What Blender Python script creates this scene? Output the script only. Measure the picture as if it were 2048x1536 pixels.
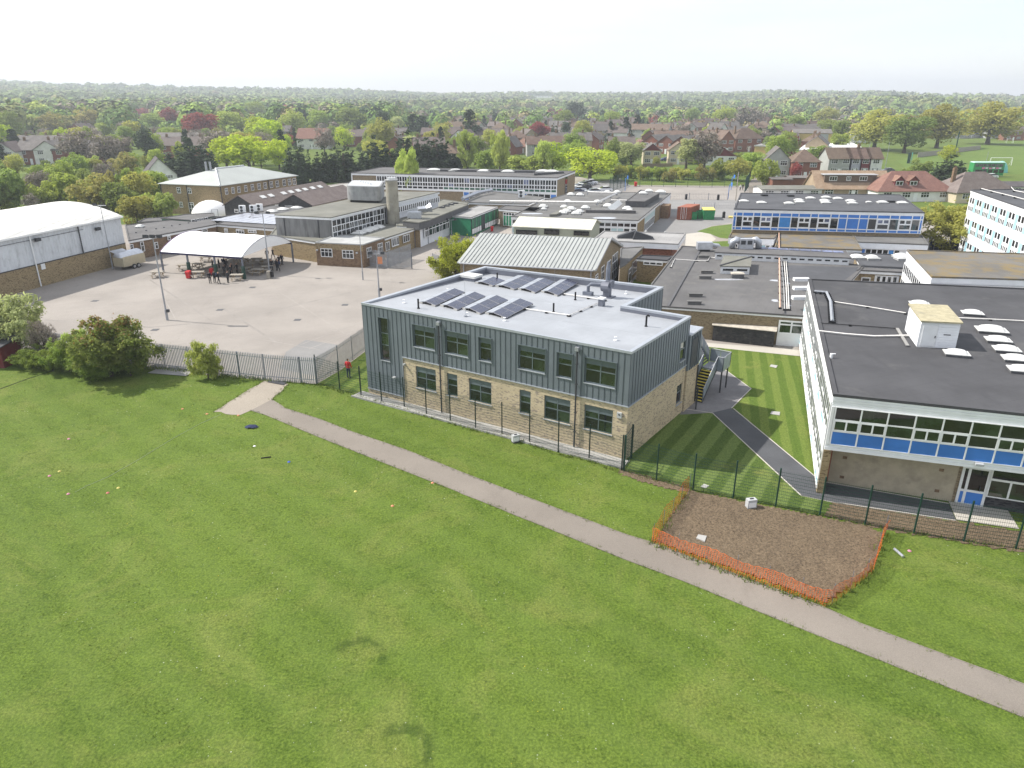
import bpy, math, random
import numpy as np
from mathutils import Vector, Matrix, noise as mnoise

for _o in list(bpy.data.objects): bpy.data.objects.remove(_o)
SC = bpy.context.scene
COL = SC.collection
R = math.radians
random.seed(7); np.random.seed(7)

# ------------------------------------------------------------------ camera
FPX, HOR, CAMH = 1460.0, 198.0, 22.0          # focal length in px of a 2048 wide frame, horizon row, height
PITCH = math.atan((768 - HOR) / FPX)
cam_d = bpy.data.cameras.new('camera'); cam = bpy.data.objects.new('camera', cam_d); COL.objects.link(cam)
cam_d.sensor_width = 36; cam_d.lens = 36 * FPX / 2048; cam_d.clip_start = 0.5; cam_d.clip_end = 20000
cam.location = (0, 0, CAMH); cam.rotation_euler = (math.pi / 2 - PITCH, 0, 0)
SC.camera = cam

# ------------------------------------------------------------------ light
SUN_EL, SUN_AZ = R(46), math.atan2(-0.967, 0.254)
world = bpy.data.worlds.new('World'); SC.world = world; world.use_nodes = True
wn = world.node_tree.nodes; wl = world.node_tree.links
sky = wn.new('ShaderNodeTexSky'); sky.sky_type = 'NISHITA'; sky.sun_disc = False
sky.sun_elevation = SUN_EL; sky.sun_rotation = SUN_AZ
sky.air_density = 1.0; sky.dust_density = 0.8; sky.ozone_density = 1.0; sky.altitude = 60
veil = wn.new('ShaderNodeMix'); veil.data_type = 'RGBA'; veil.inputs[7].default_value = (6.5,6.6,6.8,1)   # thin white cloud over the whole sky
vtc = wn.new('ShaderNodeTexCoord'); vmp = wn.new('ShaderNodeMapping'); vmp.inputs['Scale'].default_value = (1.2,1.2,7); vno = wn.new('ShaderNodeTexNoise'); vno.inputs['Scale'].default_value = 2.2; vno.inputs['Detail'].default_value = 6
vmr = wn.new('ShaderNodeMapRange'); vmr.inputs[1].default_value = .35; vmr.inputs[2].default_value = .65; vmr.inputs[3].default_value = .5; vmr.inputs[4].default_value = .8
wl.new(vtc.outputs['Generated'], vmp.inputs[0]); wl.new(vmp.outputs[0], vno.inputs['Vector']); wl.new(vno.outputs['Fac'], vmr.inputs[0]); wl.new(vmr.outputs[0], veil.inputs[0])
wl.new(sky.outputs[0], veil.inputs[6]); wl.new(veil.outputs[2], wn['Background'].inputs[0]); wn['Background'].inputs[1].default_value = 0.13
sd = bpy.data.lights.new('sun', 'SUN'); sun = bpy.data.objects.new('sun', sd); COL.objects.link(sun)
sd.energy = 4.7; sd.angle = R(0.7); sd.color = (1.0, 0.95, 0.87)
sdir = Vector((math.sin(SUN_AZ) * math.cos(SUN_EL), math.cos(SUN_AZ) * math.cos(SUN_EL), math.sin(SUN_EL)))
sun.rotation_euler = (-sdir).to_track_quat('-Z', 'Y').to_euler()
vs = SC.view_settings
vs.view_transform = 'Standard'; vs.look = 'None'; vs.gamma = 1.0; vs.use_curve_mapping = False
vs.exposure = 0.5
SC.cycles.max_bounces = 5; SC.cycles.diffuse_bounces = 2; SC.cycles.glossy_bounces = 2
SC.cycles.transparent_max_bounces = 6; SC.cycles.volume_bounces = 0; SC.cycles.transmission_bounces = 2
SC.cycles.caustics_reflective = False; SC.cycles.caustics_refractive = False

# ------------------------------------------------------------------ surveying helper: photograph row/column -> point at height z
def W(x, y, z=0.0):
    u = (x - 1024) / FPX; v = (768 - y) / FPX
    d = (u, math.cos(PITCH) + v * math.sin(PITCH), -math.sin(PITCH) + v * math.cos(PITCH))
    t = (z - CAMH) / d[2]
    return Vector((t * d[0], t * d[1], z))
def onwall(A, B, x, y):
    """distance along wall A->B and height, for the sight line through x,y"""
    u = (x - 1024) / FPX; v = (768 - y) / FPX
    d = Vector((u, math.cos(PITCH) + v * math.sin(PITCH), -math.sin(PITCH) + v * math.cos(PITCH)))
    A = Vector((A[0], A[1])); e = Vector((B[0], B[1])) - A; L = e.length; e /= L
    n = Vector((e.y, -e.x)); t = A.dot(n) / (d.x * n.x + d.y * n.y)
    p = Vector((d.x * t, d.y * t)); return (p - A).dot(e), CAMH + t * d.z

# ------------------------------------------------------------------ mesh helpers
class MB:
    def __init__(s): s.v = []; s.f = []; s.m = []
    def add(s, vs_, fs, m=0):
        b = len(s.v); s.v.extend([tuple(p) for p in vs_])
        for f in fs: s.f.append([b + i for i in f]); s.m.append(m)
    def box(s, x0, x1, y0, y1, z0, z1, m=0):
        s.add([(x0,y0,z0),(x1,y0,z0),(x1,y1,z0),(x0,y1,z0),(x0,y0,z1),(x1,y0,z1),(x1,y1,z1),(x0,y1,z1)],
              [(0,3,2,1),(4,5,6,7),(0,1,5,4),(1,2,6,5),(2,3,7,6),(3,0,4,7)], m)
    def obox(s, o, ex, ey, ez, m=0):
        o, ex, ey, ez = Vector(o), Vector(ex), Vector(ey), Vector(ez)
        c = [o, o+ex, o+ex+ey, o+ey]; c = c + [p+ez for p in c]
        s.add(c, [(0,3,2,1),(4,5,6,7),(0,1,5,4),(1,2,6,5),(2,3,7,6),(3,0,4,7)], m)
    def fbox(s, F, u0, u1, v0, v1, w0, w1, m=0):
        s.obox(F.p(u0, v0, w0), F.e * (u1-u0), -F.n * (w0-w1), Vector((0,0,v1-v0)), m)
    def prism(s, poly, z0, z1, m=0, mtop=None, bottom=True):
        poly = [(p[0], p[1]) for p in poly]
        if area(poly) < 0: poly = poly[::-1]
        n = len(poly)
        vs_ = [(x,y,z0) for x,y in poly] + [(x,y,z1) for x,y in poly]
        s.add(vs_, [(i,(i+1)%n,n+(i+1)%n,n+i) for i in range(n)], m)
        b = len(s.v) - 2*n
        s.f.append([b+n+i for i in range(n)]); s.m.append(m if mtop is None else mtop)
        if bottom: s.f.append([b+i for i in range(n-1,-1,-1)]); s.m.append(m)
    def poly(s, pts, m=0): s.add(pts, [tuple(range(len(pts)))], m)
    def tube(s, pts, r, n=6, m=0, cap=True):
        pts = [Vector(p) for p in pts]; k = len(pts)
        rr = r if isinstance(r, (list, tuple)) else [r]*k
        b = len(s.v); up = Vector((0.13,0.31,0.94))
        for i, p in enumerate(pts):
            t = (pts[min(i+1,k-1)] - pts[max(i-1,0)])
            if t.length < 1e-9: t = Vector((0,0,1))
            t.normalize(); a = t.cross(up if abs(t.dot(up)) < .95 else Vector((1,0,0))).normalized(); c = t.cross(a)
            for j in range(n):
                th = 2*math.pi*j/n; s.v.append(tuple(p + (a*math.cos(th) + c*math.sin(th))*rr[i]))
        for i in range(k-1):
            for j in range(n):
                s.f.append([b+i*n+j, b+i*n+(j+1)%n, b+(i+1)*n+(j+1)%n, b+(i+1)*n+j]); s.m.append(m)
        if cap:
            s.f.append([b+j for j in range(n)][::-1]); s.m.append(m)
            s.f.append([b+(k-1)*n+j for j in range(n)]); s.m.append(m)
    def cyl(s, c, r0, r1, z0, z1, n=16, m=0): s.tube([(c[0],c[1],z0),(c[0],c[1],z1)], [r0,r1], n, m)
    def build(s, name, mats, parent=None, smooth=False, origin=None):
        me = bpy.data.meshes.new(name)
        o = Vector(origin) if origin is not None else (Vector(ORG.get(parent.name, (0,0,0))) if parent else Vector((0,0,0)))
        me.from_pydata([(x-o.x, y-o.y, z-o.z) for x,y,z in s.v], [], s.f)
        if not isinstance(mats, (list, tuple)): mats = [mats]
        for m in mats: me.materials.append(M[m] if isinstance(m, str) else m)
        if len(mats) > 1: me.polygons.foreach_set('material_index', s.m)
        if smooth: me.polygons.foreach_set('use_smooth', [True]*len(me.polygons))
        me.update()
        return link(name, me, parent, o if parent is None else None)
ORG = {}
def link(name, me, parent=None, loc=None):
    ob = bpy.data.objects.new(name, me); COL.objects.link(ob)
    if parent is not None:
        ob.parent = parent; ORG[ob.name] = ORG.get(parent.name, (0,0,0))
    else:
        if loc is not None: ob.location = loc
        ORG[ob.name] = tuple(ob.location)
    return ob
def area(p): return 0.5*sum(p[i][0]*p[(i+1)%len(p)][1] - p[(i+1)%len(p)][0]*p[i][1] for i in range(len(p)))
def thing(name, label, cat, loc=(0,0,0), group=None, rz=0):
    o = bpy.data.objects.new(name, None); COL.objects.link(o); o.location = loc; o.rotation_euler.z = rz
    o.empty_display_size = .3
    ORG[o.name] = tuple(loc); return tag(o, label, cat, group)
def tag(o, label=None, cat=None, group=None, kind=None):
    if label: o['label'] = label
    if cat: o['category'] = cat
    if group: o['group'] = group
    if kind: o['kind'] = kind
    return o
def copy_tree(o, parent=None, small=False):
    c = o.copy(); COL.objects.link(c)
    if parent is not None: c.parent = parent
    for ch in o.children:
        if not (small and ch.name.split('.')[0] in ('window','door')): copy_tree(ch, c)
    return c
def place(proto, loc, rz=0, sc=1, label=None, group=None, used=set(), small=False):
    if proto.name in used: o = copy_tree(proto, None, small)
    else: o = proto; used.add(proto.name)
    o.location = loc; o.rotation_euler = (0,0,rz)
    o.scale = sc if isinstance(sc, (tuple, list, Vector)) else (sc,sc,sc)
    if label: o['label'] = label
    if group: o['group'] = group
    return o

class Fac:
    """a vertical wall plane from A to B (left to right seen from outside)"""
    def __init__(s, A, B):
        s.A = Vector((A[0],A[1],0)); s.B = Vector((B[0],B[1],0)); d = s.B - s.A; s.L = d.length; s.e = d/s.L; s.n = Vector((s.e.y,-s.e.x,0))
    def p(s, u, v, w=0): return s.A + s.e*u + s.n*w + Vector((0,0,v))
    def px(s, x, y): return onwall(s.A, s.B, x, y)
    def rect(s, x0, y0, x1, y1):
        """opening seen between top-left and bottom-right pixels"""
        a = s.px(x0, y0); b = s.px(x1, y1); return (a[0], b[0], b[1], a[1])
def wall_open(mb, F, z0, z1, ops, depth=.13, m=0, mr=None, u0=0, u1=None):
    u1 = F.L if u1 is None else u1
    us = sorted(set([u0,u1] + [x for o in ops for x in o[:2] if u0 < x < u1])); zs = sorted(set([z0,z1] + [x for o in ops for x in o[2:4] if z0 < x < z1]))
    for i in range(len(us)-1):
        for j in range(len(zs)-1):
            cu, cz = (us[i]+us[i+1])/2, (zs[j]+zs[j+1])/2
            if any(o[0]<cu<o[1] and o[2]<cz<o[3] for o in ops): continue
            mb.poly([F.p(us[i],zs[j]),F.p(us[i+1],zs[j]),F.p(us[i+1],zs[j+1]),F.p(us[i],zs[j+1])], m)
    mr = m if mr is None else mr
    for a,b,c,d in [o[:4] for o in ops]:
        q = [(a,c),(b,c),(b,d),(a,d)]
        for k in range(4):
            (p0,q0),(p1,q1) = q[k],q[(k+1)%4]
            mb.poly([F.p(p0,q0),F.p(p0,q0,-depth),F.p(p1,q1,-depth),F.p(p1,q1)], mr)
def window(th, F, u0, u1, v0, v1, xs=(0,1), zs=(0,1), fr=.06, bar=.05, w=-.08, fm='white', gm='glass', split=False, name='window', sill=None, pmats=None, dep=.05):
    """framed window: frame with bars (part) and panes under it (sub-parts)"""
    mb = MB(); W_, H_ = u1-u0, v1-v0
    mb.fbox(F,u0,u1,v0,v0+fr,w-dep,w); mb.fbox(F,u0,u1,v1-fr,v1,w-dep,w)
    mb.fbox(F,u0,u0+fr,v0+fr,v1-fr,w-dep,w); mb.fbox(F,u1-fr,u1,v0+fr,v1-fr,w-dep,w)
    X = [u0+fr/2+(W_-fr)*x for x in xs]; Z = [v0+fr/2+(H_-fr)*z for z in zs]
    for x in X[1:-1]: mb.fbox(F,x-bar/2,x+bar/2,v0+fr,v1-fr,w-dep+.004,w+.004)
    for z in Z[1:-1]:
        e = [u0+fr] + [x for x in X[1:-1]] + [u1-fr]
        for k in range(len(e)-1):
            mb.fbox(F,e[k]+(bar/2 if k else 0),e[k+1]-(bar/2 if k < len(e)-2 else 0),z-bar/2,z+bar/2,w-dep+.004,w+.004)
    if sill: mb.fbox(F,u0-.06,u1+.06,v0-.05,v0-.002,w-dep,sill)
    fo = mb.build(name, fm, th)
    pn = MB(); k = 0
    for i in range(len(X)-1):
        for j in range(len(Z)-1):
            q = pn if not split else MB()
            q.fbox(F,X[i]+.01,X[i+1]-.01,Z[j]+.01,Z[j+1]-.01,w-dep+.006,w-.02)
            if split: q.build('pane', (pmats(i,j) if pmats else gm) or gm, fo)
    if not split: pn.build('pane', gm, fo)
    return fo
def curtain(th, F, u0, u1, v0, v1, xs, zs, cell, bar=.07, w=.05, fm='white', split=True, name='window_wall', extra=None, pd=.035):
    """window wall: bars on grid lines; cell(i,j) -> material of the pane or panel, None for none"""
    mb = MB(); X = [u0+(u1-u0)*x for x in xs]; Z = [v0+(v1-v0)*z for z in zs]
    for x in X: mb.fbox(F,x-bar/2,x+bar/2,v0,v1,0.004,w)
    for z in Z:
        for k in range(len(X)-1): mb.fbox(F,X[k]+bar/2,X[k+1]-bar/2,max(v0,z-bar/2),min(v1,z+bar/2),0.004,w-.006)
    if extra: extra(mb, X, Z)
    fo = mb.build(name, fm, th); group = {}
    for i in range(len(X)-1):
        for j in range(len(Z)-1):
            m = cell(i,j)
            if m is None: continue
            q = MB() if split else group.setdefault(m, MB())
            q.fbox(F,X[i]+bar/2-.005,X[i+1]-bar/2+.005,Z[j]+bar/2-.005,Z[j+1]-bar/2+.005,0.006,w-pd)
            if split: q.build('pane' if m.startswith('glass') else 'panel', m, fo)
    for m, q in group.items(): q.build('pane' if m.startswith('glass') else 'panel', m, fo)
    return fo
def inset(poly, d):
    """offset polygon inwards by d (outwards for negative)"""
    p = [Vector((q[0],q[1])) for q in poly]
    flip = area(p) < 0
    if flip: p = p[::-1]
    n = len(p); out = []
    for i in range(n):
        a, b, c = p[i-1], p[i], p[(i+1)%n]
        e1 = (b-a).normalized(); e2 = (c-b).normalized(); n1 = Vector((-e1.y,e1.x)); n2 = Vector((-e2.y,e2.x))
        k = 1 + n1.dot(n2); out.append(b + (n1+n2)*(d/max(k,.3)))
    return out[::-1] if flip else out
def block(name, label, poly, z0, z1, wall='brick', roof='felt', fascia=('white',.35), over=.25, cat='building', kerb=.1, group=None):
    """flat-roofed building: wall, fascia, roof; poly in plan"""
    c = sum((Vector((p[0],p[1],0)) for p in poly), Vector())/len(poly); c.z = z0
    t = thing(name, label, cat, c, group)
    mb = MB(); mb.prism(inset(poly, over), z0-.3, z1-.06); mb.build('wall', wall, t)
    if fascia:
        mb = MB(); mb.prism(poly, z1-fascia[1], z1-.05); mb.build('fascia', fascia[0], t)
    mb = MB(); o = inset(poly, -.04)
    mb.prism(o, z1-.05, z1)
    if kerb:
        i1 = inset(poly, .0); i2 = inset(poly, .16); n = len(poly)
        for k in range(n):
            a,b,c_,d = i1[k],i1[(k+1)%n],i2[(k+1)%n],i2[k]
            if area([a,b,c_,d]) < 0: a,b,c_,d = d,c_,b,a
            mb.add([(a[0],a[1],z1+.001),(b[0],b[1],z1+.001),(c_[0],c_[1],z1+.001),(d[0],d[1],z1+.001),(a[0],a[1],z1+kerb),(b[0],b[1],z1+kerb),(c_[0],c_[1],z1+kerb),(d[0],d[1],z1+kerb)],
                   [(4,5,6,7),(0,1,5,4),(1,2,6,5),(2,3,7,6),(3,0,4,7)])
    mb.build('roof', roof, t)
    return t
def WP(pts, z): return [W(x,y,z) for x,y in pts]
def F2(x, s=1): return x
# ------------------------------------------------------------------ materials
M = {}
def srgb(h):
    h = h.lstrip('#'); c = [int(h[i:i+2],16)/255 for i in (0,2,4)]
    return tuple(x/12.92 if x <= .04045 else ((x+.055)/1.055)**2.4 for x in c)
class NT:
    def __init__(s, name):
        s.m = bpy.data.materials.new(name); s.m.use_nodes = True; s.t = s.m.node_tree; s.n = s.t.nodes; s.b = s.n['Principled BSDF']
        s.pos = s.n.new('ShaderNodeNewGeometry').outputs['Position']
    def lk(s, a, b): s.t.links.new(a, b)
    def mapped(s, sc=(1,1,1), rot=0, loc=(0,0,0)):
        if sc == (1,1,1) and rot == 0: return s.pos
        n = s.n.new('ShaderNodeMapping'); n.inputs['Scale'].default_value = sc; n.inputs['Rotation'].default_value = (0,0,rot); n.inputs['Location'].default_value = loc
        s.lk(s.pos, n.inputs[0]); return n.outputs[0]
    def noise(s, scale, detail=4, st=(1,1,1), rough=.55, rot=0, dist=0):
        n = s.n.new('ShaderNodeTexNoise'); s.lk(s.mapped(st, rot), n.inputs['Vector'])
        n.inputs['Scale'].default_value = scale; n.inputs['Detail'].default_value = detail; n.inputs['Roughness'].default_value = rough; n.inputs['Distortion'].default_value = dist
        return n.outputs['Fac']
    def voro(s, scale, st=(1,1,1), out='Color', rot=0):
        n = s.n.new('ShaderNodeTexVoronoi'); s.lk(s.mapped(st, rot), n.inputs['Vector']); n.inputs['Scale'].default_value = scale; return n.outputs[out]
    def ramp(s, fac, lo, hi):
        n = s.n.new('ShaderNodeMapRange'); s.lk(fac, n.inputs[0]); n.inputs[1].default_value = lo; n.inputs[2].default_value = hi; n.interpolation_type = 'SMOOTHSTEP'; return n.outputs[0]
    def math(s, op, a, b=0.0, c=0.0):
        n = s.n.new('ShaderNodeMath'); n.operation = op
        for k, x in enumerate((a,b,c)):
            if isinstance(x, (int,float)): n.inputs[k].default_value = x
            else: s.lk(x, n.inputs[k])
        return n.outputs[0]
    def mix(s, fac, a, b, blend='MIX'):
        n = s.n.new('ShaderNodeMix'); n.data_type = 'RGBA'; n.blend_type = blend
        for k, x in ((0,fac),(6,a),(7,b)):
            if isinstance(x, (int,float)): n.inputs[k].default_value = x
            elif isinstance(x, tuple): n.inputs[k].default_value = (*x[:3],1)
            else: s.lk(x, n.inputs[k])
        return n.outputs[2]
    def bump(s, h, strength=.5, dist=.05):
        n = s.n.new('ShaderNodeBump'); n.inputs['Strength'].default_value = strength; n.inputs['Distance'].default_value = dist; s.lk(h, n.inputs['Height']); s.lk(n.outputs[0], s.b.inputs['Normal'])
    def done(s, col=None, rough=.85, metal=0, spec=.3):
        if col is not None:
            if isinstance(col, tuple): s.b.inputs['Base Color'].default_value = (*col,1)
            else: s.lk(col, s.b.inputs['Base Color'])
        s.b.inputs['Roughness'].default_value = rough; s.b.inputs['Metallic'].default_value = metal; s.b.inputs['Specular IOR Level'].default_value = spec
        M[s.m.name] = s.m; return s.m
def plain(name, c, rough=.7, metal=0, spec=.3, var=.12, vs_=2.5, st=(1,1,1), dirt=None, bump=0, grain=0):
    n = NT(name); f = n.noise(vs_, 5, st)
    col = n.mix(n.ramp(f, .3, .7), tuple(x*(1-var) for x in c), tuple(min(1,x*(1+var)) for x in c))
    if grain: col = n.mix(grain, col, n.mix(n.noise(60, 2), (0,0,0), tuple(min(1,2*x) for x in c)))
    if dirt:
        dc, dscale, lo, hi, dst = dirt
        col = n.mix(n.ramp(n.noise(dscale, 6, dst, .65), lo, hi), col, dc)
    if bump: n.bump(n.noise(vs_*8, 4, st), bump, .03)
    return n.done(col, rough, metal, spec)
def rand_tint(n, col, amt=.25, hue=.03):
    oi = n.n.new('ShaderNodeObjectInfo'); h = n.n.new('ShaderNodeHueSaturation')
    n.lk(n.math('MULTIPLY_ADD', oi.outputs['Random'], 2*hue, .5-hue), h.inputs['Hue'])
    n.lk(n.math('MULTIPLY_ADD', n.math('FRACT', n.math('MULTIPLY', oi.outputs['Random'], 7.31)), 2*amt, 1-amt), h.inputs['Value'])
    n.lk(col, h.inputs['Color']); return h.outputs[0]

# --- ground
def grass_mat(name, rings=False, base=((.048,.084,.010),(.096,.140,.020)), dry=(.205,.205,.062), daisies=True):
    n = NT(name)
    c = n.mix(n.ramp(n.noise(.075, 6, rough=.62), .34, .66), *base)
    c = n.mix(n.math('MULTIPLY', n.ramp(n.noise(.8, 6, rough=.68), .42, .75), .6), c, tuple(x*1.5 for x in base[1]))
    c = n.mix(n.math('MULTIPLY', n.ramp(n.noise(.15, 7, (1,1,1), .70, dist=1.4), .45, .70), .7), c, dry)
    c = n.mix(n.math('MULTIPLY', n.ramp(n.noise(1.7, 6, rough=.7), .62, .8), .22), c, (.17,.15,.06))
    fine = n.noise(9, 6, rough=.75); tuft = n.noise(2.6, 4, rough=.7)
    c = n.mix(n.ramp(fine, .3, .72), n.mix(.6, c, (.022,.048,.006)), n.mix(.40, c, (.24,.33,.055)))
    c = n.mix(n.math('MULTIPLY', n.ramp(tuft, .50, .3), .45), c, (.022,.048,.007))
    mow = n.n.new('ShaderNodeTexWave'); n.lk(n.mapped((1,1,1), R(-49)), mow.inputs[0]); mow.inputs['Scale'].default_value = .13; mow.inputs['Distortion'].default_value = 1.2; mow.inputs['Detail'].default_value = 3
    c = n.mix(n.math('MULTIPLY', mow.outputs['Fac'], .16), c, (.15,.21,.05))
    if rings:
        sx = n.n.new('ShaderNodeSeparateXYZ'); n.lk(n.pos, sx.inputs[0])
        for (cx,cy,r,w,ax,ay) in rings:
            dx = n.math('SUBTRACT', sx.outputs[0], cx); dy = n.math('SUBTRACT', sx.outputs[1], cy)
            d = n.math('SQRT', n.math('ADD', n.math('MULTIPLY',dx,dx), n.math('MULTIPLY',dy,dy)))
            wob = n.math('MULTIPLY_ADD', n.noise(1.1, 3), .9, -.45)
            e = n.math('ABSOLUTE', n.math('ADD', n.math('SUBTRACT', d, r), wob))
            k = n.ramp(e, w, w*.25)
            side = n.ramp(n.math('DIVIDE', n.math('ADD', n.math('MULTIPLY',dx,ax), n.math('MULTIPLY',dy,ay)), r), -.25, .35)
            k = n.math('MULTIPLY', n.math('MULTIPLY', k, side), n.ramp(n.noise(2.2,4), .3, .55))
            c = n.mix(n.math('MULTIPLY', k, .5), c, (.010,.032,.005))
    if daisies:
        v = n.voro(3.1, out='Distance'); ms = n.math('MULTIPLY', n.ramp(n.noise(.13, 4), .40, .62), n.ramp(n.noise(1.4, 3), .45, .6))
        c = n.mix(n.math('MULTIPLY', n.math('MULTIPLY', n.ramp(v, .10, .06), ms), .75), c, (.75,.76,.66))
        v2 = n.voro(2.1, out='Distance'); ms2 = n.math('MULTIPLY', n.ramp(n.noise(.07, 3), .46, .6), n.ramp(n.noise(.9, 3), .48, .6))
        c = n.mix(n.math('MULTIPLY', n.math('MULTIPLY', n.ramp(v2, .06, .04), ms2), .7), c, (.7,.55,.03))
    n.bump(n.math('ADD', fine, n.math('MULTIPLY', tuft, 1.5)), .6, .07)
    return n.done(c, .9, 0, .12)
def ringw(x, y): p = W(x, y); return p.x, p.y
_r1 = ringw(716,1316); _r2 = ringw(800,1500)
grass_mat('grass', rings=[(_r1[0],_r1[1],1.1,.3,.35,1.0),(_r2[0],_r2[1],1.05,.32,.6,.7)])
grass_mat('grass_far', base=((.055,.085,.02),(.10,.135,.035)), daisies=False)
grass_mat('grass_pitch', base=((.085,.14,.035),(.12,.18,.048)), daisies=False, dry=(.16,.2,.06))
def stripe_mat(name, ang, period, a, b, jit=0):
    n = NT(name)
    sx = n.n.new('ShaderNodeSeparateXYZ'); n.lk(n.mapped((1,1,1), ang), sx.inputs[0])
    wv = n.math('SINE', n.math('MULTIPLY_ADD', n.noise(1.2, 2), .9, n.math('MULTIPLY', sx.outputs[0], 2*math.pi/period)))
    c = n.mix(n.ramp(wv, -.25, .25), a, b)
    fine = n.noise(11, 5, rough=.7)
    c = n.mix(n.ramp(n.noise(.35, 5), .56, .8), c, (.21,.21,.06))
    c = n.mix(n.ramp(fine, .3, .72), n.mix(.45, c, (.02,.04,.006)), n.mix(.28, c, (.26,.34,.08)))
    n.bump(fine, .4, .04); return n.done(c, .9, 0, .12)
stripe_mat('lawn_diagonal', R(31), 1.5, (.042,.076,.016), (.115,.160,.048))
stripe_mat('lawn_straight', R(15), 1.25, (.070,.118,.016), (.135,.180,.036))
def tarmac(name, c, var=.14, stain=.5, seams=None, grain=.35, sc=1):
    n = NT(name)
    col = n.mix(n.ramp(n.noise(.12*sc, 5, rough=.6), .3, .7), tuple(x*(1-var) for x in c), tuple(x*(1+var) for x in c))
    col = n.mix(n.math('MULTIPLY', n.ramp(n.noise(.5*sc, 6, (1,.35,1), .7), .55, .8), stain), col, tuple(x*.62 for x in c))
    col = n.mix(n.math('MULTIPLY', n.ramp(n.noise(.33*sc, 5, (.3,1,1), .7), .6, .8), stain*.7), col, tuple(min(.9,x*1.25) for x in c))
    col = n.mix(grain, col, n.mix(n.ramp(n.noise(28, 4, rough=.8), .3, .7), tuple(x*.55 for x in c), tuple(min(.95,x*1.4) for x in c)))
    if seams:
        w = n.n.new('ShaderNodeTexWave'); n.lk(n.mapped((1,1,1), seams[0]), w.inputs[0]); w.inputs['Scale'].default_value = seams[1]; w.inputs['Distortion'].default_value = .4; w.wave_profile = 'SAW'
        col = n.mix(n.math('MULTIPLY', n.ramp(w.outputs['Fac'], .985, .998), .4), col, tuple(x*.45 for x in c))
    n.bump(n.noise(40, 3), .25, .01); return n.done(col, .9, 0, .2)
tarmac('tarmac_play', (.285,.260,.236), var=.16, stain=.75, seams=(R(62), .085))
tarmac('tarmac_patch', (.235,.23,.225), stain=.7)
tarmac('tarmac_path', (.215,.190,.164), var=.16, stain=.7)
tarmac('tarmac_new', (.085,.088,.096), var=.3, stain=.8, grain=.6, sc=3)
tarmac('gravel', (.30,.265,.22), var=.2, grain=.6)
tarmac('paving', (.30,.295,.285), var=.22, stain=.6, sc=2.5)
tarmac('concrete', (.37,.365,.35), var=.12, stain=.4, sc=2)
tarmac('concrete_pad', (.44,.415,.37), var=.08, stain=.3, sc=2)
tarmac('terrace', (.185,.18,.185), var=.4, stain=1.0, grain=.6, sc=3.5)
tarmac('edging', (.48,.45,.41), var=.12)
tarmac('asphalt_road', (.20,.195,.195), var=.15)
def soil():
    n = NT('soil'); a = n.noise(3.2, 8, rough=.8); b = n.noise(10, 8, rough=.85)
    c = n.mix(n.ramp(n.noise(.3, 4), .35, .65), (.225,.168,.108), (.165,.122,.080))
    c = n.mix(n.ramp(b, .36, .66), n.mix(.85, c, (.045,.034,.024)), n.mix(.55, c, (.30,.23,.155)))
    c = n.mix(n.ramp(n.voro(7, out='Distance'), .05, .02), c, (.33,.30,.25))
    n.bump(n.math('ADD', a, b), .8, .07); return n.done(c, .95, 0, .1)
soil()
# --- walls and roofs
def brickm(name, a, b, dark, amt=.35, sc=1):
    n = NT(name)
    v = n.n.new('ShaderNodeSeparateXYZ'); n.lk(n.voro(1, (6*sc,6*sc,17*sc)), v.inputs[0])
    c = n.mix(v.outputs[0], a, b); c = n.mix(n.ramp(v.outputs[1], 1-amt, 1-amt+.12), c, dark)
    c = n.mix(n.math('MULTIPLY', n.ramp(n.noise(.5, 5, (1,1,1.6)), .45, .75), .35), c, tuple(x*.72 for x in a))
    n.bump(v.outputs[2], .2, .01); return n.done(c, .9, 0, .15)
brickm('brick_new', (.47,.385,.262), (.55,.46,.32), (.28,.235,.195), .25)
brickm('brick', (.27,.205,.115), (.35,.275,.165), (.17,.125,.075), .28)
brickm('brick_tan', (.25,.195,.125), (.30,.245,.165), (.19,.15,.10), .3)
brickm('brick_brown', (.20,.135,.085), (.26,.18,.115), (.13,.085,.06), .3)
brickm('brick_red', (.25,.105,.07), (.33,.15,.10), (.16,.07,.05), .3)
brickm('brick_dark', (.05,.05,.055), (.085,.083,.085), (.03,.03,.034), .4)
plain('render_tan', (.42,.365,.272), .95, var=.16, vs_=1.5, dirt=((.30,.262,.20),.8,.5,.75,(1,1,1)), bump=.5, grain=.3)
plain('cladding', (.142,.165,.187), .5, 0, .4, var=.06, vs_=.8)
plain('cladding_seam', (.055,.070,.085), .5, 0, .4, var=.05)
def membranem():
    n = NT('membrane'); c = (.315,.33,.355)
    col = n.mix(n.ramp(n.noise(.35, 6, rough=.65), .3, .7), tuple(x*.9 for x in c), tuple(x*1.08 for x in c))
    for rot,sc in ((R(31),.5),(R(-59),.07)):
        w = n.n.new('ShaderNodeTexWave'); n.lk(n.mapped((1,1,1), rot), w.inputs[0]); w.inputs['Scale'].default_value = sc; w.wave_profile = 'SAW'; w.inputs['Distortion'].default_value = .08
        col = n.mix(n.math('MULTIPLY', n.ramp(w.outputs['Fac'], .955, .985), .35), col, tuple(x*.72 for x in c))
    col = n.mix(n.math('MULTIPLY', n.ramp(n.noise(.5, 7, (.35,1,1), .7, R(30)), .55, .75), .6), col, tuple(x*1.28 for x in c))
    col = n.mix(n.math('MULTIPLY', n.ramp(n.noise(1.3, 6, rough=.7), .6, .78), .4), col, (.235,.235,.235))
    n.done(col, .5, 0, .4)
membranem()
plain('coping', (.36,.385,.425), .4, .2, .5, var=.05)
plain('upstand', (.155,.165,.20), .5, .1, .4, var=.06)
plain('frame_grey', (.125,.155,.17), .4, .2, .5, var=.05)
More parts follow.
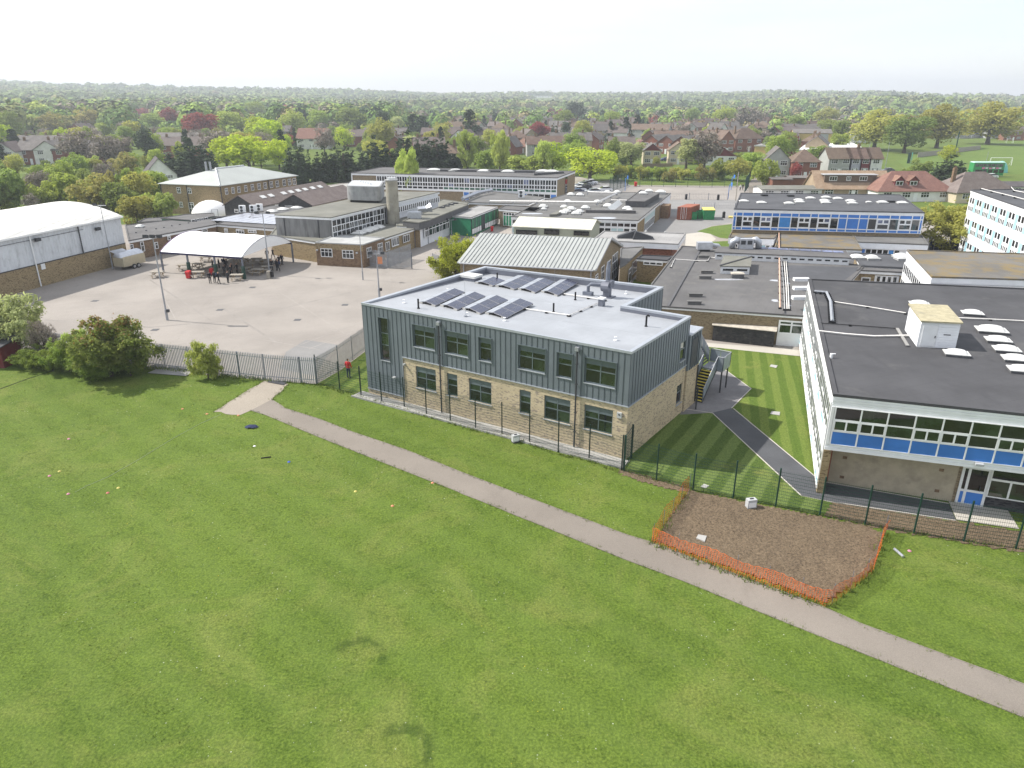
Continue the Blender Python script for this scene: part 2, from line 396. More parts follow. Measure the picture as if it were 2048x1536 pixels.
plain('white', (.78,.79,.80), .5, 0, .4, var=.05, vs_=1.2, dirt=((.58,.58,.57),1.1,.62,.85,(1,1,.3)))
plain('white_board', (.82,.835,.87), .55, 0, .4, var=.05, vs_=1)
plain('blue', (.05,.19,.56), .45, 0, .4, var=.1, vs_=.7)
plain('blue_pale', (.35,.58,.68), .45, 0, .4, var=.1)
plain('blue_bright', (.05,.24,.58), .4, 0, .4, var=.08)
plain('green_panel', (.030,.115,.075), .45, 0, .4, var=.12)
plain('green_bright', (.025,.20,.10), .45, 0, .4, var=.12)
plain('teal_panel', (.42,.58,.60), .5, 0, .4, var=.08)
def feltm(name, c, moss=None, seams=R(30), amt=.5, mscale=.5):
    n = NT(name)
    col = n.mix(n.ramp(n.noise(.22, 6, rough=.65), .3, .7), tuple(x*.78 for x in c), tuple(x*1.2 for x in c))
    col = n.mix(n.math('MULTIPLY', n.ramp(n.noise(.8, 6, (1,.3,1), .7, seams), .5, .78), .5), col, tuple(x*.6 for x in c))
    w = n.n.new('ShaderNodeTexWave'); n.lk(n.mapped((1,1,1), seams), w.inputs[0]); w.inputs['Scale'].default_value = .33; w.wave_profile = 'SAW'; w.inputs['Distortion'].default_value = .15
    col = n.mix(n.math('MULTIPLY', n.ramp(w.outputs['Fac'], .95, .99), .38), col, tuple(x*.5 for x in c))
    if moss: col = n.mix(n.math('MULTIPLY', n.ramp(n.noise(mscale, 7, rough=.72), 1-amt, 1.18-amt), .8), col, moss)
    col = n.mix(.25, col, n.mix(n.noise(45, 3, rough=.8), (0,0,0), tuple(2*x for x in c)))
    n.bump(n.noise(30, 3), .2, .01); return n.done(col, .88, 0, .2)
feltm('felt', (.150,.148,.145), (.19,.185,.165), R(25))
feltm('felt_dark', (.072,.072,.077), (.135,.132,.128), R(66), .47, .16)
feltm('felt_blue', (.088,.090,.098), None, R(5))
feltm('felt_mid', (.125,.122,.122), (.16,.155,.145), R(25))
feltm('felt_green', (.185,.183,.160), (.135,.135,.10), R(45), .48)
feltm('felt_pale', (.30,.295,.29), None, R(20))
feltm('felt_moss', (.150,.142,.130), (.235,.165,.05), R(10), .56, .45)
feltm('felt_light', (.37,.375,.37), (.30,.30,.29), R(20))
def ribbed(name, c, ang, per, dirt=None, dark=.6):
    n = NT(name); sx = n.n.new('ShaderNodeSeparateXYZ'); n.lk(n.mapped((1,1,1), ang), sx.inputs[0])
    wv = n.math('SINE', n.math('MULTIPLY', sx.outputs[0], 2*math.pi/per))
    col = n.mix(n.ramp(n.noise(.4, 5, (1,1,1)), .3, .7), tuple(x*.92 for x in c), tuple(x*1.05 for x in c))
    if dirt: col = n.mix(n.math('MULTIPLY', n.ramp(n.noise(1.6, 7, (1,1,.35), .7), .48, .72), .75), col, dirt)
    n.bump(wv, .5, .05); return n.done(col, .6, 0, .3)
ribbed('hall_roof', (.68,.67,.63), 0, .9, (.50,.475,.42))
ribbed('hall_clad', (.62,.645,.68), R(90), .45, (.36,.375,.39))
plain('metal_roof_pale', (.37,.385,.37), .5, .05, .4, var=.06, vs_=.4)
plain('metal_roof_rib', (.29,.30,.295), .5, .1, .4)
plain('shed_roof', (.60,.595,.50), .6, 0, .3, var=.08, dirt=((.42,.43,.34),.9,.45,.75,(1,1,1)))
plain('hip_roof', (.385,.405,.385), .6, .1, .4, var=.05, vs_=.3)
plain('sage', (.36,.385,.30), .7, 0, .3, var=.06)
plain('concrete_panel', (.20,.20,.198), .9, var=.16, vs_=1.2, st=(1,1,.25), dirt=((.10,.10,.10),1.5,.5,.72,(1,1,.15)))
plain('concrete_tank', (.30,.305,.305), .9, var=.14, vs_=1.2, dirt=((.18,.18,.18),1.2,.5,.75,(1,1,.3)))
plain('concrete_stack', (.32,.30,.245), .9, var=.16, vs_=.9, dirt=((.20,.185,.14),1.2,.5,.75,(1,1,.8)))
plain('timber_black', (.050,.050,.052), .9, var=.3, vs_=3, st=(1,1,3), dirt=((.10,.095,.085),2,.5,.75,(1,1,1)))
plain('timber', (.33,.245,.15), .85, var=.2, vs_=5)
plain('timber_grey', (.34,.31,.265), .85, var=.2, vs_=5)
plain('shed_felt', (.46,.42,.36), .9, var=.15, vs_=2)
plain('hut_roof', (.39,.35,.235), .9, var=.12, dirt=((.28,.26,.19),1.5,.5,.75,(1,1,1)))
def tilem(name, a, b):
    n = NT(name); c = n.mix(n.ramp(n.noise(.7, 6, rough=.65), .3, .7), a, b)
    v = n.n.new('ShaderNodeSeparateXYZ'); n.lk(n.voro(1, (3.2,3.2,6)), v.inputs[0])
    c = n.mix(n.math('MULTIPLY', v.outputs[0], .35), c, tuple(x*.55 for x in a))
    c = rand_tint(n, c, .18, .012)
    n.bump(v.outputs[1], .35, .03); return n.done(c, .9, 0, .15)
tilem('tile_brown', (.135,.095,.075), (.19,.14,.11))
tilem('tile_mauve', (.150,.122,.112), (.195,.165,.152))
tilem('tile_grey', (.130,.118,.112), (.185,.17,.158))
tilem('tile_red', (.215,.118,.095), (.27,.155,.125))
tilem('tile_tan', (.30,.205,.145), (.37,.265,.195))
tilem('tile_dark', (.085,.078,.08), (.12,.11,.112))
def housew(name, c):
    n = NT(name); col = n.mix(n.ramp(n.noise(.8, 4), .3, .7), tuple(x*.88 for x in c), tuple(min(.9,x*1.06) for x in c)); n.done(rand_tint(n, col, .12, .01), .9, 0, .2)
housew('wall_cream', (.52,.45,.33)); housew('wall_white', (.72,.72,.70)); housew('wall_grey', (.40,.405,.39)); housew('wall_buff', (.36,.28,.19)); housew('wall_lilac', (.44,.44,.52))
housew('wall_maroon', (.16,.035,.035)); housew('wall_brickred', (.235,.105,.075)); housew('wall_yellow', (.58,.42,.18))
# --- metals, glass, plastics
def glassm(name, c, rough=.04, spec=.9):
    n = NT(name); n.done(n.mix(n.ramp(n.noise(.9, 3), .35, .65), tuple(x*.6 for x in c), tuple(x*1.5 for x in c)), rough, 0, spec)
glassm('glass', (.012,.014,.017)); glassm('glass_pale', (.13,.15,.24), .1); glassm('glass_green', (.022,.035,.022)); glassm('glass_lit', (.10,.11,.12), .08)
plain('galv', (.33,.345,.375), .5, .35, .5, var=.1)
plain('steel_grey', (.16,.175,.215), .5, .2, .4)
plain('fence_green', (.012,.048,.036), .45, 0, .4, var=.15)
plain('fence_dark', (.012,.030,.026), .45, 0, .4, var=.15)
plain('stair_panel', (.27,.31,.35), .4, .3, .5, var=.06)
plain('yellow', (.68,.56,.10), .6); plain('black', (.012,.012,.014), .6); plain('dark_grey', (.05,.052,.058), .55)
plain('dome', (.62,.62,.60), .3, 0, .5, var=.06); plain('dome_grey', (.45,.45,.44), .4, 0, .4, var=.12); plain('kerb_dark', (.10,.10,.105), .8)
plain('orange_mesh', (.80,.17,.035), .6, var=.12); plain('red_plastic', (.52,.025,.03), .45); plain('green_plastic', (.02,.115,.055), .45)
plain('solar', (.020,.022,.050), .18, 0, .7, var=.2, vs_=.6); plain('solar_frame', (.34,.34,.37), .4, .4); plain('solar_pale', (.36,.37,.42), .2, 0, .6, var=.06)
plain('canopy_white', (.88,.88,.88), .5, 0, .3, var=.015); plain('navy', (.03,.028,.075), .5); plain('purple', (.12,.05,.15), .5)
plain('aluminium', (.58,.60,.64), .3, .7, .5, var=.08); plain('pale_box', (.43,.44,.45), .5, var=.05)
plain('rust_red', (.30,.105,.065), .75, var=.2, vs_=3); plain('skip_green', (.035,.25,.10), .55, var=.15); plain('skip_yellow', (.62,.52,.15), .6)
plain('champagne', (.50,.45,.33), .4, .3, .5, var=.05); plain('tyre', (.015,.015,.016), .85); plain('hubcap', (.45,.46,.48), .4, .6)
for _n, _c in dict(car_white=(.75,.76,.78), car_silver=(.42,.44,.47), car_grey=(.13,.14,.15), car_black=(.02,.02,.023), car_blue=(.03,.07,.22), car_red=(.35,.03,.03)).items(): plain(_n, _c, .25, .1, .6, var=.02)
plain('bus_green', (.035,.26,.085), .35, 0, .5, var=.06); plain('bus_pale', (.42,.62,.55), .4); plain('pink', (.75,.18,.42), .5); plain('turquoise', (.16,.50,.44), .5)
plain('skin', (.52,.31,.22), .6); plain('hair', (.045,.028,.018), .7); plain('cloth_black', (.016,.017,.022), .85, var=.2); plain('cloth_grey', (.12,.12,.135), .85); plain('cloth_red', (.50,.03,.035), .8); plain('cloth_navy', (.02,.028,.075), .85); plain('cloth_white', (.7,.7,.7), .8); plain('hi_vis', (.75,.22,.04), .7)
plain('pipe_white', (.72,.70,.67), .45, .1); plain('pipe_copper', (.62,.40,.29), .5, .1); plain('duct', (.48,.50,.54), .4, .5, .5, var=.1)
plain('cone_pink', (0.55,0.22,0.31), .6); plain('cone_orange', (0.58,0.24,0.13), .6); plain('cone_yellow', (0.57,0.49,0.14), .6); plain('cone_white', (.8,.8,.8), .6); plain('cone_blue', (.04,.09,.5), .6); plain('cone_red', (0.49,0.14,0.13), .6)
plain('puddle', (.42,.43,.46), .12, 0, .8, var=.15)
# --- plants
def leafm(name, a, b, hue=.012, val=.18, trans=.45, seedsc=.5):
    n = NT(name); c = n.mix(n.ramp(n.noise(seedsc, 4, rough=.65), .3, .7), a, b)
    c = n.mix(n.math('MULTIPLY', n.noise(9, 2), .5), c, tuple(min(.9,x*1.55) for x in b))
    c = rand_tint(n, c, val, hue); n.done(c, .75, 0, .15)
    tr = n.n.new('ShaderNodeBsdfTranslucent'); mx = n.n.new('ShaderNodeMixShader'); mx.inputs[0].default_value = trans
    h = n.n.new('ShaderNodeHueSaturation'); h.inputs['Saturation'].default_value = 1.1; h.inputs['Value'].default_value = 1.25; n.lk(c, h.inputs['Color']); n.lk(h.outputs[0], tr.inputs[0])
    out = n.n['Material Output']; n.lk(n.b.outputs[0], mx.inputs[1]); n.lk(tr.outputs[0], mx.inputs[2]); n.lk(mx.outputs[0], out.inputs[0])
leafm('leaf_green', (0.150,0.200,0.053), (0.219,0.269,0.077))
leafm('leaf_fresh', (0.222,0.282,0.060), (0.300,0.360,0.090))
leafm('leaf_lime', (0.308,0.375,0.037), (0.392,0.459,0.067))
leafm('leaf_olive', (0.259,0.270,0.069), (0.355,0.355,0.098))
leafm('leaf_bronze', (0.236,0.224,0.071), (0.293,0.270,0.094))
leafm('leaf_copper', (0.196,0.052,0.048), (0.282,0.086,0.073), .01)
leafm('leaf_dark', (0.022,0.038,0.016), (0.041,0.062,0.027), .015, .2, .12)
leafm('leaf_pine', (0.039,0.059,0.034), (0.070,0.092,0.053), .015, .2, .12)
leafm('leaf_silver', (0.275,0.311,0.138), (0.395,0.431,0.202))
leafm('leaf_willow', (0.287,0.354,0.086), (0.374,0.431,0.124))
leafm('leaf_blossom', (0.500,0.480,0.400), (0.620,0.580,0.500), .01, .1)
leafm('leaf_pink', (0.420,0.250,0.240), (0.500,0.340,0.320), .01, .1)
leafm('leaf_orange', (0.420,0.220,0.070), (0.500,0.280,0.090), .01, .1)
leafm('leaf_yellow', (0.420,0.340,0.050), (0.480,0.400,0.080), .01, .1)
leafm('leaf_twig', (0.190,0.163,0.136), (0.259,0.224,0.184), .01, .15, .1)
leafm('leaf_sycamore', (0.140,0.185,0.043), (0.213,0.230,0.067))
leafm('leaf_sycamore_top', (0.187,0.122,0.055), (0.245,0.166,0.071), .01)
leafm('leaf_bramble', (0.138,0.201,0.040), (0.201,0.259,0.063)); leafm('leaf_limebush', (0.255,0.315,0.040), (0.330,0.380,0.065))
plain('bark', (.085,.068,.052), .95, var=.25, vs_=4, st=(1,1,.3)); plain('bark_pale', (.20,.175,.145), .95, var=.25, vs_=4, st=(1,1,.3))
def woodsm():
    n = NT('leaf_far'); at = n.n.new('ShaderNodeAttribute'); at.attribute_name = 'tint'
    c = at.outputs['Color']; n.done(c, .85, 0, .1)
woodsm()
# ------------------------------------------------------------------ terrain
def smooth(a, b, x):
    t = min(1, max(0, (x-a)/(b-a))); return t*t*(3-2*t)
_hb = [(-42,60),(-34,58),(-28,46),(-20,38),(-12,33),(0,26),(8,22),(14,24),(19,33),(24,30),(29,18),(34,12),(42,10)]
def hills(x, y):
    r = math.hypot(x, y)
    if r < 420 or y < 0: return 0.0
    th = math.degrees(math.atan2(x, y))
    A = _hb[0][1] if th < _hb[0][0] else _hb[-1][1]
    for (a,ha),(b,hb) in zip(_hb, _hb[1:]):
        if a <= th <= b: A = ha + (hb-ha)*smooth(0,1,(th-a)/(b-a)); break
    lf = smooth(-8, -30, th)
    base = A*(smooth(420+380*(1-lf), 2700, r)*.62*(1+.0*lf) + .38*smooth(1500, 3000, r))
    return base + (mnoise.noise(Vector((x/900, y/900, 6)))*11*smooth(1500,2600,r) + mnoise.noise(Vector((x/420, y/420, 3)))*8 + mnoise.noise(Vector((x/150, y/150, 9)))*2)*smooth(650, 1500, r)
mb = MB(); NA = 144
radii = [6,14,26,40,58,80,105,135,170,210,260,320,400,480,560,650,750,860,980,1100,1250,1400,1600,1800,2000,2250,2500,2750,3000,3400,4000,5000,6500,9000]
mb.v.append((0,0,0))
for r in radii:
    for k in range(NA):
        a = 2*math.pi*k/NA; x, y = r*math.sin(a), r*math.cos(a); mb.v.append((x,y,hills(x,y)))
for k in range(NA): mb.f.append([0,1+(k+1)%NA,1+k]); mb.m.append(0)
for i in range(len(radii)-1):
    for k in range(NA):
        mb.f.append([1+i*NA+k,1+i*NA+(k+1)%NA,1+(i+1)*NA+(k+1)%NA,1+(i+1)*NA+k]); mb.m.append(0 if radii[i] < 135 else 1)
tag(mb.build('ground', ['grass','grass_far'], smooth=True), kind='structure')

def sheet(name, pts, z, mat, px=True):
    mb = MB(); p = [W(*q) for q in pts] if px else [Vector((q[0],q[1],0)) for q in pts]
    if area(p) < 0: p = p[::-1]
    mb.poly([(q.x,q.y,z) for q in p]); return tag(mb.build(name, mat), kind='structure')
def strip(mb, pts, w, z0, z1, closed=False):
    """low kerb or edging along a line"""
    n = len(pts)
    for i in range(n if closed else n-1):
        a, b = Vector(pts[i]), Vector(pts[(i+1)%n]); a.z = b.z = 0; d = (b-a).normalized(); s_ = Vector((-d.y,d.x,0))*w/2
        mb.obox(a-s_+Vector((0,0,z0)), b-a, s_*2, (0,0,z1-z0))
def ragged(a, b, n, amp, seed=0):
    """irregular edge between two ground points"""
    rnd = random.Random(seed); a, b = Vector(a), Vector(b); d = b-a; s_ = Vector((-d.y,d.x,0)).normalized(); out = []
    for i in range(n+1): out.append(a + d*i/n + s_*(rnd.uniform(-amp,amp) if 0 < i < n else 0))
    return out
# school yard tarmac, one sheet under all the buildings
yard = [W(-120,700),W(30,712),W(300,738),W(530,761),W(634,768),W(680,741),W(732,702),Vector((-9.5,60,0)),Vector((12,58,0)),Vector((13,53,0)),W(1400,692),W(1610,712),W(2300,740),Vector((120,110,0)),W(2150,480),W(1560,392),W(1500,372),W(1236,370),W(1150,352),W(705,362),W(597,380),W(470,440),W(330,445),W(232,450),W(-160,600)]
sheet('yard_tarmac', [(p.x,p.y) for p in yard], .012, 'tarmac_play', px=False)
sheet('tarmac_repair', [(572,704),(612,680),(676,690),(652,716),(630,752),(560,738)], .018, 'tarmac_patch')
sheet('access_road', [(1290,440),(1330,400),(1500,400),(1465,445),(1420,452),(1395,466),(1380,490),(1290,470)], .02, 'tarmac_patch')
sheet('concrete_yard', [(597,383),(700,366),(705,380),(690,395),(640,400)], .022, 'concrete')
sheet('concrete_road', [(1372,468),(1415,463),(1432,478),(1412,496),(1370,492)], .026, 'concrete_pad')
sheet('verge_lawn', [(1394,463),(1424,453),(1466,448),(1462,478),(1440,476),(1420,468)], .03, 'grass_pitch')
sheet('verge_lawn', [(1416,484),(1462,482),(1460,496),(1411,494)], .03, 'grass_pitch')
sheet('pitch_lawn', [(1795,322),(1850,304),(1950,287),(2120,277),(2230,300),(2200,345),(2012,349),(1830,352)], .03, 'grass_pitch')
sheet('car_park', [(1150,372),(1240,356),(1262,372),(1215,402),(1150,400)], .024, 'asphalt_road')
sheet('lane', [(1495,372),(1512,345),(1530,345),(1530,390),(1500,392)], .028, 'tarmac_path')
# grass strip between palisade and new building, lies above the yard
sheet('side_lawn', [(640,768),(684,743),(732,704),(733,698),(745,690),(800,700),(760,800),(722,792)], .03, 'lawn_straight')
# gravel stub and main path
gp = [W(528,761),W(577,768)] + ragged(W(577,768),W(544,799),5,.12,1)[1:] + [W(502,821),W(481,830)] + ragged(W(481,830),W(426,824),4,.15,2)[1:] + ragged(W(426,824),W(528,761),7,.15,3)[1:-1]
sheet('gravel_path', [(p.x,p.y) for p in gp], .016, 'gravel', px=False)
up = [(544,799),(572,817.5),(640,839),(700,862.6),(813,900.7),(920,943.7),(1012,979),(1250,1069),(1303,1085),(1645,1214),(1722,1248),(2048,1369),(2300,1465)]
lo = [(502,821),(531,830),(640,875),(700,898.8),(794,936),(905,979),(1250,1119),(1364,1161),(1584,1250),(2048,1435),(2300,1535)]
PATH_UP, PATH_LO = up, lo
def wob(pts, amp, seed):
    out = []; P_ = [W(*p) for p in pts]
    for a, b in zip(P_, P_[1:]): out += ragged(a, b, max(2,int((b-a).length/.8)), amp, seed+len(out))[:-1]
    return out + [P_[-1]]
U_, L_ = wob(up,.075,5), wob(lo,.075,9)
pm = sheet('tarmac_footpath', [(p.x,p.y) for p in U_ + L_[::-1]], .020, 'tarmac_path', px=False)
mb = MB(); strip(mb, [W(*p) for p in up[1:]], .05, 0, .035); strip(mb, [W(*p) for p in lo], .05, 0, .035); mb.build('edging', 'tarmac_path', pm)
# lawns beside the new building
sheet('striped_lawn', [(1244,941),(1250,925),(1375,806),(1372,818),(1425,826),(1603,991),(1664,1004),(1648,1032),(1551,1013),(1466,997),(1385,981),(1312,960)], .024, 'lawn_diagonal')
sheet('mown_lawn', [(1385,690),(1604,714),(1612,760),(1642,963),(1467,818),(1502,778),(1443,735),(1380,760)], .024, 'lawn_straight')
sheet('terrace', [(1360,830),(1372,780),(1385,745),(1443,735),(1502,778),(1462,817.5),(1425,826)], .030, 'terrace')
sheet('dark_footpath', [(1425,826),(1463,817),(1642,963),(1664,968),(1897,1008),(1912,1041),(1664,1004),(1603,991)], .036, 'tarmac_new')
mb = MB()
strip(mb, [W(*p) for p in [(1467,818),(1642,964),(1897,1008)]], .06, 0, .055)
strip(mb, [W(*p) for p in [(1372,819),(1425,827),(1602,992),(1664,1005),(1912,1042)]], .06, 0, .055)
strip(mb, [W(*p) for p in [(1443,735),(1502,778),(1463,817)]], .06, 0, .055)
tag(mb.build('path_edging', 'edging'), kind='structure')
sheet('concrete_pad', [(1897,1004),(2014,1020),(2038,1059),(1913,1041)], .044, 'concrete_pad')
sheet('service_path', [(1385,684),(1555,697),(1610,702),(1610,714),(1395,692)], .034, 'concrete_pad')
sheet('gravel_margin', [(1642,950),(1650,953),(1656,975),(1645,968)], .03, 'gravel')
# soil bed: uneven dug earth
def earth(name, pts, z, res=.22, amp=.07, mat='soil', seed=1):
    P_ = [W(*p) for p in pts]; pol = [(p.x,p.y) for p in P_]
    xs = [p[0] for p in pol]; ys = [p[1] for p in pol]; mb = MB(); idx = {}
    def inside(x, y):
        c = False; n = len(pol)
        for i in range(n):
            x0,y0 = pol[i]; x1,y1 = pol[i-1]
            if (y0>y) != (y1>y) and x < (x1-x0)*(y-y0)/(y1-y0)+x0: c = not c
        return c
    def vid(i, j):
        if (i,j) not in idx:
            x, y = min(xs)+i*res, min(ys)+j*res
            h = mnoise.noise(Vector((x*1.1,y*1.1,seed)))*.6 + mnoise.noise(Vector((x*3.1,y*3.1,seed+4)))*.35 + random.uniform(-.35,.35)
            idx[(i,j)] = len(mb.v); mb.v.append((x+random.uniform(-.06,.06), y+random.uniform(-.06,.06), z+amp*(1+h)))
        return idx[(i,j)]
    for i in range(int((max(xs)-min(xs))/res)+1):
        for j in range(int((max(ys)-min(ys))/res)+1):
            if inside(min(xs)+(i+.5)*res, min(ys)+(j+.5)*res): mb.f.append([vid(i,j),vid(i+1,j),vid(i+1,j+1),vid(i,j+1)]); mb.m.append(0)
    return tag(mb.build(name, mat, smooth=True), kind='structure')
earth('soil_bed', [(1378,983),(1466,1000),(1640,1035),(1732,1054),(1768,1068),(1745,1138),(1700,1172),(1648,1206),(1500,1150),(1310,1083),(1335,1040)], .0, .14, .065)
earth('soil_strip', [(1664,1005),(1912,1043),(2040,1062),(2300,1100),(2300,1150),(2031,1103),(1827,1070),(1730,1052),(1648,1033)], -.01, .25, .04, seed=5)
earth('soil_verge', [(1240,938),(1290,952),(1345,966),(1385,975),(1378,986),(1330,976),(1275,962),(1236,946)], -.02, .18, .045, seed=8)

# worn court lines, drain covers and a trench repair on the playground
def marking(pts, w, mat='line_paint', z=.022):
    mb = MB(); P_ = [W(*p) for p in pts]
    for a, b in zip(P_, P_[1:]):
        d = (b-a).normalized(); s_ = Vector((-d.y,d.x,0))*w/2; mb.poly([a-s_+UPz*z, b-s_+UPz*z, b+s_+UPz*z, a+s_+UPz*z])
    return tag(mb.build('court_marking', mat), kind='structure')
UPz = Vector((0,0,1))
tarmac('line_paint', (.325,.30,.275), stain=1.0, sc=4); tarmac('trench_fill', (.262,.24,.22), stain=.9, sc=3)
for pts in ([(352,640),(505,676),(640,700)],[(600,690),(735,640)],[(618,698),(740,652)],[(120,618),(330,600),(560,585)],[(330,600),(352,640)],[(560,585),(690,668)],[(850,640),(860,600)],[(1250,386),(1465,388)],[(1360,388),(1362,400)]): marking(pts, .07)
marking([(90,640),(300,655),(470,640),(700,585)], .35, 'trench_fill', .016); marking([(420,600),(560,690)], .3, 'trench_fill', .017); marking([(300,560),(420,640)], .25, 'trench_fill', .0165)
for x,y in ((190,602),(440,620),(595,640),(505,575),(690,610),(310,660)):
    c = W(x,y); mb = MB(); mb.box(c.x-.35,c.x+.35,c.y-.35,c.y+.35,.0,.026); tag(mb.build('drain_cover','kerb_dark'), kind='structure')
# ------------------------------------------------------------------ new two-storey building
NBZ = 7.5
nFL, nFR, nRB, nNI, nBR, nBL = [W(x,y,NBZ) for x,y in [(723.5,605),(1263,703),(1381,632),(1252,611),(1326,573.5),(970,532.5)]]
nb = thing('school_block', 'new two-storey block of buff brick under grey standing-seam metal cladding', 'building', ((nFL+nBR)/2).to_2d().to_3d())
npoly = [nFL,nFR,nRB,nNI,nBR,nBL]
FF, FR_ = Fac(nFL,nFR), Fac(nFR,nRB)
FN = Fac(nNI,nBR)
up_w = [FF.rect(*r) for r in [(757,634,781,723),(825.5,648,870.5,699.5),(890,660.5,937,714),(958,674,983.3,725),(1037.5,690,1090.3,748.5),(1115,703.5,1143.5,760),(1170.5,714.5,1230.3,777.5)]]
lo_w = [FF.rect(*r) for r in [(831,730,872.8,783),(893.5,744.8,915.6,794),(937.5,755.5,983,811.3),(1039,778.8,1061,830),(1088.7,790.8,1139.5,850.3),(1169,809.2,1223.5,871.8)]]
def level(ws):
    z0 = sum(w[2] for w in ws)/len(ws); z1 = sum(w[3] for w in ws)/len(ws); return z0, z1
z0u,z1u = level(up_w[1:]); z0l,z1l = level(lo_w)
up_w = [up_w[0]] + [(a,b,z0u,z1u) for a,b,_,_ in up_w[1:]]; lo_w = [(a,b,z0l,z1l) for a,b,_,_ in lo_w]
ZB = (FF.px(805.5,713.5)[1] + FF.px(1260,814.8)[1])/2           # brick / cladding line
UB = FF.px(806,714)[0]                                           # end of the all-metal bay
CT = NBZ-.16
# brick walls with real openings
mb = MB()
wall_open(mb, FF, -.1, ZB, lo_w, .16, u0=UB)
mb.poly([FF.p(0,-.1),FF.p(UB,-.1),FF.p(UB,.5),FF.p(0,.5)])
rw_l = FR_.rect(1354.7,772.8,1361.5,803); rw_u = FR_.rect(1362,687,1369.5,717)
wall_open(mb, FR_, -.1, ZB, [rw_l], .16)
for a,b in ((nRB,nNI),(nNI,nBR),(nBR,nBL),(nBL,nFL)):
    f = Fac(a,b); mb.poly([f.p(0,-.1),f.p(f.L,-.1),f.p(f.L,ZB),f.p(0,ZB)])
mb.build('brick_wall', 'brick_new', nb)
# backing wall behind the cladding
mb = MB()
wall_open(mb, FF, ZB, CT, up_w, .16, u0=UB); wall_open(mb, FF, .5, CT, [up_w[0]], .16, u0=0, u1=UB)
wall_open(mb, FR_, ZB, CT, [rw_u], .16)
for a,b in ((nRB,nNI),(nNI,nBR),(nBR,nBL),(nBL,nFL)):
    f = Fac(a,b); mb.poly([f.p(0,ZB),f.p(f.L,ZB),f.p(f.L,CT),f.p(0,CT)])
clad = mb.build('cladding', 'cladding', nb)
def panels(F, z0, z1, ops, pitch, ustart=0, uend=None, parent=clad):
    uend = F.L if uend is None else uend; k = max(1,round((uend-ustart)/pitch)); p = (uend-ustart)/k
    def free(x0, x1, pad=0):
        segs = [(z0,z1)]
        for o in ops:
            if o[0]-pad < (x0+x1)/2 < o[1]+pad: segs = [s for (s0,s1) in segs for s in ((s0,min(s1,o[2]-.06)),(max(s0,o[3]+.06),s1)) if s[1]-s[0] > .02]
        return segs
    for i in range(k):
        a, b = ustart+i*p, ustart+(i+1)*p
        us = sorted(set([a,b]+[x for o in ops for x in o[:2] if a < x < b])); parts = {}
        cells = [(x0,x1,s0,s1) for x0,x1 in zip(us,us[1:]) for s0,s1 in free(x0,x1)]
        whole = any(s0 == z0 and s1 == z1 for _,_,s0,s1 in cells)
        key = lambda s0,s1: 0 if whole else (1 if s0 == z0 else 2)
        for x0,x1,s0,s1 in cells: parts.setdefault(key(s0,s1), MB()).fbox(F,x0+(.003 if x0 == a else 0),x1-(.003 if x1 == b else 0),s0,s1,.004,.014)
        for s0,s1 in free(b,b,.02):
            if key(s0,s1) in parts: parts[key(s0,s1)].fbox(F,b-.013,b+.013,s0,s1,.013,.038,1)
        for q in parts.values(): q.build('cladding_panel', ['cladding','cladding_seam'], parent)
panels(FF, .5, CT, [up_w[0]], .42, 0, UB); panels(FF, ZB, CT, up_w[1:], .42, UB)
panels(FR_, ZB, CT, [rw_u], .42); panels(FN, 3.3, CT, [], .6)
panels(Fac(nBL,nFL), 3.3, CT, [], .6)
# windows
def grey_window(F, r, xs, zs, head, deep=.15):
    u0,u1,v0,v1 = r
    wo = window(nb, F, u0,u1,v0,v1, xs, zs, .075, .07, -.07, 'frame_grey', 'glass', True, dep=.08,
                pmats=lambda i,j: 'frame_grey' if (head and j == len(zs)-2) else ('glass_green' if (i+j) % 2 else 'glass'))
    q = MB(); q.fbox(F,u0-.05,u1+.05,v0-.055,v0-.001,-.15,.075); q.build('sill', 'coping', wo)
    return wo
def trim(F, r):
    u0,u1,v0,v1 = r; q = MB()
    q.fbox(F,u0-.06,u1+.06,v1+.004,v1+.055,0.015,.09); q.fbox(F,u1+.004,u1+.05,v0,v1,.015,.075); q.fbox(F,u0-.05,u0-.004,v0,v1,.015,.075)
    q.build('window_trim', 'frame_grey', nb)
grey_window(FF, up_w[0], (0,1), (0,.36,.64,1), False); trim(FF, up_w[0])
for r in up_w[1:]:
    two = r[1]-r[0] > 1.4; grey_window(FF, r, (0,.5,1) if two else (0,1), (0,.54,.79,1), True); trim(FF, r)
for r in lo_w:
    two = r[1]-r[0] > 1.4; grey_window(FF, r, (0,.5,1) if two else (0,1), (0,.48,.76,1), True)
grey_window(FR_, rw_u, (0,1), (0,.6,1), False); grey_window(FR_, rw_l, (0,1), (0,.6,1), False)
# flashing between brick and metal, copings, roof
q = MB(); q.fbox(FF,UB-.05,FF.L+.06,ZB-.035,ZB+.03,.016,.085); q.fbox(FR_,-.06,FR_.L,ZB-.035,ZB+.03,.016,.085)
q.fbox(FF,0,UB,.47,.53,.016,.08); q.fbox(FF,UB-.05,UB,.53,ZB-.036,.016,.07); q.build('flashing', 'coping', nb)
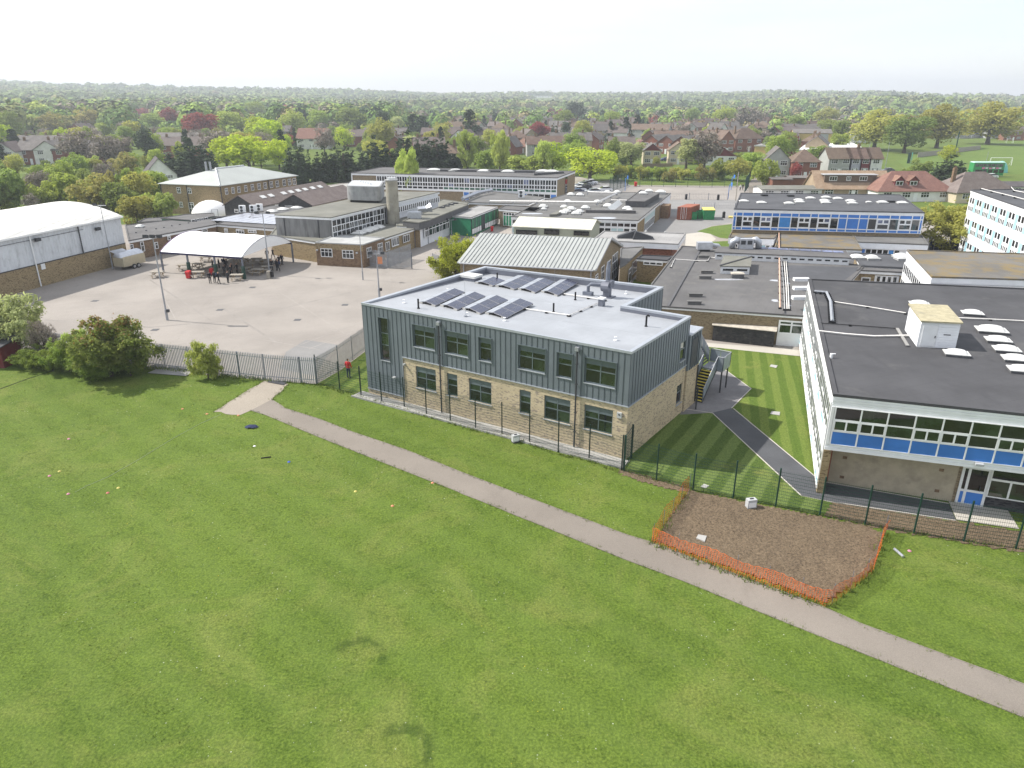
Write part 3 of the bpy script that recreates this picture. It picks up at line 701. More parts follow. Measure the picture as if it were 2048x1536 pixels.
# the roof falls to the front edge: parapet only on the other sides
def roofz(p):   # membrane level
    f = Fac(nFL,nFR); d = -(Vector((p[0],p[1],0)) - f.A).dot(f.n); return NBZ-.12 - .030*max(0,d)
q = MB(); ins = inset(npoly, .06)
q.add([(p[0],p[1],roofz(p)) for p in ins], [tuple(range(6))]); q.build('roof', 'membrane', nb)
q = MB(); cw = .32
for k in range(6):
    a,b = npoly[k], npoly[(k+1)%6]; i1 = inset(npoly,-.05); i2 = inset(npoly,cw)
    front = k == 0
    if k in (0,1): i2 = inset(npoly,.12 if k == 0 else .22)
    z = NBZ
    A0,B0,B1,A1 = i1[k],i1[(k+1)%6],i2[(k+1)%6],i2[k]
    zb = NBZ-.16
    vs_ = [(A0[0],A0[1],zb),(B0[0],B0[1],zb),(B1[0],B1[1],zb),(A1[0],A1[1],zb)]; vs_ += [(x,y,z) for x,y,_ in vs_]
    q.add(vs_, [(4,5,6,7),(0,1,5,4),(1,2,6,5),(2,3,7,6),(3,0,4,7)])
q.build('coping', 'coping', nb)
q = MB(); i2 = inset(npoly,cw-.01)
for k in (2,3,4,5):
    A1,B1 = i2[k], i2[(k+1)%6]; q.add([(A1[0],A1[1],roofz(A1)-.05),(B1[0],B1[1],roofz(B1)-.05),(B1[0],B1[1],NBZ-.01),(A1[0],A1[1],NBZ-.01)], [(0,1,2,3)])
q.build('upstand', 'upstand', nb)
# downpipes with hoppers
for (xt,yt,xb,yb) in [(879,648,884.6,822),(1156.5,699,1150.6,894)]:
    u,zt = FF.px(xt,yt); q = MB(); q.tube([FF.p(u,zt,.14),FF.p(u,ZB,.14),FF.p(u,.1,.14)], .055, 8)
    for z in (1.2,2.6,4.6,6): q.fbox(FF,u-.08,u+.08,z,z+.05,.065,.2)
    d = q.build('downpipe', 'dark_grey', nb); q = MB(); q.fbox(FF,u-.13,u+.13,zt-.05,zt+.2,.065,.26); q.build('hopper', 'galv', d)
u,z = FF.px(1239.5,830); q = MB(); q.fbox(FF,u-.16,u+.16,z-.18,z+.2,.0,.11); q.fbox(FF,u-.06,u+.06,z+.02,z+.1,.11,.13,1); q.build('alarm_box', ['pale_box','dark_grey'], nb)
u,z = FF.px(793,754); q = MB(); q.fbox(FF,u-.2,u+.05,z,z+.05,.07,.35); q.fbox(FF,u-.04,u+.08,z-.1,z-.03,.07,.16); q.build('wall_light', 'pale_box', nb)
u,z = FF.px(810,728); q = MB(); q.fbox(FF,u-.06,u+.06,z-.06,z+.06,.0,.2); q.build('camera_dome', 'pale_box', nb)
# lower entrance bay behind the right-hand wing
e1, e2 = FF.e, FR_.e; c0 = Vector((nRB.x,nRB.y,0))
bay = [c0 + e1*.12 + e2*.05, c0 + e1*.12 + e2*2.3, c0 - e1*4.2 + e2*2.3, c0 - e1*4.2 + e2*.05]
q = MB(); q.prism(bay, -.1, 3.3); q.build('bay_wall', 'brick_new', nb)
q = MB(); q.prism(inset(bay,-.03), 3.3, 6.0); q.build('bay_cladding', 'cladding', nb)
q = MB(); q.prism(inset(bay,-.08), 6.0, 6.12); q.build('bay_roof', 'coping', nb)
Fb = Fac(bay[0],bay[1])
for k in range(1,7): q = MB(); q.fbox(Fb,k*Fb.L/7-.02,k*Fb.L/7+.02,3.3,6.0,.03,.08); q.build('cladding_seam', 'cladding_seam', nb)
q = MB(); q.fbox(Fb,.4,1.5,3.5,5.6,.031,.07); q.build('door', 'dark_grey', nb)
q = MB(); q.fbox(Fb,2.0,2.06,.2,3.2,.03,.12); q.build('downpipe', 'dark_grey', nb)
# concrete apron along the front
q = MB(); ap = [FF.p(-.7,0,0),FF.p(-.7,0,1.25),FF.p(FF.L+.35,0,1.15),FF.p(FF.L+.35,0,0)]; q.prism(ap, -.05, .07)
tag(q.build('concrete_apron', 'concrete'), kind='structure')
q = MB(); q.fbox(FF,-.7,FF.L+.35,-.05,.13,1.19,1.27); tag(q.build('apron_kerb', 'paving'), kind='structure')

# roof furniture of the new building
def RP(x, y): # point on that roof seen at x,y
    p = W(x,y,NBZ-.3)
    for _ in range(4): p = W(x,y,roofz(p))
    return p
def tent(x0,y0,x1,y1,x2,y2,x3,y3, label, both=True):
    """double-pitch solar mounting: front-lower-left, back-left, back-right, front-right of the dark slope"""
    A,B,C_,D = [RP(x,y) for x,y in ((x0,y0),(x1,y1),(x2,y2),(x3,y3))]
    t = thing('solar_array', label, 'solar panels', A.copy(), 'solar arrays on the new roof')
    lu = (B-A); wv = (D-A); lu.z = wv.z = 0; up = Vector((0,0,1))
    base = A; z = A.z+.12; hi, lo_ = .13, .02
    # dark slope falls from A-B (high) to D-C (low); a second slope falls back the other way
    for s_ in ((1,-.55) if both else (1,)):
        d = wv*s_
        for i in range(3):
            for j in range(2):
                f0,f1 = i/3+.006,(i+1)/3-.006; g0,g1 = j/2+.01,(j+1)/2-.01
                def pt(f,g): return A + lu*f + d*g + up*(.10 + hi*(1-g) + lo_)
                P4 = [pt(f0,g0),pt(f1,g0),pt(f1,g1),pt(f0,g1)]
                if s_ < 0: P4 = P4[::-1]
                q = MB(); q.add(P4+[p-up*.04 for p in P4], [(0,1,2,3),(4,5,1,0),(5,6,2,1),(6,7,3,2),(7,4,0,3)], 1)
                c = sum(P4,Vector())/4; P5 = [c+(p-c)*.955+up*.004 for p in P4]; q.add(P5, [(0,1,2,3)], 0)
                q.build('solar_module' if s_ > 0 else 'back_slope_sky_tone', ['solar','solar_frame'] if s_ > 0 else ['coping','coping'], t)  # back slope in plain pale grey: sky reflection put into its colour
        for f in (.02,.35,.67,.98):
            q = MB(); a_ = A+lu*f
            q.tube([a_+up*.02+d*.02,a_+up*.02+d*1.0],.03,4); q.tube([a_+d*.04,a_+d*.04+up*.2],.025,4); q.build('mounting_rail', 'black', t)
            q = MB(); o_ = a_+d*.78; q.obox(o_-lu.normalized()*.12-d.normalized()*.2+up*.005, lu.normalized()*.24, d.normalized()*.4, up*.1); q.build('ballast', 'concrete', t)
def C1(x,y): return 700+x/5.12, 520+y/5.12
_c = ['nearest to the left parapet','second from the left parapet','third from the left parapet','nearest to the front right']
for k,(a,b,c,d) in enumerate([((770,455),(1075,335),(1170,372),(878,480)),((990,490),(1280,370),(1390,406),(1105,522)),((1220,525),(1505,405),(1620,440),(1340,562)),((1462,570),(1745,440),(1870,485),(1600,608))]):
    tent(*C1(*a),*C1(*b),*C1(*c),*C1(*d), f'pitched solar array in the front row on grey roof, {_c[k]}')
def C2(x,y): return 1050+x/5.12, 520+y/5.12
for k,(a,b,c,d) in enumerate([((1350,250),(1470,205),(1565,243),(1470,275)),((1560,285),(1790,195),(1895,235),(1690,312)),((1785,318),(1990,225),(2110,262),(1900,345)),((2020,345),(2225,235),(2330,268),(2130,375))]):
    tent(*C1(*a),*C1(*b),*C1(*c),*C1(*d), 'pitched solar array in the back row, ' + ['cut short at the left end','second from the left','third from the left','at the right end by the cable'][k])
# square rooflight
def kerbed_light(p, ex, ey, h, cap, mats, name, label, cat, group=None, dome=0):
    t = thing(name, label, cat, p, group); q = MB(); up = Vector((0,0,1)); ex, ey = Vector(ex), Vector(ey)
    q.obox(p-ex/2-ey/2, ex, ey, up*h); q.build('kerb', mats[0], t)
    q = MB(); o = p-ex*.54-ey*.54+up*(h+.002); q.obox(o, ex*1.08, ey*1.08, up*cap)
    if dome: dome_on(q, p+up*(h+cap), ex*.98, ey*.98, dome)
    q.build('dome' if dome else 'lid', mats[1], t, smooth=False); return t
def dome_on(q, c, ex, ey, h, n=6):
    b = len(q.v)
    for i in range(n+1):
        for j in range(n+1):
            x,y = 2*i/n-1, 2*j/n-1; z = h*((1-x*x)*(1-y*y))**.5
            q.v.append(tuple(c+ex*(x/2)+ey*(y/2)+Vector((0,0,z))))
    for i in range(n):
        for j in range(n): q.f.append([b+i*(n+1)+j,b+(i+1)*(n+1)+j,b+(i+1)*(n+1)+j+1,b+i*(n+1)+j+1]); q.m.append(0)
kerbed_light(RP(942,560), e1*1.55, e2*1.15, .3, .2, ('upstand','dome'), 'roof_hatch', 'white lidded roof hatch near the left parapet of new block', 'hatch')
def vent_pipe(x, y, h, label, bend=False):
    p = RP(x,y); q = MB(); up = Vector((0,0,1))
    pts = [p, p+up*h] + ([p+up*(h+.08)+e1*.08, p+up*(h+.02)+e1*.22] if bend else [])
    q.tube(pts, .07, 8); q.cyl(p, .11, .11, p.z, p.z+.06, 8); tag(q.build('vent_pipe', 'black', origin=p), label, 'vent pipe', 'black vent pipes on the new roof')
vent_pipe(837,617,.75,'black soil vent pipe beside the front row of solar arrays')
vent_pipe(994.5,560,.65,'black vent pipe behind the back row of solar arrays')
vent_pipe(1150.5,600,.65,'black vent pipe between the two cable runs')
vent_pipe(1107,624.5,.7,'black vent pipe beside the front cable run')
vent_pipe(1292,653,.75,'black bent vent pipe on the right-hand wing roof', True)
p = RP(1203,612); q = MB(); q.obox(p-e1*.2-e2*.2, e1*.4, e2*.4, (0,0,.55)); q.obox(p-e1*.25-e2*.25+Vector((0,0,.552)), e1*.5, e2*.5, (0,0,.12), 1); tag(q.build('vent_cowl', ['upstand','white'], origin=p), 'grey box vent with white cap on new roof', 'vent')
# flue with fan
p = RP(1214,594); t = thing('flue', 'dark grey fan unit and tall tapered flue on new roof', 'flue', p); up = Vector((0,0,1))
q = MB(); q.obox(p-e1*.55-e2*.5, e1*1.1, e2*1.0, up*.06); q.build('base_slab', 'upstand', t)
q = MB(); q.obox(p-e1*.25-e2*.25+up*.06, e1*.5, e2*.5, up*.75); q.tube([p+up*.9-e1*.35-e2*.2,p+up*.9+e1*.3-e2*.2], .42, 12); q.obox(p-e1*.05-e2*.3+up*.85, e1*.5, e2*.6, up*.55); q.build('fan', 'upstand', t)
q = MB(); q.tube([p+up*1.4,p+up*2.3,p+up*2.9], [.2,.2,.1], 10); q.build('stack', 'steel_grey', t)
pb = RP(1176,590); q = MB(); q.tube([pb+up*.2,pb+up*.75,pb+up*.95+e1*.25,p+up*.98-e1*.4], .14, 10); q.obox(pb-e1*.4-e2*.2+up*.004, e1*.8, e2*.4, up*.28); q.build('duct', 'steel_grey', t)
# cable trays on black feet
def run(name, label, pts, r, mat, feet=True, lift=.12, foot='black', gap=1.6, cat='cable run', fw=.3, group=None):
    t = thing(name, label, cat, pts[0], group); q = MB(); up = Vector((0,0,lift)); q.tube([p+up for p in pts], r, 4); q.build('tray', mat, t)
    if feet:
        for a,b in zip(pts,pts[1:]):
            d = b-a; n = max(1,int(d.length/gap)); s_ = Vector((-d.y,d.x,0)).normalized()
            for i in range(n+1):
                q = MB(); c = a+d*(i/n); q.obox(c-s_*fw/2-d.normalized()*.08, d.normalized()*.16, s_*fw, (0,0,lift)); q.build('foot', foot, t)
    return t
run('cable_tray', 'white cable tray on black feet from front solar arrays', [RP(*C2(0,512)),RP(*C2(450,578)),RP(*C2(775,440))], .05, 'pipe_white', lift=.1, gap=1.5)
run('cable_tray', 'white cable tray on black feet from back solar arrays', [RP(*C2(400,360)),RP(*C2(650,398)),RP(*C2(820,422))], .05, 'pipe_white', lift=.1, gap=1.5)
for k,(x,y) in enumerate([(808,606),(895,583),(934,632),(1009,642),(1231,681),(1252,588),(1046,549)]):
    p = RP(x,y); q = MB(); q.cyl(p,.14,.14,p.z,p.z+.04,8); q.cyl(p,.03,.03,p.z+.04,p.z+.22,6); q.obox(p+Vector((-.08,-.08,.2)),(.16,0,0),(0,.16,0),(0,0,.06))
    tag(q.build('anchor_post', 'white', origin=p), 'small white fall-arrest anchor post on the pale grey roof', 'anchor', 'fall-arrest anchors')
p = RP(1109,566); q = MB(); q.cyl(p,.012,.008,p.z,p.z+2.2,5); q.cyl(p,.14,.14,p.z,p.z+.1,8); tag(q.build('lightning_rod','galv',origin=p),'thin lightning rod behind the back solar row','rod')
p = RP(931,633); q = MB(); q.cyl(p,.012,.008,p.z,p.z+2.6,5); q.cyl(p,.14,.14,p.z,p.z+.1,8); tag(q.build('lightning_rod','galv',origin=p),'thin lightning rod in front of the front solar row','rod')

# external steel stair
st = thing('steel_stair', 'grey steel outside stair with yellow-nosed treads beside the new block', 'staircase', W(1390,800))
s0 = W(1375,799); s1 = W(1404,806); wdir = (s1-s0); SW = wdir.length; wdir.normalize(); fdir = e2.copy(); up = Vector((0,0,1))
NS, ZL = 11, 1.95; tL = W(1402,742,ZL); RUN = (tL-s0).dot(fdir)/NS
RUN = max(.24,min(.34,RUN))
for k in range(NS):
    z = ZL*(k+1)/(NS+1); o = s0 + fdir*(RUN*k)
    q = MB(); q.obox(o+up*(z-.05), wdir*SW, fdir*(RUN+.03), up*.05); tr = q.build('tread', 'dark_grey', st)
    q = MB(); q.obox(o-fdir*.01+up*(z+.002), wdir*SW, fdir*.085, up*.012); q.obox(o-fdir*.022+up*(z-.05), wdir*SW, fdir*.01, up*.06); q.build('nosing', 'yellow', tr)
    q = MB(); q.obox(o+fdir*.01+up*(z-ZL/(NS+1)), wdir*SW, fdir*.02, up*(ZL/(NS+1)-.052)); q.build('riser', 'black', st)
lp = s0 + fdir*(RUN*NS); LD = 1.7
q = MB(); q.obox(lp+up*(ZL-.12), wdir*(SW+.5), fdir*LD, up*.12); q.build('landing', 'galv', st)
# upper flight back to the bay door
du = (-e1); uo = lp + fdir*.1; ULEN = max(1.0,(lp-(c0+e1*.45)).dot(e1)); NU = 9
for k in range(NU):
    z = ZL + (3.45-ZL)*(k+1)/NU; q = MB(); q.obox(uo+du*(ULEN*k/NU)+up*(z-.04), du*(ULEN/NU+.02), fdir*1.3, up*.04); q.build('tread', 'dark_grey', st)
def rail(p0, p1, h=1.1, panel=True, nm='balustrade_panel', n=4, thick=.03):
    p0, p1 = Vector(p0), Vector(p1); d = p1-p0
    for i in range(n):
        a = p0+d*(i/n)+d*.01; b = p0+d*((i+1)/n)-d*.01; s_ = Vector((-d.y,d.x,0)).normalized()*thick
        q = MB(); vs_ = [a+up*.02,b+up*.02,b+up*(h-.06),a+up*(h-.06)]; q.add(vs_+[v+s_ for v in vs_], [(0,1,2,3),(7,6,5,4),(0,4,5,1),(1,5,6,2),(2,6,7,3),(3,7,4,0)]); q.build(nm, 'stair_panel', st)
    q = MB(); q.tube([p0+up*h,p1+up*h], .035, 6); q.build('handrail', 'galv', st)
    for i in (0,n): q = MB(); q.tube([p0+d*(i/n),p0+d*(i/n)+up*h], .03, 6); q.build('post', 'steel_grey', st)
rail(s0+up*.1, lp+up*ZL, 1.05); rail(s1+up*.1, lp+wdir*SW+up*ZL, 1.05)
far = lp+fdir*LD
rail(lp+wdir*(SW+.5)+up*ZL, far+wdir*(SW+.5)+up*ZL, 1.1, n=2); rail(far+up*ZL, far+wdir*(SW+.5)+up*ZL, 1.1, n=2); rail(lp+wdir*SW+up*ZL, lp+wdir*(SW+.5)+up*ZL, 1.1, n=1)
rail(uo+up*ZL, uo+du*ULEN+up*3.45, 1.05, n=3); rail(uo+fdir*1.3+up*ZL, uo+du*ULEN+fdir*1.3+up*3.45, 1.05, n=3)
for a in (lp+wdir*(SW+.4)+fdir*.15, lp+wdir*(SW+.4)+fdir*(LD-.15), lp+wdir*.2+fdir*(LD-.15), lp+wdir*.2+fdir*.1, c0+e1*.7+e2*1.0): q = MB(); q.tube([a,a+up*(ZL-.12 if a is not None else 0)], .06, 6); q.build('leg', 'dark_grey', st)
for s_ in (s0,s1): q = MB(); q.obox(s_+up*.0-wdir*.03, wdir*.05, fdir*(RUN*NS)+up*(ZL-.1), up*.22); q.build('stringer', 'dark_grey', st)
# ------------------------------------------------------------------ classroom block on the right
def zat(p, y):
    """height above point p that is seen on image row y"""
    v = (768-y)/FPX; dy = math.cos(PITCH)+v*math.sin(PITCH); dz = -math.sin(PITCH)+v*math.cos(PITCH)
    return CAMH + p[1]/dy*dz
def ext(a, b, k): return a + (b-a)*k
RZ = 6.4
rA, rB, rD, rE = W(1668,790,RZ), W(2048,829.5,RZ), W(1618,559,RZ), W(2048,578,RZ)
rB2, rE2 = ext(rA,rB,1.6), ext(rD,rE,1.35)
cb = thing('classroom_block', 'two-storey classroom block with white frames, bright blue panels and dark felt roof', 'building', W(1652,964))
F = Fac(rA,rB2); zb = F.px(1655,899)[1]; zs_ = F.px(1657,887)[1]; zt = F.px(1668,812)[1]
lA, lB = W(1651,964), W(1905,1004); Fl = Fac(lA, ext(lA,lB,3.2)); FLs = Fac(rD,rA)
q = MB(); q.prism(inset([rA,rB2,rE2,rD],.12), zb+.1, RZ-.06); q.build('upper_wall', 'white_board', cb)
q = MB(); up_i = inset([rA,rB2,rE2,rD],.5); q.prism([Fl.p(0,0),Fl.p(Fl.L,0),up_i[2],up_i[3]], -.2, zb+.1); q.build('lower_wall', 'render_tan', cb)
q = MB(); q.prism(inset([rA,rB2,rE2,rD],-.06), RZ-.06, RZ)
o1, o2 = inset([rA,rB2,rE2,rD],-.05), inset([rA,rB2,rE2,rD],.2)
for k in range(4):
    a,b,c_,d = o1[k],o1[(k+1)%4],o2[(k+1)%4],o2[k]
    q.add([(v[0],v[1],RZ+.001) for v in (a,b,c_,d)]+[(v[0],v[1],RZ+.09) for v in (a,b,c_,d)], [(4,5,6,7),(0,1,5,4),(1,2,6,5),(2,3,7,6),(3,0,4,7)])
q.build('roof', 'felt_dark', cb)
# white boarded fascia, three boards
for k in range(4):
    z1_ = RZ-.08-(RZ-.08-zt)*k/4; z0_ = RZ-.08-(RZ-.08-zt)*(k+1)/4
    q = MB(); q.fbox(F,-.02,F.L,z0_+.012,z1_,-.1,.035+.012*(k%2)); q.build('fascia_board', 'white_board', cb)
for k in range(2):
    q = MB(); h = (zs_-zb)/2; q.fbox(F,-.02,F.L,zb+h*k+.012,zb+h*(k+1),-.1,.07-.02*k); q.build('fascia_board', 'white_board', cb)
q = MB(); q.fbox(FLs,0,FLs.L+.02,RZ-.5,RZ-.07,-.1,.03); q.build('fascia_board', 'white_board', cb)
u0 = F.px(1659,887)[0]; bw = (F.px(2040.7,932.5)[0]-u0)/7; NBY = int((F.L-u0)/bw); two = [1,1,0,1,1,0,1,1,0,1,1,0,1,1]
zz = (0,.365,.665,1)
def bars(mb, X, Z): pass
fo = curtain(cb, F, u0, u0+bw*NBY, zs_, zt, [k/NBY for k in range(NBY+1)], zz, lambda i,j: 'blue' if j == 0 else (None if (j == 1 and two[i%14]) else ('glass_green' if (i+j)%2 else 'glass')), bar=.08, w=.10)
hz = zt-zs_
for i in range(NBY):
    if two[i%14]:
        for s_ in (0,1): window(cb, F, u0+bw*i+.05+s_*(bw-.1)/2, u0+bw*i+.05+(s_+1)*(bw-.1)/2, zs_+hz*.365+.05, zs_+hz*.665-.05, fr=.045, w=.11, dep=.09, split=True, gm='glass_green' if i%3 == 0 else 'glass')
q = MB(); q.fbox(F,-.02,u0-.065,zs_,zt,-.05,.1); q.build('corner_post', 'white', cb)
# lower front: door and windows
dl, dr = Fl.px(1911,1004)[0], Fl.px(1962,1012)[0]; wz = Fl.px(1966,991)[1]; tz = zb-.02
q = MB(); q.fbox(Fl,Fl.px(1903,1000)[0],dl,-.1,tz,.0,.03); q.build('pier', 'brick_tan', cb)
q = MB(); q.fbox(Fl,dr,Fl.L,-.1,wz,.01,.06); q.build('dark_brick_plinth', 'brick_dark', cb)
door = curtain(cb, Fl, dl, dr, .03, tz, (0,.24,1), (0,.30,.80,1), lambda i,j: 'blue' if j == 0 else 'glass', bar=.14, w=.1, name='door')
q = MB(); q.fbox(Fl,dl+.75*(dr-dl),dl+.75*(dr-dl)+.04,1.0,1.3,.1,.16); q.build('handle', 'dark_grey', door)
nb_ = 7; curtain(cb, Fl, dr+.08, dr+.08+nb_*2.1, wz, tz, [k/nb_ for k in range(nb_+1)], (0,.5,1), lambda i,j: 'glass' if (i+j)%3 else 'glass_green', bar=.13, w=.1,
    extra=lambda mb,X,Z: [mb.fbox(Fl,(X[k]+X[k+1])/2-.05,(X[k]+X[k+1])/2+.05,Z[0]+.065,Z[1]-.065,.004,.108) for k in range(0,nb_) if k%3 != 1])
for x,y in [(1689.8,915),(1683.7,954),(1883,940),(1873.8,981.5)]:
    u,z = Fl.px(x,y); q = MB(); q.fbox(Fl,u-.12,u+.12,z-.09,z+.09,.0,.02); q.build('air_brick', 'brick_brown', cb)
u,z = F.px(1957,926); q = MB(); q.fbox(F,u-.2,u+.2,z-.06,z+.06,.07,.3); q.build('security_light', 'pale_box', cb)
q = MB(); q.fbox(Fl,.02,.09,.1,zb-.1,.01,.08); q.build('downpipe', 'rust_red', cb)
# side facade: window wall of many bays
nsd = 16; L = FLs.L-.25
def side_cell(i, j):
    if j in (1,4): return 'blue_pale' if (i%2 == 0) else 'white'
    if j in (0,): return 'white' if i%3 else 'blue_pale'
    return 'glass' if (i*7+j*3)%5 else 'glass_pale'
def side_extra(mb, X, Z):
    for k in range(nsd):
        for (a,b) in ((2,3),(5,6)):
            m = (X[k]+X[k+1])/2; mb.fbox(FLs,m-.06,m+.06,Z[a]+.06,Z[b]-.06,.004,.075)
            z_ = Z[a]+(Z[b]-Z[a])*.42
            if k%2: mb.fbox(FLs,X[k]+.06,X[k+1]-.06,z_-.06,z_+.06,.004,.07)
curtain(cb, FLs, .1, L, .3, RZ-.5, [k/nsd for k in range(nsd+1)], (0,.10,.16,.42,.55,.66,.97,1), lambda i,j: 'white' if j == 6 else (side_cell(i,j) if j < 2 or j == 4 else ('glass' if j in (2,5) else ('white' if j == 3 else 'blue_pale'))), bar=.16, w=.08, split=True, extra=side_extra)
q = MB(); q.fbox(FLs,FLs.L-2.2,FLs.L-.1,-.1,zb-.1,-.4,.02); q.build('brick_return', 'brick', cb)
# --- things on that roof
def RT(x, y): return W(x,y,RZ)
ru = (rB-rA).normalized(); rv = (rD-rA).normalized()
pf, pr, pb_ = RT(1833.5,694), RT(1910,698), RT(1810,661)
hx, hy = pr-pf, pb_-pf; hh = zat(pf,641)-RZ
hut = thing('plant_hut', 'white weatherboarded plant hut with mossy tan roof on the dark felt', 'hut', pf)
Fh = Fac(pf,pr); up = Vector((0,0,1))
q = MB(); q.obox(pf+up*.004, hx, hy, up*(hh-.1)); q.build('wall', 'white', hut)
for k in range(9):
    z0_ = RZ+.05+k*(hh-.25)/9; q = MB(); q.fbox(Fh,Fh.L*.46,Fh.L,z0_,z0_+(hh-.25)/9-.015,.0,.025+.0); q.build('weatherboard', 'white_board', hut)
Fh2 = Fac(pb_,pf)
for k in range(9):
    z0_ = RZ+.05+k*(hh-.25)/9; q = MB(); q.fbox(Fh2,0,Fh2.L,z0_,z0_+(hh-.25)/9-.015,.0,.025); q.build('weatherboard', 'white_board', hut)
q = MB(); q.fbox(Fh,Fh.L*.06,Fh.L*.42,RZ+.12,RZ+hh-.28,.0,.05); dd = q.build('door', 'white', hut); q = MB(); q.fbox(Fh,Fh.L*.40,Fh.L*.42,RZ+.7,RZ+.85,.05,.09); q.build('handle','dark_grey',dd)
q = MB(); q.fbox(Fh,Fh.L*.62,Fh.L*.8,RZ+hh*.5,RZ+hh*.5+.06,.026,.05); q.build('vent', 'dark_grey', hut)
q = MB(); q.obox(pf-hx*.04-hy*.04+up*(hh-.08), hx*1.08, hy*1.08+up*.1, up*.1); q.build('roof', 'hut_roof', hut)
def domes(lst, z, ex, ey, group, labf, mats=('dome_grey','dome'), h=.16, dh=.22, ref=RT):
    for k,(x,y,s_) in enumerate(lst):
        p = W(x,y,z); kerbed_light(p, ex*s_, ey*s_, h, .05, mats, 'rooflight', labf(k), 'rooflight', group, dome=dh*s_)
_dl = ['behind the other domes, right of the plant hut','on a large dark kerb','first below the large kerbed dome','second below the large kerbed dome','third below the large kerbed dome','lowest of the right-hand line','right beside the plant hut corner','peeping out behind the plant hut']
domes([(1944,630,1.1),(1982,664,1.45),(1995,684,1.15),(2012,703,1.15),(2031,722,1.15),(2044,744,1.15),(1912,711,1.1),(1838,611,1.1)], RZ, ru*1.25, rv*.85, 'domed rooflights on the right-hand roof', lambda k: 'white domed rooflight, '+_dl[k], ('kerb_dark','dome'))
run('cable_run', 'pale cable run on black pads across the right-hand roof to the hut', [RT(1669,606),RT(1735,616),RT(1811,628.5)], .05, 'pipe_white', gap=2.2, foot='black', lift=.1)
run('cable_run', 'pale cable run on black pads right of the plant hut', [RT(1911,638),RT(1980,641),RT(2060,645)], .05, 'pipe_white', gap=2.0, lift=.1)
run('cable_run', 'thin dark cable run on black pads below the pale one', [RT(1640,648),RT(1700,652),RT(1794,659)], .03, 'black', gap=1.8, lift=.08)
run('roof_pipe', 'white pipe lying across the roof to the plant hut', [RT(1637,665),RT(1690,671),RT(1748,675.5),RT(1817,674)], .06, 'pipe_white', feet=False, lift=.12, cat='pipe')
run('roof_conduit', 'thick grey lagged conduit bending along the roof edge', [RT(1628,586.5),RT(1653,588.5),RT(1661,606),RT(1664,646)], .13, 'galv', gap=.5, foot='black', lift=.16, fw=.5)
q = MB(); a,b = RT(1794,659), RT(1815,694); d = b-a; s_ = Vector((-d.y,d.x,0)).normalized()*.2; q.obox(a-s_/2+Vector((0,0,.06)), d, s_, (0,0,.06)); tag(q.build('roof_plank','paving',origin=a), 'grey plank lying on the roof left of the plant hut', 'plank')
q = MB(); p = RT(1662,716); q.cyl(p,.1,.1,RZ,RZ+.3,8); q.tube([p+Vector((0,0,.28)),p+Vector((.25,0,.28))],.05,6); tag(q.build('overflow_pipe','white',origin=p), 'small white bent pipe near the roof edge', 'pipe')

# ------------------------------------------------------------------ green mesh fence
def mesh_fence(name, label, posts, h, mat, panel_mat, step=.2, r=.007, vr=.0035, vstep=.1, post_r=.04):
    t = thing(name, label, 'fence', posts[0])
    for p in posts:
        q = MB(); q.obox(Vector(p)+Vector((-post_r,-post_r*.8,-.1)), (post_r*2,0,0), (0,post_r*1.6,0), (0,0,h+.2)); q.build('post', mat, t)
    for a,b in zip(posts,posts[1:]):
        a,b = Vector(a),Vector(b); d = b-a; q = MB(); z = .06; s_ = Vector((-d.y,d.x,0)).normalized()
        while z < h+.01:
            q.obox(a+Vector((0,0,z-r)), d, s_*r*2, (0,0,r*2)); z += step
        n = int(d.length/vstep)
        for i in range(1,n):
            c = a+d*i/n; q.obox(c-s_*vr+Vector((0,0,.05)), d.normalized()*vr*2, s_*vr*2, (0,0,h-.08))
        tag(q.build('mesh_panel', panel_mat, t), kind='stuff')
    return t
pl = [(722.5,791.3),(763.5,804),(808.8,814.8),(853,829.4),(900.8,842.5),(951.4,858.7),(1004,869.5),(1059,885),(1116.4,904.6),(1178,918),(1243,941)]
mesh_fence('mesh_fence', 'dark green mesh fence standing along the front of the new block', [W(*p) for p in pl], 2.4, 'fence_dark', 'fence_green')
mesh_fence('mesh_fence', 'short dark green mesh fence from palisade to the new block corner', [W(634,766),W(680,781),W(722,791)], 2.4, 'fence_dark', 'fence_green')
POSTS_A = pl
pr_ = [(1248,943),(1312.4,960.6),(1385.6,981),(1466,997),(1551,1013),(1639,1032),(1729.6,1050),(1827,1067.5),(1927,1083.5),(2031,1098),(2140,1117),(2250,1136)]
mesh_fence('mesh_fence', 'green mesh fence between striped lawn and soil bed', [W(*p) for p in pr_], 2.4, 'fence_green', 'fence_green')
POSTS_B = pr_
# narrow gate at the corner of the new block
ga, gb = W(1247,940), W(1262,917); gt = thing('mesh_gate', 'narrow dark green mesh gate at the corner of new block', 'gate', ga); d = gb-ga; up = Vector((0,0,1))
for a in (ga,gb): q = MB(); q.obox(a-Vector((.06,.06,.1)), (.12,0,0), (0,.12,0), (0,0,2.55)); q.build('gate_post', 'fence_dark', gt)
q = MB(); q.tube([ga+d*.06+up*.12,ga+d*.06+up*2.35,ga+d*.94+up*2.35,ga+d*.94+up*.12,ga+d*.06+up*.12], .03, 4); q.build('gate_frame', 'fence_dark', gt)
q = MB()
for k in range(1,11): q.tube([ga+d*.06+up*(.12+.22*k),ga+d*.94+up*(.12+.22*k)], .009, 4)
tag(q.build('mesh_panel', 'fence_green', gt), kind='stuff')
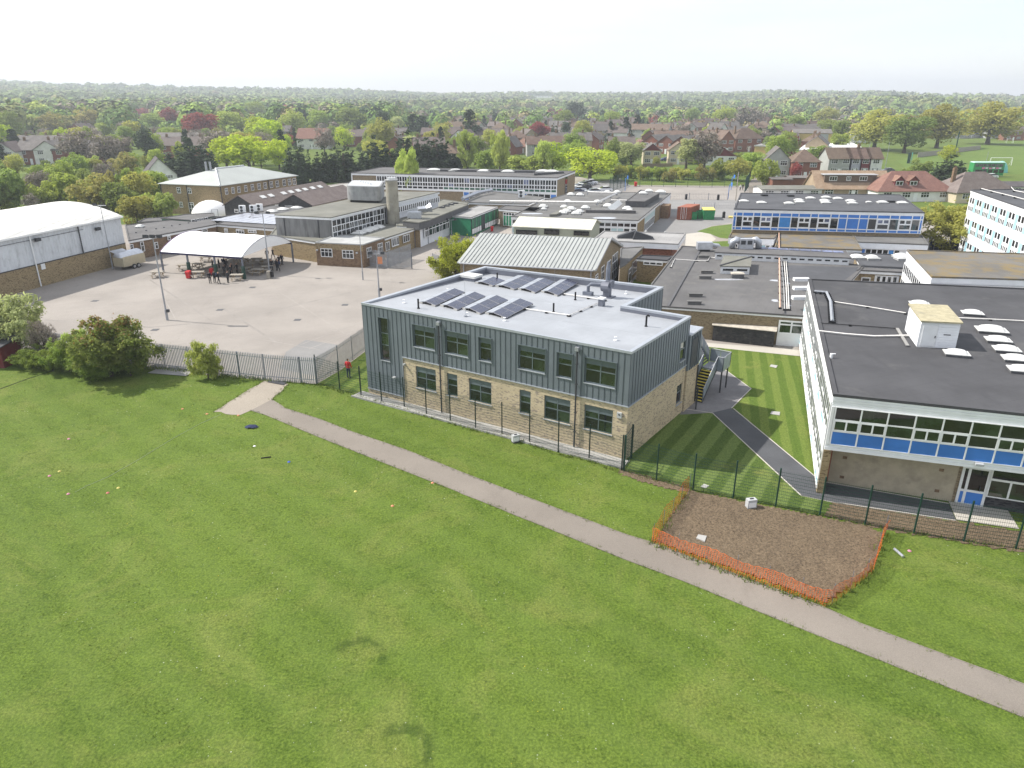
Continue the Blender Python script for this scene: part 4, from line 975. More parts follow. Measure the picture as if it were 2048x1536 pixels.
# ------------------------------------------------------------------ palisade fence and gate
pale_me = {}
def palisade(name, label, pts, h=2.35, pitch=.16, cat='fence', gatepost=(), pw=.042, skip=None):
    t = thing(name, label, cat, pts[0])
    L = sum((Vector(b)-Vector(a)).length for a,b in zip(pts,pts[1:]))
    me = pale_me.get(h)
    if me is None:
        q = MB(); w_ = pw; q.add([(-w_,0,.05),(0,-.02,.05),(w_,0,.05),(-w_,0,h-.12),(0,-.02,h-.06),(w_,0,h-.12),(-w_*.5,0,h),(w_*.5,0,h),(-w_,.014,.05),(w_,.014,.05),(-w_,.014,h-.12),(w_,.014,h-.12),(-w_*.5,.014,h),(w_*.5,.014,h)],
            [(0,1,4,3),(1,2,5,4),(3,4,6),(4,5,7),(4,7,6),(9,8,10,11),(11,10,12,13),(8,0,3,10),(2,9,11,5),(10,3,6,12),(5,11,13,7)])
        ob = q.build('pale', 'galv', origin=(0,0,0)); me = ob.data; pale_me[h] = me; bpy.data.objects.remove(ob)
    cnt = 0
    for a,b in zip(pts,pts[1:]):
        a,b = Vector(a),Vector(b); d = b-a; n = max(1,int(d.length/pitch)); ang = math.atan2(d.y,d.x)
        for i in range(n):
            o = link('pale', me, t); o.location = a+d*((i+.5)/n)-Vector(ORG[t.name])+Vector((0,0,random.uniform(-.01,.01))); o.rotation_euler.z = ang
        for z in (.35,h-.35):
            s_ = Vector((-d.y,d.x,0)).normalized(); q = MB(); q.obox(a+s_*.02+Vector((0,0,z)), d, s_*.045, (0,0,.05)); q.build('rail', 'galv', t)
        k = max(1,round(d.length/2.75)); s_ = Vector((-d.y,d.x,0)).normalized()
        for i in range(k+1):
            c = a+d*i/k; q = MB(); q.obox(c-d.normalized()*.05+s_*.07+Vector((0,0,-.1)), d.normalized()*.1, s_*.055, (0,0,h+.05)); q.build('post', 'steel_grey', t)
    return t
palisade('palisade_fence', 'grey steel palisade fence between field and playground, left of the gate', [W(232,727),W(380,744),W(530,760.6)])
palisade('palisade_fence', 'overgrown grey palisade fence behind the left bushes', [W(-10,703),W(120,715),W(231,726.8)])
palisade('palisade_gate', 'grey steel palisade gate at the gravel path', [W(531,761),W(602,766.5)], cat='gate')
palisade('palisade_fence', 'short grey palisade panel right of the gate', [W(603,766.7),W(634,768.5)])
palisade('palisade_fence', 'grey palisade fence running back beside the new block', [W(634.5,768.3),W(680,741),W(733,701),Vector((-12.2,66,0))])
palisade('palisade_fence', 'grey palisade screen beside the brick office corner', [W(729,530),W(776,537),W(824,538)])
palisade('palisade_gate', 'grey palisade gate leaf standing open before the brick office', [W(778,536),W(823,519)], cat='gate')
palisade('palisade_fence', 'short grey palisade panel beside the yellow-green tree', [W(865,540),W(882,546)])
# ------------------------------------------------------------------ orange barrier netting
def netting(name, label, pts, h=1.0):
    t = thing(name, label, 'barrier', pts[0]); q = MB(); tot = 0; cell = .11; rnd = random.Random(4)
    P_ = []
    for a,b in zip(pts,pts[1:]):
        n = max(2,int((b-a).length/cell)); P_ += [(a+(b-a)*i/n, (b-a)) for i in range(n)]
    P_.append((pts[-1], pts[-1]-pts[-2])); rows = 9; grid = []
    for i,(p,d) in enumerate(P_):
        s_ = Vector((-d.y,d.x,0)).normalized(); hh = h*(.94+.05*math.sin(i*.23)+.02*math.sin(i*1.3)); lean = .08+.07*math.sin(i*.21)
        grid.append([p+Vector((0,0,hh*j/rows))+s_*(-lean*(j/rows)**1.4*h + .03*math.sin(i*1.7+j)) for j in range(rows+1)])
    wv = .009
    for i in range(len(grid)):
        for j in range(rows+1):
            if i < len(grid)-1:
                a,b = grid[i][j],grid[i+1][j]; k = wv*(1.6 if j in (0,rows) else 1); q.add([a-Vector((0,0,k)),b-Vector((0,0,k)),b+Vector((0,0,k)),a+Vector((0,0,k))],[(0,1,2,3)])
            if j < rows:
                a,b = grid[i][j],grid[i][j+1]; d = P_[i][1].normalized()*wv; q.add([a-d,a+d,b+d,b-d],[(0,1,2,3)])
    tag(q.build('net', 'orange_mesh', t), kind='stuff')
    for k in list(range(0,len(P_),14))+[len(P_)-1]:
        q = MB(); p = P_[k][0]; q.tube([p-Vector((0,0,.1)),p+Vector((.03,.05,h+.12))], .014, 5); q.build('stake', 'steel_grey', t)
netting('barrier_netting', 'sagging orange plastic barrier netting round the soil bed', [W(1378,982),W(1345,1030),W(1304,1086),W(1400,1122),W(1530,1171),W(1655,1214),W(1700,1182),W(1745,1146),W(1752,1110),W(1770,1066)])
# ------------------------------------------------------------------ small things on the grass
def cabinet(x, y, label, s_=.55, rz=.2):
    p = W(x,y); t = thing('floodlight_box', label, 'box', p, rz=rz); ORG[t.name] = (0,0,0)
    q = MB(); q.box(-s_/2,s_/2,-s_*.3,s_*.3,.08,s_*.95+.08); q.build('case', 'pale_box', t)
    q = MB(); q.box(-s_*.4,s_*.4,-s_*.33,-s_*.301,.14,s_*.8); q.build('lid', 'white', t); q = MB(); q.box(-s_*.2,s_*.2,-s_*.06,s_*.06,s_*.95+.082,s_*.95+.13); q.build('handle', 'dark_grey', t)
    q = MB(); q.box(-s_/2,s_/2,-s_*.36,s_*.36,0,.078); q.build('base', 'dark_grey', t)
cabinet(1501,1016,'pale grey box standing at the top edge of the soil bed'); cabinet(1031,884,'pale grey box standing on grass by the apron kerb',.5,.5)
def slabthing(name, label, cat, pts, h, mat):
    P_ = [W(*p) for p in pts]; q = MB(); q.prism(P_, .05, .05+h); return tag(q.build(name, mat, origin=P_[0]), label, cat)
slabthing('concrete_slab', 'flat pale concrete slab lying on the soil bed', 'slab', [(1392,1080),(1396,1073),(1413,1076),(1409,1087)], .09, 'concrete')
slabthing('manhole_cover', 'pale drain cover set in the striped lawn near fence', 'drain cover', [(1401,975),(1408,969),(1418,973),(1411,978)], .01, 'concrete')
slabthing('manhole_cover', 'pale drain cover in the middle of the mown lawn', 'drain cover', [(1540,829),(1543,823.5),(1560,825),(1559,832)], .01, 'concrete')
slabthing('manhole_cover', 'pale drain cover in the upper part of mown lawn', 'drain cover', [(1539,734),(1542,730),(1555,732),(1552,737)], .01, 'concrete')
slabthing('manhole_cover', 'grey paving slabs beside the palisade fence', 'slabs', [(296,747),(320,737),(393,744),(372,753)], .03, 'paving')
slabthing('entrance_mat', 'dark mat laid at the palisade gate', 'mat', [(534,765),(540,762),(577,764),(567,771)], .012, 'dark_grey')
def disc(x, y, mat, label, r=.10):
    p = W(x,y); q = MB(); q.tube([p,p+Vector((0,0,.02)),p+Vector((0,0,.055)),p+Vector((0,0,.06))], [r,r*.95,r*.45,r*.25], 12); tag(q.build('marker_disc', mat, origin=p), label, 'marker', 'training markers on the field')
for x,y,m,l in [(137.5,878,'cone_pink','pink marker disc alone in the left field'),(119,943,'cone_yellow','yellow marker disc at the left edge of field'),(99,952,'cone_pink','pink marker disc at the far left, beside a yellow one'),(136.6,988,'cone_pink','pink marker disc at the end of the white tape'),(215.6,986,'cone_red','red marker disc below a yellow one'),(236.6,976,'cone_yellow','yellow marker disc just above a red one'),(365,818,'cone_orange','orange marker disc left of the gravel path'),(414,828,'cone_orange','orange marker disc at the corner of the gravel'),(476.6,831,'cone_orange','orange marker disc where gravel meets path'),(509,892.5,'cone_white','white marker disc below the navy jacket'),(578,924,'cone_blue','blue marker disc right of the black stick'),(865,966,'cone_orange','orange marker disc beside the path edge'),(711,983,'cone_yellow','yellow marker disc in the middle of field'),(785,1012,'cone_orange','orange marker disc lowest in mid field'),(1819,1102,'cone_pink','pink marker disc right of the orange netting')]: disc(x,y,m,l)
p = W(532,916); q = MB(); q.tube([p+Vector((-.3,-.08,.04)),p+Vector((.3,.1,.04))], .035, 6); tag(q.build('stick','black',origin=p),'short black baton lying on the field','baton')
p = W(1797,1108); q = MB(); q.tube([p+Vector((-.06,.35,.08)),p+Vector((.06,-.35,.08))], .075, 10); tag(q.build('tube_section','aluminium',origin=p),'grey metal tube lying on grass right of the netting','tube')
p = W(503,855); q = MB(); rr = random.Random(3); n = 9
for i in range(n+1):
    for j in range(n+1):
        x,y = (i/n-.5), (j/n-.5); k = max(0,1-4*(x*x+y*y)); q.v.append((p.x+x*1.0+rr.uniform(-.05,.05), p.y+y*.7+rr.uniform(-.05,.05), .012+.16*k**.5*rr.uniform(.5,1.2)))
for i in range(n):
    for j in range(n):
        x,y = ((i+.5)/n-.5), ((j+.5)/n-.5)
        if x*x+y*y < .2+rr.uniform(-.03,.03): q.f.append([i*(n+1)+j,(i+1)*(n+1)+j,(i+1)*(n+1)+j+1,i*(n+1)+j+1]); q.m.append(0)
tag(q.build('jacket','cloth_navy',origin=p,smooth=True),'crumpled navy jacket dropped on the grass','jacket')
q = MB(); tp = [W(442,829),W(400,848),W(345,878),W(280,918),W(215,955),W(172,973),W(150,985)]; q.tube([v+Vector((0,0,.025)) for v in tp], .008, 4); tag(q.build('measuring_tape','pale_box',origin=tp[0]),'long white measuring tape stretched across the field','tape')
q = MB(); tp = [W(-20,786),W(50,760),W(108,741)]; q.tube([v+Vector((0,0,.03)) for v in tp], .02, 4); tag(q.build('hose','dark_grey',origin=tp[0]),'dark hose lying along the left field edge','hose')
# ------------------------------------------------------------------ other school buildings
def wins(t, F, lst, xs=(0,.5,1), zs=(0,.62,1), fm='white', gm='glass', fr=.09, bar=.07, w=.05, conv=None, split=False, name='window'):
    for r in lst:
        r = conv(r) if conv else r
        u0,u1,v0,v1 = F.rect(*r)
        if u1 < u0: u0,u1 = u1,u0
        window(t, F, u0,u1,v0,v1, xs, zs, fr, bar, w, fm, gm, split, name=name, dep=.045)
def cr(x0, y0, s_): return lambda r: (x0+r[0]/s_, y0+r[1]/s_, x0+r[2]/s_, y0+r[3]/s_)
def pc(x0, y0, s_): return lambda x,y: (x0+x/s_, y0+y/s_)
UP = Vector((0,0,1))
# --- sports hall with barrel roof
hR = W(258,525); hL = W(81,574); he = (hR-hL).normalized(); hn = Vector((-he.y,he.x,0)); hL2 = hR - he*46
hall = thing('sports_hall', 'sports hall with white barrel roof, white cladding and brick base', 'building', hR)
zc, ze, hw = zat(hR,486), 6.6, 17.0
Fh_ = Fac(hL2,hR)
q = MB(); q.prism([hL2,hR,hR+hn*hw,hL2+hn*hw], -.2, zc); q.build('brick_wall', 'brick', hall)
q = MB(); q.prism([hL2+hn*.05,hR+hn*.05,hR+hn*(hw-.05),hL2+hn*(hw-.05)], zc, ze); q.build('cladding', 'hall_clad', hall)
q = MB(); NSG = 18; prof = []
for k in range(NSG+1):
    s_ = k/NSG; prof.append((-.3+(hw+.6)*s_, ze-.12+1.75*math.sin(math.pi*s_)**.9))
P0 = hR+he*.15; nb2 = 23
for i in range(nb2):
    a = P0-he*(46.3*i/nb2); b = P0-he*(46.3*(i+1)/nb2)
    q2 = MB()
    for k in range(NSG):
        (s0_,z0_),(s1_,z1_) = prof[k],prof[k+1]
        q2.add([a+hn*s0_+UP*z0_,a+hn*s1_+UP*z1_,b+hn*s1_+UP*(z1_+.0),b+hn*s0_+UP*z0_,a+hn*s0_+UP*(z0_+.12),a+hn*s1_+UP*(z1_+.12),b+hn*s1_+UP*(z1_+.12),b+hn*s0_+UP*(z0_+.12)],
               [(4,5,6,7)] + ([(0,4,7,3)] if k == 0 else []) + [(0,1,5,4)])
    q2.build('roof_sheet', 'hall_roof', hall)
q = MB(); gv = [(hR+he*.05)+hn*s_+UP*(z_+.02) for s_,z_ in prof]; q.add([hR+he*.05+hn*.0+UP*(ze-.3)]+gv+[hR+he*.05+hn*hw+UP*(ze-.3)], [tuple(range(NSG+3))]); q.build('gable', 'hall_clad', hall)
q = MB(); q.fbox(Fh_,0,Fh_.L+.2,ze-.2,ze-.02,.0,.32); q.build('gutter', 'white', hall)
q = MB(); q.fbox(Fh_,0,Fh_.L,zc-.06,zc+.05,.0,.07); q.build('drip_rail', 'dark_grey', hall)
for x,y in ((81,574),(174,548)):
    u = Fh_.px(x,y)[0]; q = MB(); q.tube([Fh_.p(u,ze-.2,.15),Fh_.p(u,zc if x > 100 else .1,.15)], .08, 6); q.build('downpipe', 'white' if x < 100 else 'dark_grey', hall)
for x,y in ((71,479),(192,457.5)):
    u,z = Fh_.px(x,y); q = MB(); q.fbox(Fh_,u-.35,u+.35,z-.2,z+.2,.15,.5); q.fbox(Fh_,u-.05,u+.05,z-.05,z+.05,0,.15); q.build('floodlight', 'dark_grey', hall)
u,z = Fh_.px(86,533); q = MB(); q.fbox(Fh_,u-.3,u+.3,z-.35,z+.35,.0,.05); q.build('notice', 'white', hall)
u,z = Fh_.px(40,482); q = MB(); q.tube([Fh_.p(0,ze-.75,.05),Fh_.p(Fh_.L*.85,ze-.75,.05)], .03, 4); q.build('cable', 'dark_grey', hall)
# --- low brick wing right of the hall and wing behind the canopy
z3 = 2.9
wg = block('classroom_wing', 'low brick classroom wing right of the sports hall with grey felt roof', WP([(257,482),(431.5,449.5),(478,434),(400,433),(250,451)],z3), 0, z3, 'brick_brown', 'felt_mid', ('white',.35), .15)
Fw = Fac(W(257,482,z3),W(431.5,449.5,z3)); c1 = cr(250,400,6.606)
wins(wg, Fw, [(58,590,120,665),(195,555,265,675),(385,560,445,640),(555,480,605,525),(1010,385,1090,420)], (0,1), (0,.6,1), conv=c1)
for k,(x,y) in enumerate([(146,435),(280,408),(410,385),(515,366),(620,345),(725,328),(840,306),(940,285)]):
    p = W(*pc(250,400,6.606)(x,y),z3); q = MB(); q.cyl(p,.16,.1,z3,z3+.14,8); tag(q.build('roof_vent','dark_grey',origin=p), 'small dark mushroom vent in a line on the wing roof', 'vent', 'vents along the wing roof')
kerbed_light(W(280,455,z3), Vector((1.1,0,0)), Vector((0,1.1,0)), .15, .06, ('dome_grey','dome'), 'rooflight', 'white domed rooflight on wing roof next to the sports hall', 'rooflight', dome=.3)
w2 = block('classroom_wing', 'low brick wing behind the white canopy carrying pale solar panels', WP([(432.5,448.7),(552,458.5),(560,436),(492,425),(420,438)],z3), 0, z3, 'brick', 'felt_mid', ('white',.35), .12)
Fw2 = Fac(W(432.5,448.7,z3),W(552,458.5,z3)); wins(w2, Fw2, [(1310,375,1365,440),(1465,385,1580,450),(1625,390,1740,440)], (0,.33,.67,1), (0,.7,1), conv=c1)
t = thing('solar_field', 'pale reflective field of solar panels on the wing behind canopy', 'solar panels', W(440,446,z3))
sa, sb, sd_ = W(420,441,z3+.1), W(549,449,z3+.1), W(492,427,z3+.1)
for i in range(7):
    for j in range(4):
        ex_, ey_ = (sb-sa)/7, (sd_-sa)/4; ex_.z = ey_.z = 0; o = sa+ex_*(i+.03)+ey_*(j+.03)+UP*.01*j; q = MB(); q.obox(o, ex_*.94, ey_*.94+UP*.05, UP*.04); q.build('solar_module', 'solar_pale', t)
# green cabin and dome tent
cab = block('site_cabin', 'long dark green flat-roofed cabin left of the solar wing', WP([(321,436.5),(383,441),(429,433),(428,426.5),(372,429)],3.1), 0, 3.1, 'green_panel', 'felt_mid', None, .1)
Fc_ = Fac(W(383,441,3.1),W(429,433,3.1)); wins(cab, Fc_, [(870,262,930,285),(940,250,985,272),(995,240,1038,262),(1050,230,1095,255)], (0,1), (0,1), conv=c1)
block('site_cabin', 'low flat shed left of the dark green cabin', WP([(275,445),(325,442),(345,434),(290,437)],2.2), 0, 2.2, 'sage', 'felt_mid', None, .1)
def dome_tent():
    c = W(424,434); r = 3.4; q = MB(); N, K = 20, 8
    for j in range(K+1):
        ph = math.pi/2*j/K
        for i in range(N): th = 2*math.pi*i/N; q.v.append((c.x+r*math.cos(ph)*math.cos(th)*1.15, c.y+r*math.cos(ph)*math.sin(th), 3.3*math.sin(ph)))
    for j in range(K):
        for i in range(N): q.f.append([j*N+i,j*N+(i+1)%N,(j+1)*N+(i+1)%N,(j+1)*N+i]); q.m.append(0)
    t = thing('dome_tent', 'white fabric dome tent beside the big brick building', 'tent', c); q.build('fabric', 'canopy_white', t, smooth=True)
    q = MB(); q.tube([c+Vector((1.4,-3.3,0)),c+Vector((1.4,-3.2,1.9)),c+Vector((2.5,-3.0,1.9)),c+Vector((2.5,-3.1,0))], .05, 5); q.build('entrance_frame', 'steel_grey', t)
dome_tent()
# --- big brick building with hipped pale roof
z6 = 6.0
A,B,C_ = W(314.5,367,z6), W(439,371.8,z6), W(597,350.7,z6); D = A+C_-B
hb = thing('teaching_block', 'two-storey brick block with pale green hipped metal roof', 'building', B.to_2d().to_3d())
q = MB(); q.prism(inset([A,B,C_,D],.35), -.2, z6-.02); q.build('wall', 'brick', hb)
cen1 = (A+B)/2+(C_-B)*.33; cen2 = (A+B)/2+(C_-B)*.67; cen1.z = cen2.z = z6+2.5
for nm,f in (('roof_slope',[A,B,cen1]),('roof_slope',[B,C_,cen2,cen1]),('roof_slope',[C_,D,cen2]),('roof_slope',[D,A,cen1,cen2])):
    q = MB(); n_ = len(f); q.add(list(f)+[v-UP*.12 for v in f], [tuple(range(n_)),tuple(range(2*n_-1,n_-1,-1))]+[(i,n_+i,n_+(i+1)%n_,(i+1)%n_) for i in range(n_)]); q.build(nm, 'hip_roof', hb)
q = MB(); q.tube([B+UP*.06,cen1+UP*.06], .16, 6); q.tube([cen1+UP*.06,cen2+UP*.06], .14, 6); q.build('ridge_cap', 'white', hb)
for d in (-.45,.45):
    q = MB(); c = ext(A,cen1,.88)+Vector((d,0,0)); q.cyl(c,.22,.22,c.z-.3,c.z+1.7,10); q.build('flue', 'galv', hb)
Fa, Fb_ = Fac(*inset([A,B,C_,D],.35)[:2]), Fac(*inset([A,B,C_,D],.35)[1:3]); c2 = cr(300,320,4.876)
wins(hb, Fa, [(258,265,305,325),(362,270,408,328),(285,407,325,463),(475,415,515,472),(553,420,595,475)], (0,.5,1), (0,.6,1), conv=c2); wins(hb, Fa, [(640,425,682,450)], (0,1), (0,1), conv=c2)
u0,u1,v0,v1 = Fa.rect(*c2((372,412,440,512))); window(hb, Fa, u0,u1,max(0,v0),v1, (0,.5,1), (0,.4,.8,1), .12, .1, .05, 'white', 'glass', name='door')
wins(hb, Fb_, [(x-18,y-29,x+18,y+29) for x,y in [(745,305),(808,297),(866,288),(933,277),(998,267),(1063,258),(1122,250),(1182,240),(1240,233),(1307,222),(1360,215),(1407,208)]], (0,.5,1), (0,.6,1), conv=c2)
for F_,u in ((Fa,.08),(Fa,Fa.L*.45),(Fb_,.1),(Fb_,Fb_.L*.6)): q = MB(); q.tube([F_.p(u,.1,.1),F_.p(u,z6-.1,.1)], .09, 5); q.build('downpipe', 'dark_grey', hb)
# --- brown tiled gabled halls
def gable(name, label, eL, eR, ap, ridge_len_pt, z_e, z_r, wall, roof, cat='building', z0=0, over=.3, group=None, gwall=None):
    """gable end seen: left eave, right eave and apex pixels; ridge_len_pt = far ridge end pixel"""
    a,b,r0,r1 = W(*eL,z_e), W(*eR,z_e), W(*ap,z_r), W(*ridge_len_pt,z_r)
    m = (a+b)/2; r0 = Vector((m.x,m.y,z_r)); d = r1-W(*ap,z_r); d.z = 0
    return gable3(name,label,a,b,d,z_e,z_r,wall,roof,cat,z0,over,group,gwall)
def gable3(name, label, a, b, d, z_e, z_r, wall, roof, cat='building', z0=0, over=.3, group=None, gwall=None, sheets=None, rib=None):
    m = (a+b)/2; t = thing(name, label, cat, Vector((m.x,m.y,z0)), group); o = Vector((0,0,0))
    au, bu = Vector((a.x,a.y,0)), Vector((b.x,b.y,0)); mm = (au+bu)/2; e = (bu-au).normalized()
    q = MB()
    for s_ in (o,d):
        f = [au+e*over+s_+UP*(z0-.2),bu-e*over+s_+UP*(z0-.2),bu-e*over+s_+UP*(z_e-.05),mm+s_+UP*(z_r-.12),au+e*over+s_+UP*(z_e-.05)]; q.add(f, [tuple(range(5)) if s_ is o else tuple(range(4,-1,-1))], 1)
    for p in (au+e*over,bu-e*over): q.add([p+UP*(z0-.2),p+d+UP*(z0-.2),p+d+UP*(z_e-.05),p+UP*(z_e-.05)], [(0,1,2,3)])
    q.build('wall', [wall, gwall or wall], t)
    dn = d.normalized()*.25
    for s_,(p) in ((0,au),(1,bu)):
        k = sheets or 1
        for i in range(k):
            a0 = -dn+(d+dn*2)*(i/k); a1 = -dn+(d+dn*2)*((i+1)/k)
            q = MB(); f = [p+a0+UP*z_e, p+a1+UP*z_e, mm+a1+UP*z_r, mm+a0+UP*z_r]
            q.add(f+[v-UP*.12 for v in f], [(0,1,2,3),(7,6,5,4),(0,4,5,1),(1,5,6,2),(2,6,7,3),(3,7,4,0)])
            if rib: q.add([f[0]+UP*.002,f[0]+d.normalized()*.06+UP*.002,f[3]+d.normalized()*.06+UP*.002,f[3]+UP*.002]+[f[0]+UP*.07,f[0]+d.normalized()*.06+UP*.07,f[3]+d.normalized()*.06+UP*.07,f[3]+UP*.07], [(4,5,6,7),(0,4,7,3),(1,2,6,5),(0,1,5,4)], 1)
            q.build('roof_slope' if k == 1 else 'roof_sheet', [roof, rib or roof], t)
    t['_e'] = 0; del t['_e']
    return t
g1 = gable('workshop', 'brown tiled gabled workshop with a row of small rooflights', (446,410), (514,414.3), (478,398), (648,368), 3.2, 5.2, 'brick_tan', 'tile_mauve', gwall='timber_black')
g2 = gable('workshop', 'brown tiled gabled workshop behind the concrete water tank', (554,408.5), (627,411), (590,396), (690,376), 3.4, 5.4, 'brick_tan', 'tile_mauve', gwall='timber_black')
a_,b_ = W(446,410,3.2), W(514,414.3,3.2); rd_ = (W(648,368,5.2)-W(478,398,5.2)); rd_.z = 0; mm_ = (a_+b_)/2
for f in (.16,.25,.40,.49,.58,.67,.77,.87):
    q = MB(); p0 = mm_+rd_*f; dv = (b_-mm_); dv.z = 0; base = Vector((p0.x,p0.y,5.2)); slope = Vector((dv.x,dv.y,-2.0)); n_ = rd_.normalized()
    q.obox(base+slope*.32+UP*.03, slope*.2, n_*1.3, UP*.08); q.build('rooflight', 'dome', g1)
Fg = Fac(W(447,411,3.2),W(513,415,3.2)); wins(g1, Fg, [(822,478,865,515),(900,478,935,500)], (0,1), (0,.6,1), conv=c2)
# flat roofs with rooflights between
fr_ = block('low_block', 'low flat-roofed block with scattered rooflights beside the concrete hall', WP([(497,437),(549,433),(640,410),(600,402),(514,417)],3.0), 0, 3.0, 'brick_tan', 'felt_mid', ('white',.3))
for k,(x,y) in enumerate([(1285,447),(1380,452),(1295,489),(1430,475),(1190,510)]):
    p = W(*pc(300,320,4.876)(x,y),3.0); kerbed_light(p, Vector((1.7,-.5,0)), Vector((.5,1.4,0)), .15, .06, ('dome_grey','dome'), 'rooflight', 'white domed rooflight among those below the brown gables', 'rooflight', 'rooflights below the brown gables', dome=.3)
def ac_unit(p, s_, label, ang=0):
    t = thing('ac_unit', label, 'air conditioner', p, rz=ang); ORG[t.name] = (0,0,0); q = MB(); q.box(-.5*s_,.5*s_,-.22*s_,.22*s_,.1,1.2*s_); q.build('case', 'white', t)
    for z in (.38,.88): q = MB(); q.tube([(-.08*s_,-.221*s_,z*s_),(-.08*s_,-.25*s_,z*s_)], .23*s_, 14); q.build('fan_grille', 'dark_grey', t)
    q = MB(); q.box(-.45*s_,-.35*s_,-.2*s_,.2*s_,0,.098); q.box(.35*s_,.45*s_,-.2*s_,.2*s_,0,.098); q.build('feet', 'dark_grey', t)
for k,(x,y) in enumerate([(905,515),(1008,512),(1072,500)]): ac_unit(W(*pc(300,320,4.876)(x,y),3.0)*1.0, 1.1, ['white air conditioning unit leftmost of three by the brown gable','white air conditioning unit in the middle by the brown gable','white air conditioning unit rightmost of three by brown gable'][k])
# --- concrete hall with chimney and tank
zh = 6.0
cA,cB,cC = W(549.5,430,zh), W(662,435.5,zh), W(879,384,zh); cD = cA+(cC-cB)*.93
ch = thing('concrete_hall', 'grey concrete-fronted hall with long window wall and flat roof', 'building', cB.to_2d().to_3d())
q = MB(); q.prism(inset([cA,cB,cC,cD],.2), 0, zh-.06); q.build('wall', 'white_board', ch)
Fq, Fs = Fac(cA,cB), Fac(cB,cC)
npn = 8
for k in range(npn):
    q = MB(); q.fbox(Fq,Fq.L*k/npn+.01,Fq.L*(k+1)/npn-.01,2.6,zh-.38,-.19,.0); q.build('concrete_panel', 'concrete_panel', ch)
q = MB(); q.prism([cA,cB,cC,cD], zh-.36, zh-.05); q.build('fascia', 'white', ch)
q = MB(); q.prism(inset([cA,cB,cC,cD],-.05), zh-.05, zh); q.prism(inset([cA,cB,cC,cD],.0), zh+.001, zh+.06); q.build('roof', 'felt_green', ch)
for u in (.16,.77): q = MB(); q.fbox(Fq,Fq.L*u-.06,Fq.L*u+.06,2.9,zh-.4,.01,.12); q.build('downpipe', 'dark_grey', ch)
uc = Fs.px(767,409)[0]; ncl = 13
def two_lights(mb, X, Z):
    for k in range(0,ncl,2): m = (X[k]+X[k+1])/2; mb.fbox(Fs,m-.05,m+.05,Z[1]+.05,Z[2]-.05,.004,.06)
curtain(ch, Fs, .1, uc, 2.95, zh-.4, [k/ncl for k in range(ncl+1)], (0,.33,.66,1), lambda i,j: 'glass' if (i*5+j*3)%7 else 'glass_lit', bar=.12, w=.06, extra=two_lights)
nsw = 25; curtain(ch, Fs, uc+1.6, Fs.L-.3, zh-1.85, zh-.75, [k/nsw for k in range(nsw+1)], (0,1), lambda i,j: 'glass', bar=.3, w=.06, split=True)
for u in (uc+.3,uc+.9): q = MB(); q.fbox(Fs,u-.1,u+.1,3,zh-.4,-.0,.12); q.build('downpipe', 'dark_grey', ch)
_u = min((abs(onwall(Fs.A,Fs.B,776,y_)[1]-3.0),onwall(Fs.A,Fs.B,776,y_)[0]) for y_ in range(380,470))[1]; cp = Fs.p(_u,3.0,1.1); t = thing('chimney_stack', 'tall round buff concrete chimney beside the concrete hall', 'chimney', cp); zt_ = zat(cp,361); q = MB(); q.tube([cp,Vector((cp.x,cp.y,zt_))], [1.0,.97], 24); q.build('shaft', 'concrete_stack', t, smooth=False)
q = MB(); q.tube([Vector((cp.x,cp.y,zt_)),Vector((cp.x,cp.y,zt_+.15))], [1.08,1.08], 24); q.build('cap', 'concrete_tank', t)
for dx in (-.35,.1,.5): q = MB(); q.cyl((cp.x+dx,cp.y),.22,.26,zt_+.15,zt_+.5,10); q.build('flue', 'white', t)
# rounded water tank on the roof
ta,tb,tc = W(694,401,zh+.35), W(762,403.5,zh+.35), W(770,390,zh+.35); td = ta+tc-tb
tk = thing('water_tank', 'rounded grey concrete water tank on the hall roof', 'tank', ta)
def rounded(poly, r, n=5):
    out = []; P_ = [Vector((p[0],p[1],0)) for p in poly]
    for i in range(len(P_)):
        a,b,c = P_[i-1],P_[i],P_[(i+1)%len(P_)]; p0 = b+(a-b).normalized()*r; p1 = b+(c-b).normalized()*r
        for k in range(n+1): s_ = k/n; out.append(p0*(1-s_)**2+b*2*s_*(1-s_)+p1*s_*s_)
    return out
zt_ = zat(ta,372); rp = rounded([ta,tb,tc,td],1.2)
q = MB(); q.prism(rp, zh+.45, zt_); q.build('shell', 'concrete_tank', tk)
q = MB(); q.prism(inset(rp,.2), zt_, zt_+.06); q.build('lid', 'pale_box', tk)
q = MB(); q.prism(inset([ta,tb,tc,td],.5), zh+.0, zh+.45); q.build('plinth', 'black', tk)
for k in range(5): c = ta+(tc-ta)*.5+(tb-td)*(.09*(k-2)); q = MB(); q.cyl((c.x,c.y),.2,.12,zt_+.06,zt_+.35,8); q.build('vent', 'white', tk)
# --- low roofs before the hall, brick office
lw = block('brick_wing', 'low buff brick wing with mossy felt roof in front of concrete hall', WP([(540,470),(632,484),(672,469),(770,477),(826,459),(842,449),(777,440),(664,462),(552,455)],3.0), 0, 3.0, 'brick', 'felt_green', ('white',.3), .12)
for k,(x,y,s_) in enumerate([(1410,910,1),(1560,925,1.15),(1665,895,1.1),(1480,955,1.1),(1365,985,1.15),(1365,870,.8),(1500,835,.7),(1085,950,1.0)]):
    p = W(*pc(540,340,7.68)(x,y),3.0); kerbed_light(p, Vector((1.5,-.3,0))*s_, Vector((.3,1.4,0))*s_, .15, .06, ('dome_grey','dome'), 'rooflight', 'white domed rooflight in the cluster before the concrete hall', 'rooflight', 'rooflight cluster before the concrete hall', dome=.35*s_)
p = W(614,471,3.0); kerbed_light(p, Vector((2.6,-.3,0)), Vector((.2,1.2,0)), .3, .1, ('dome_grey','dome_grey'), 'rooflight', 'long cream flat rooflight below the air conditioner', 'rooflight')
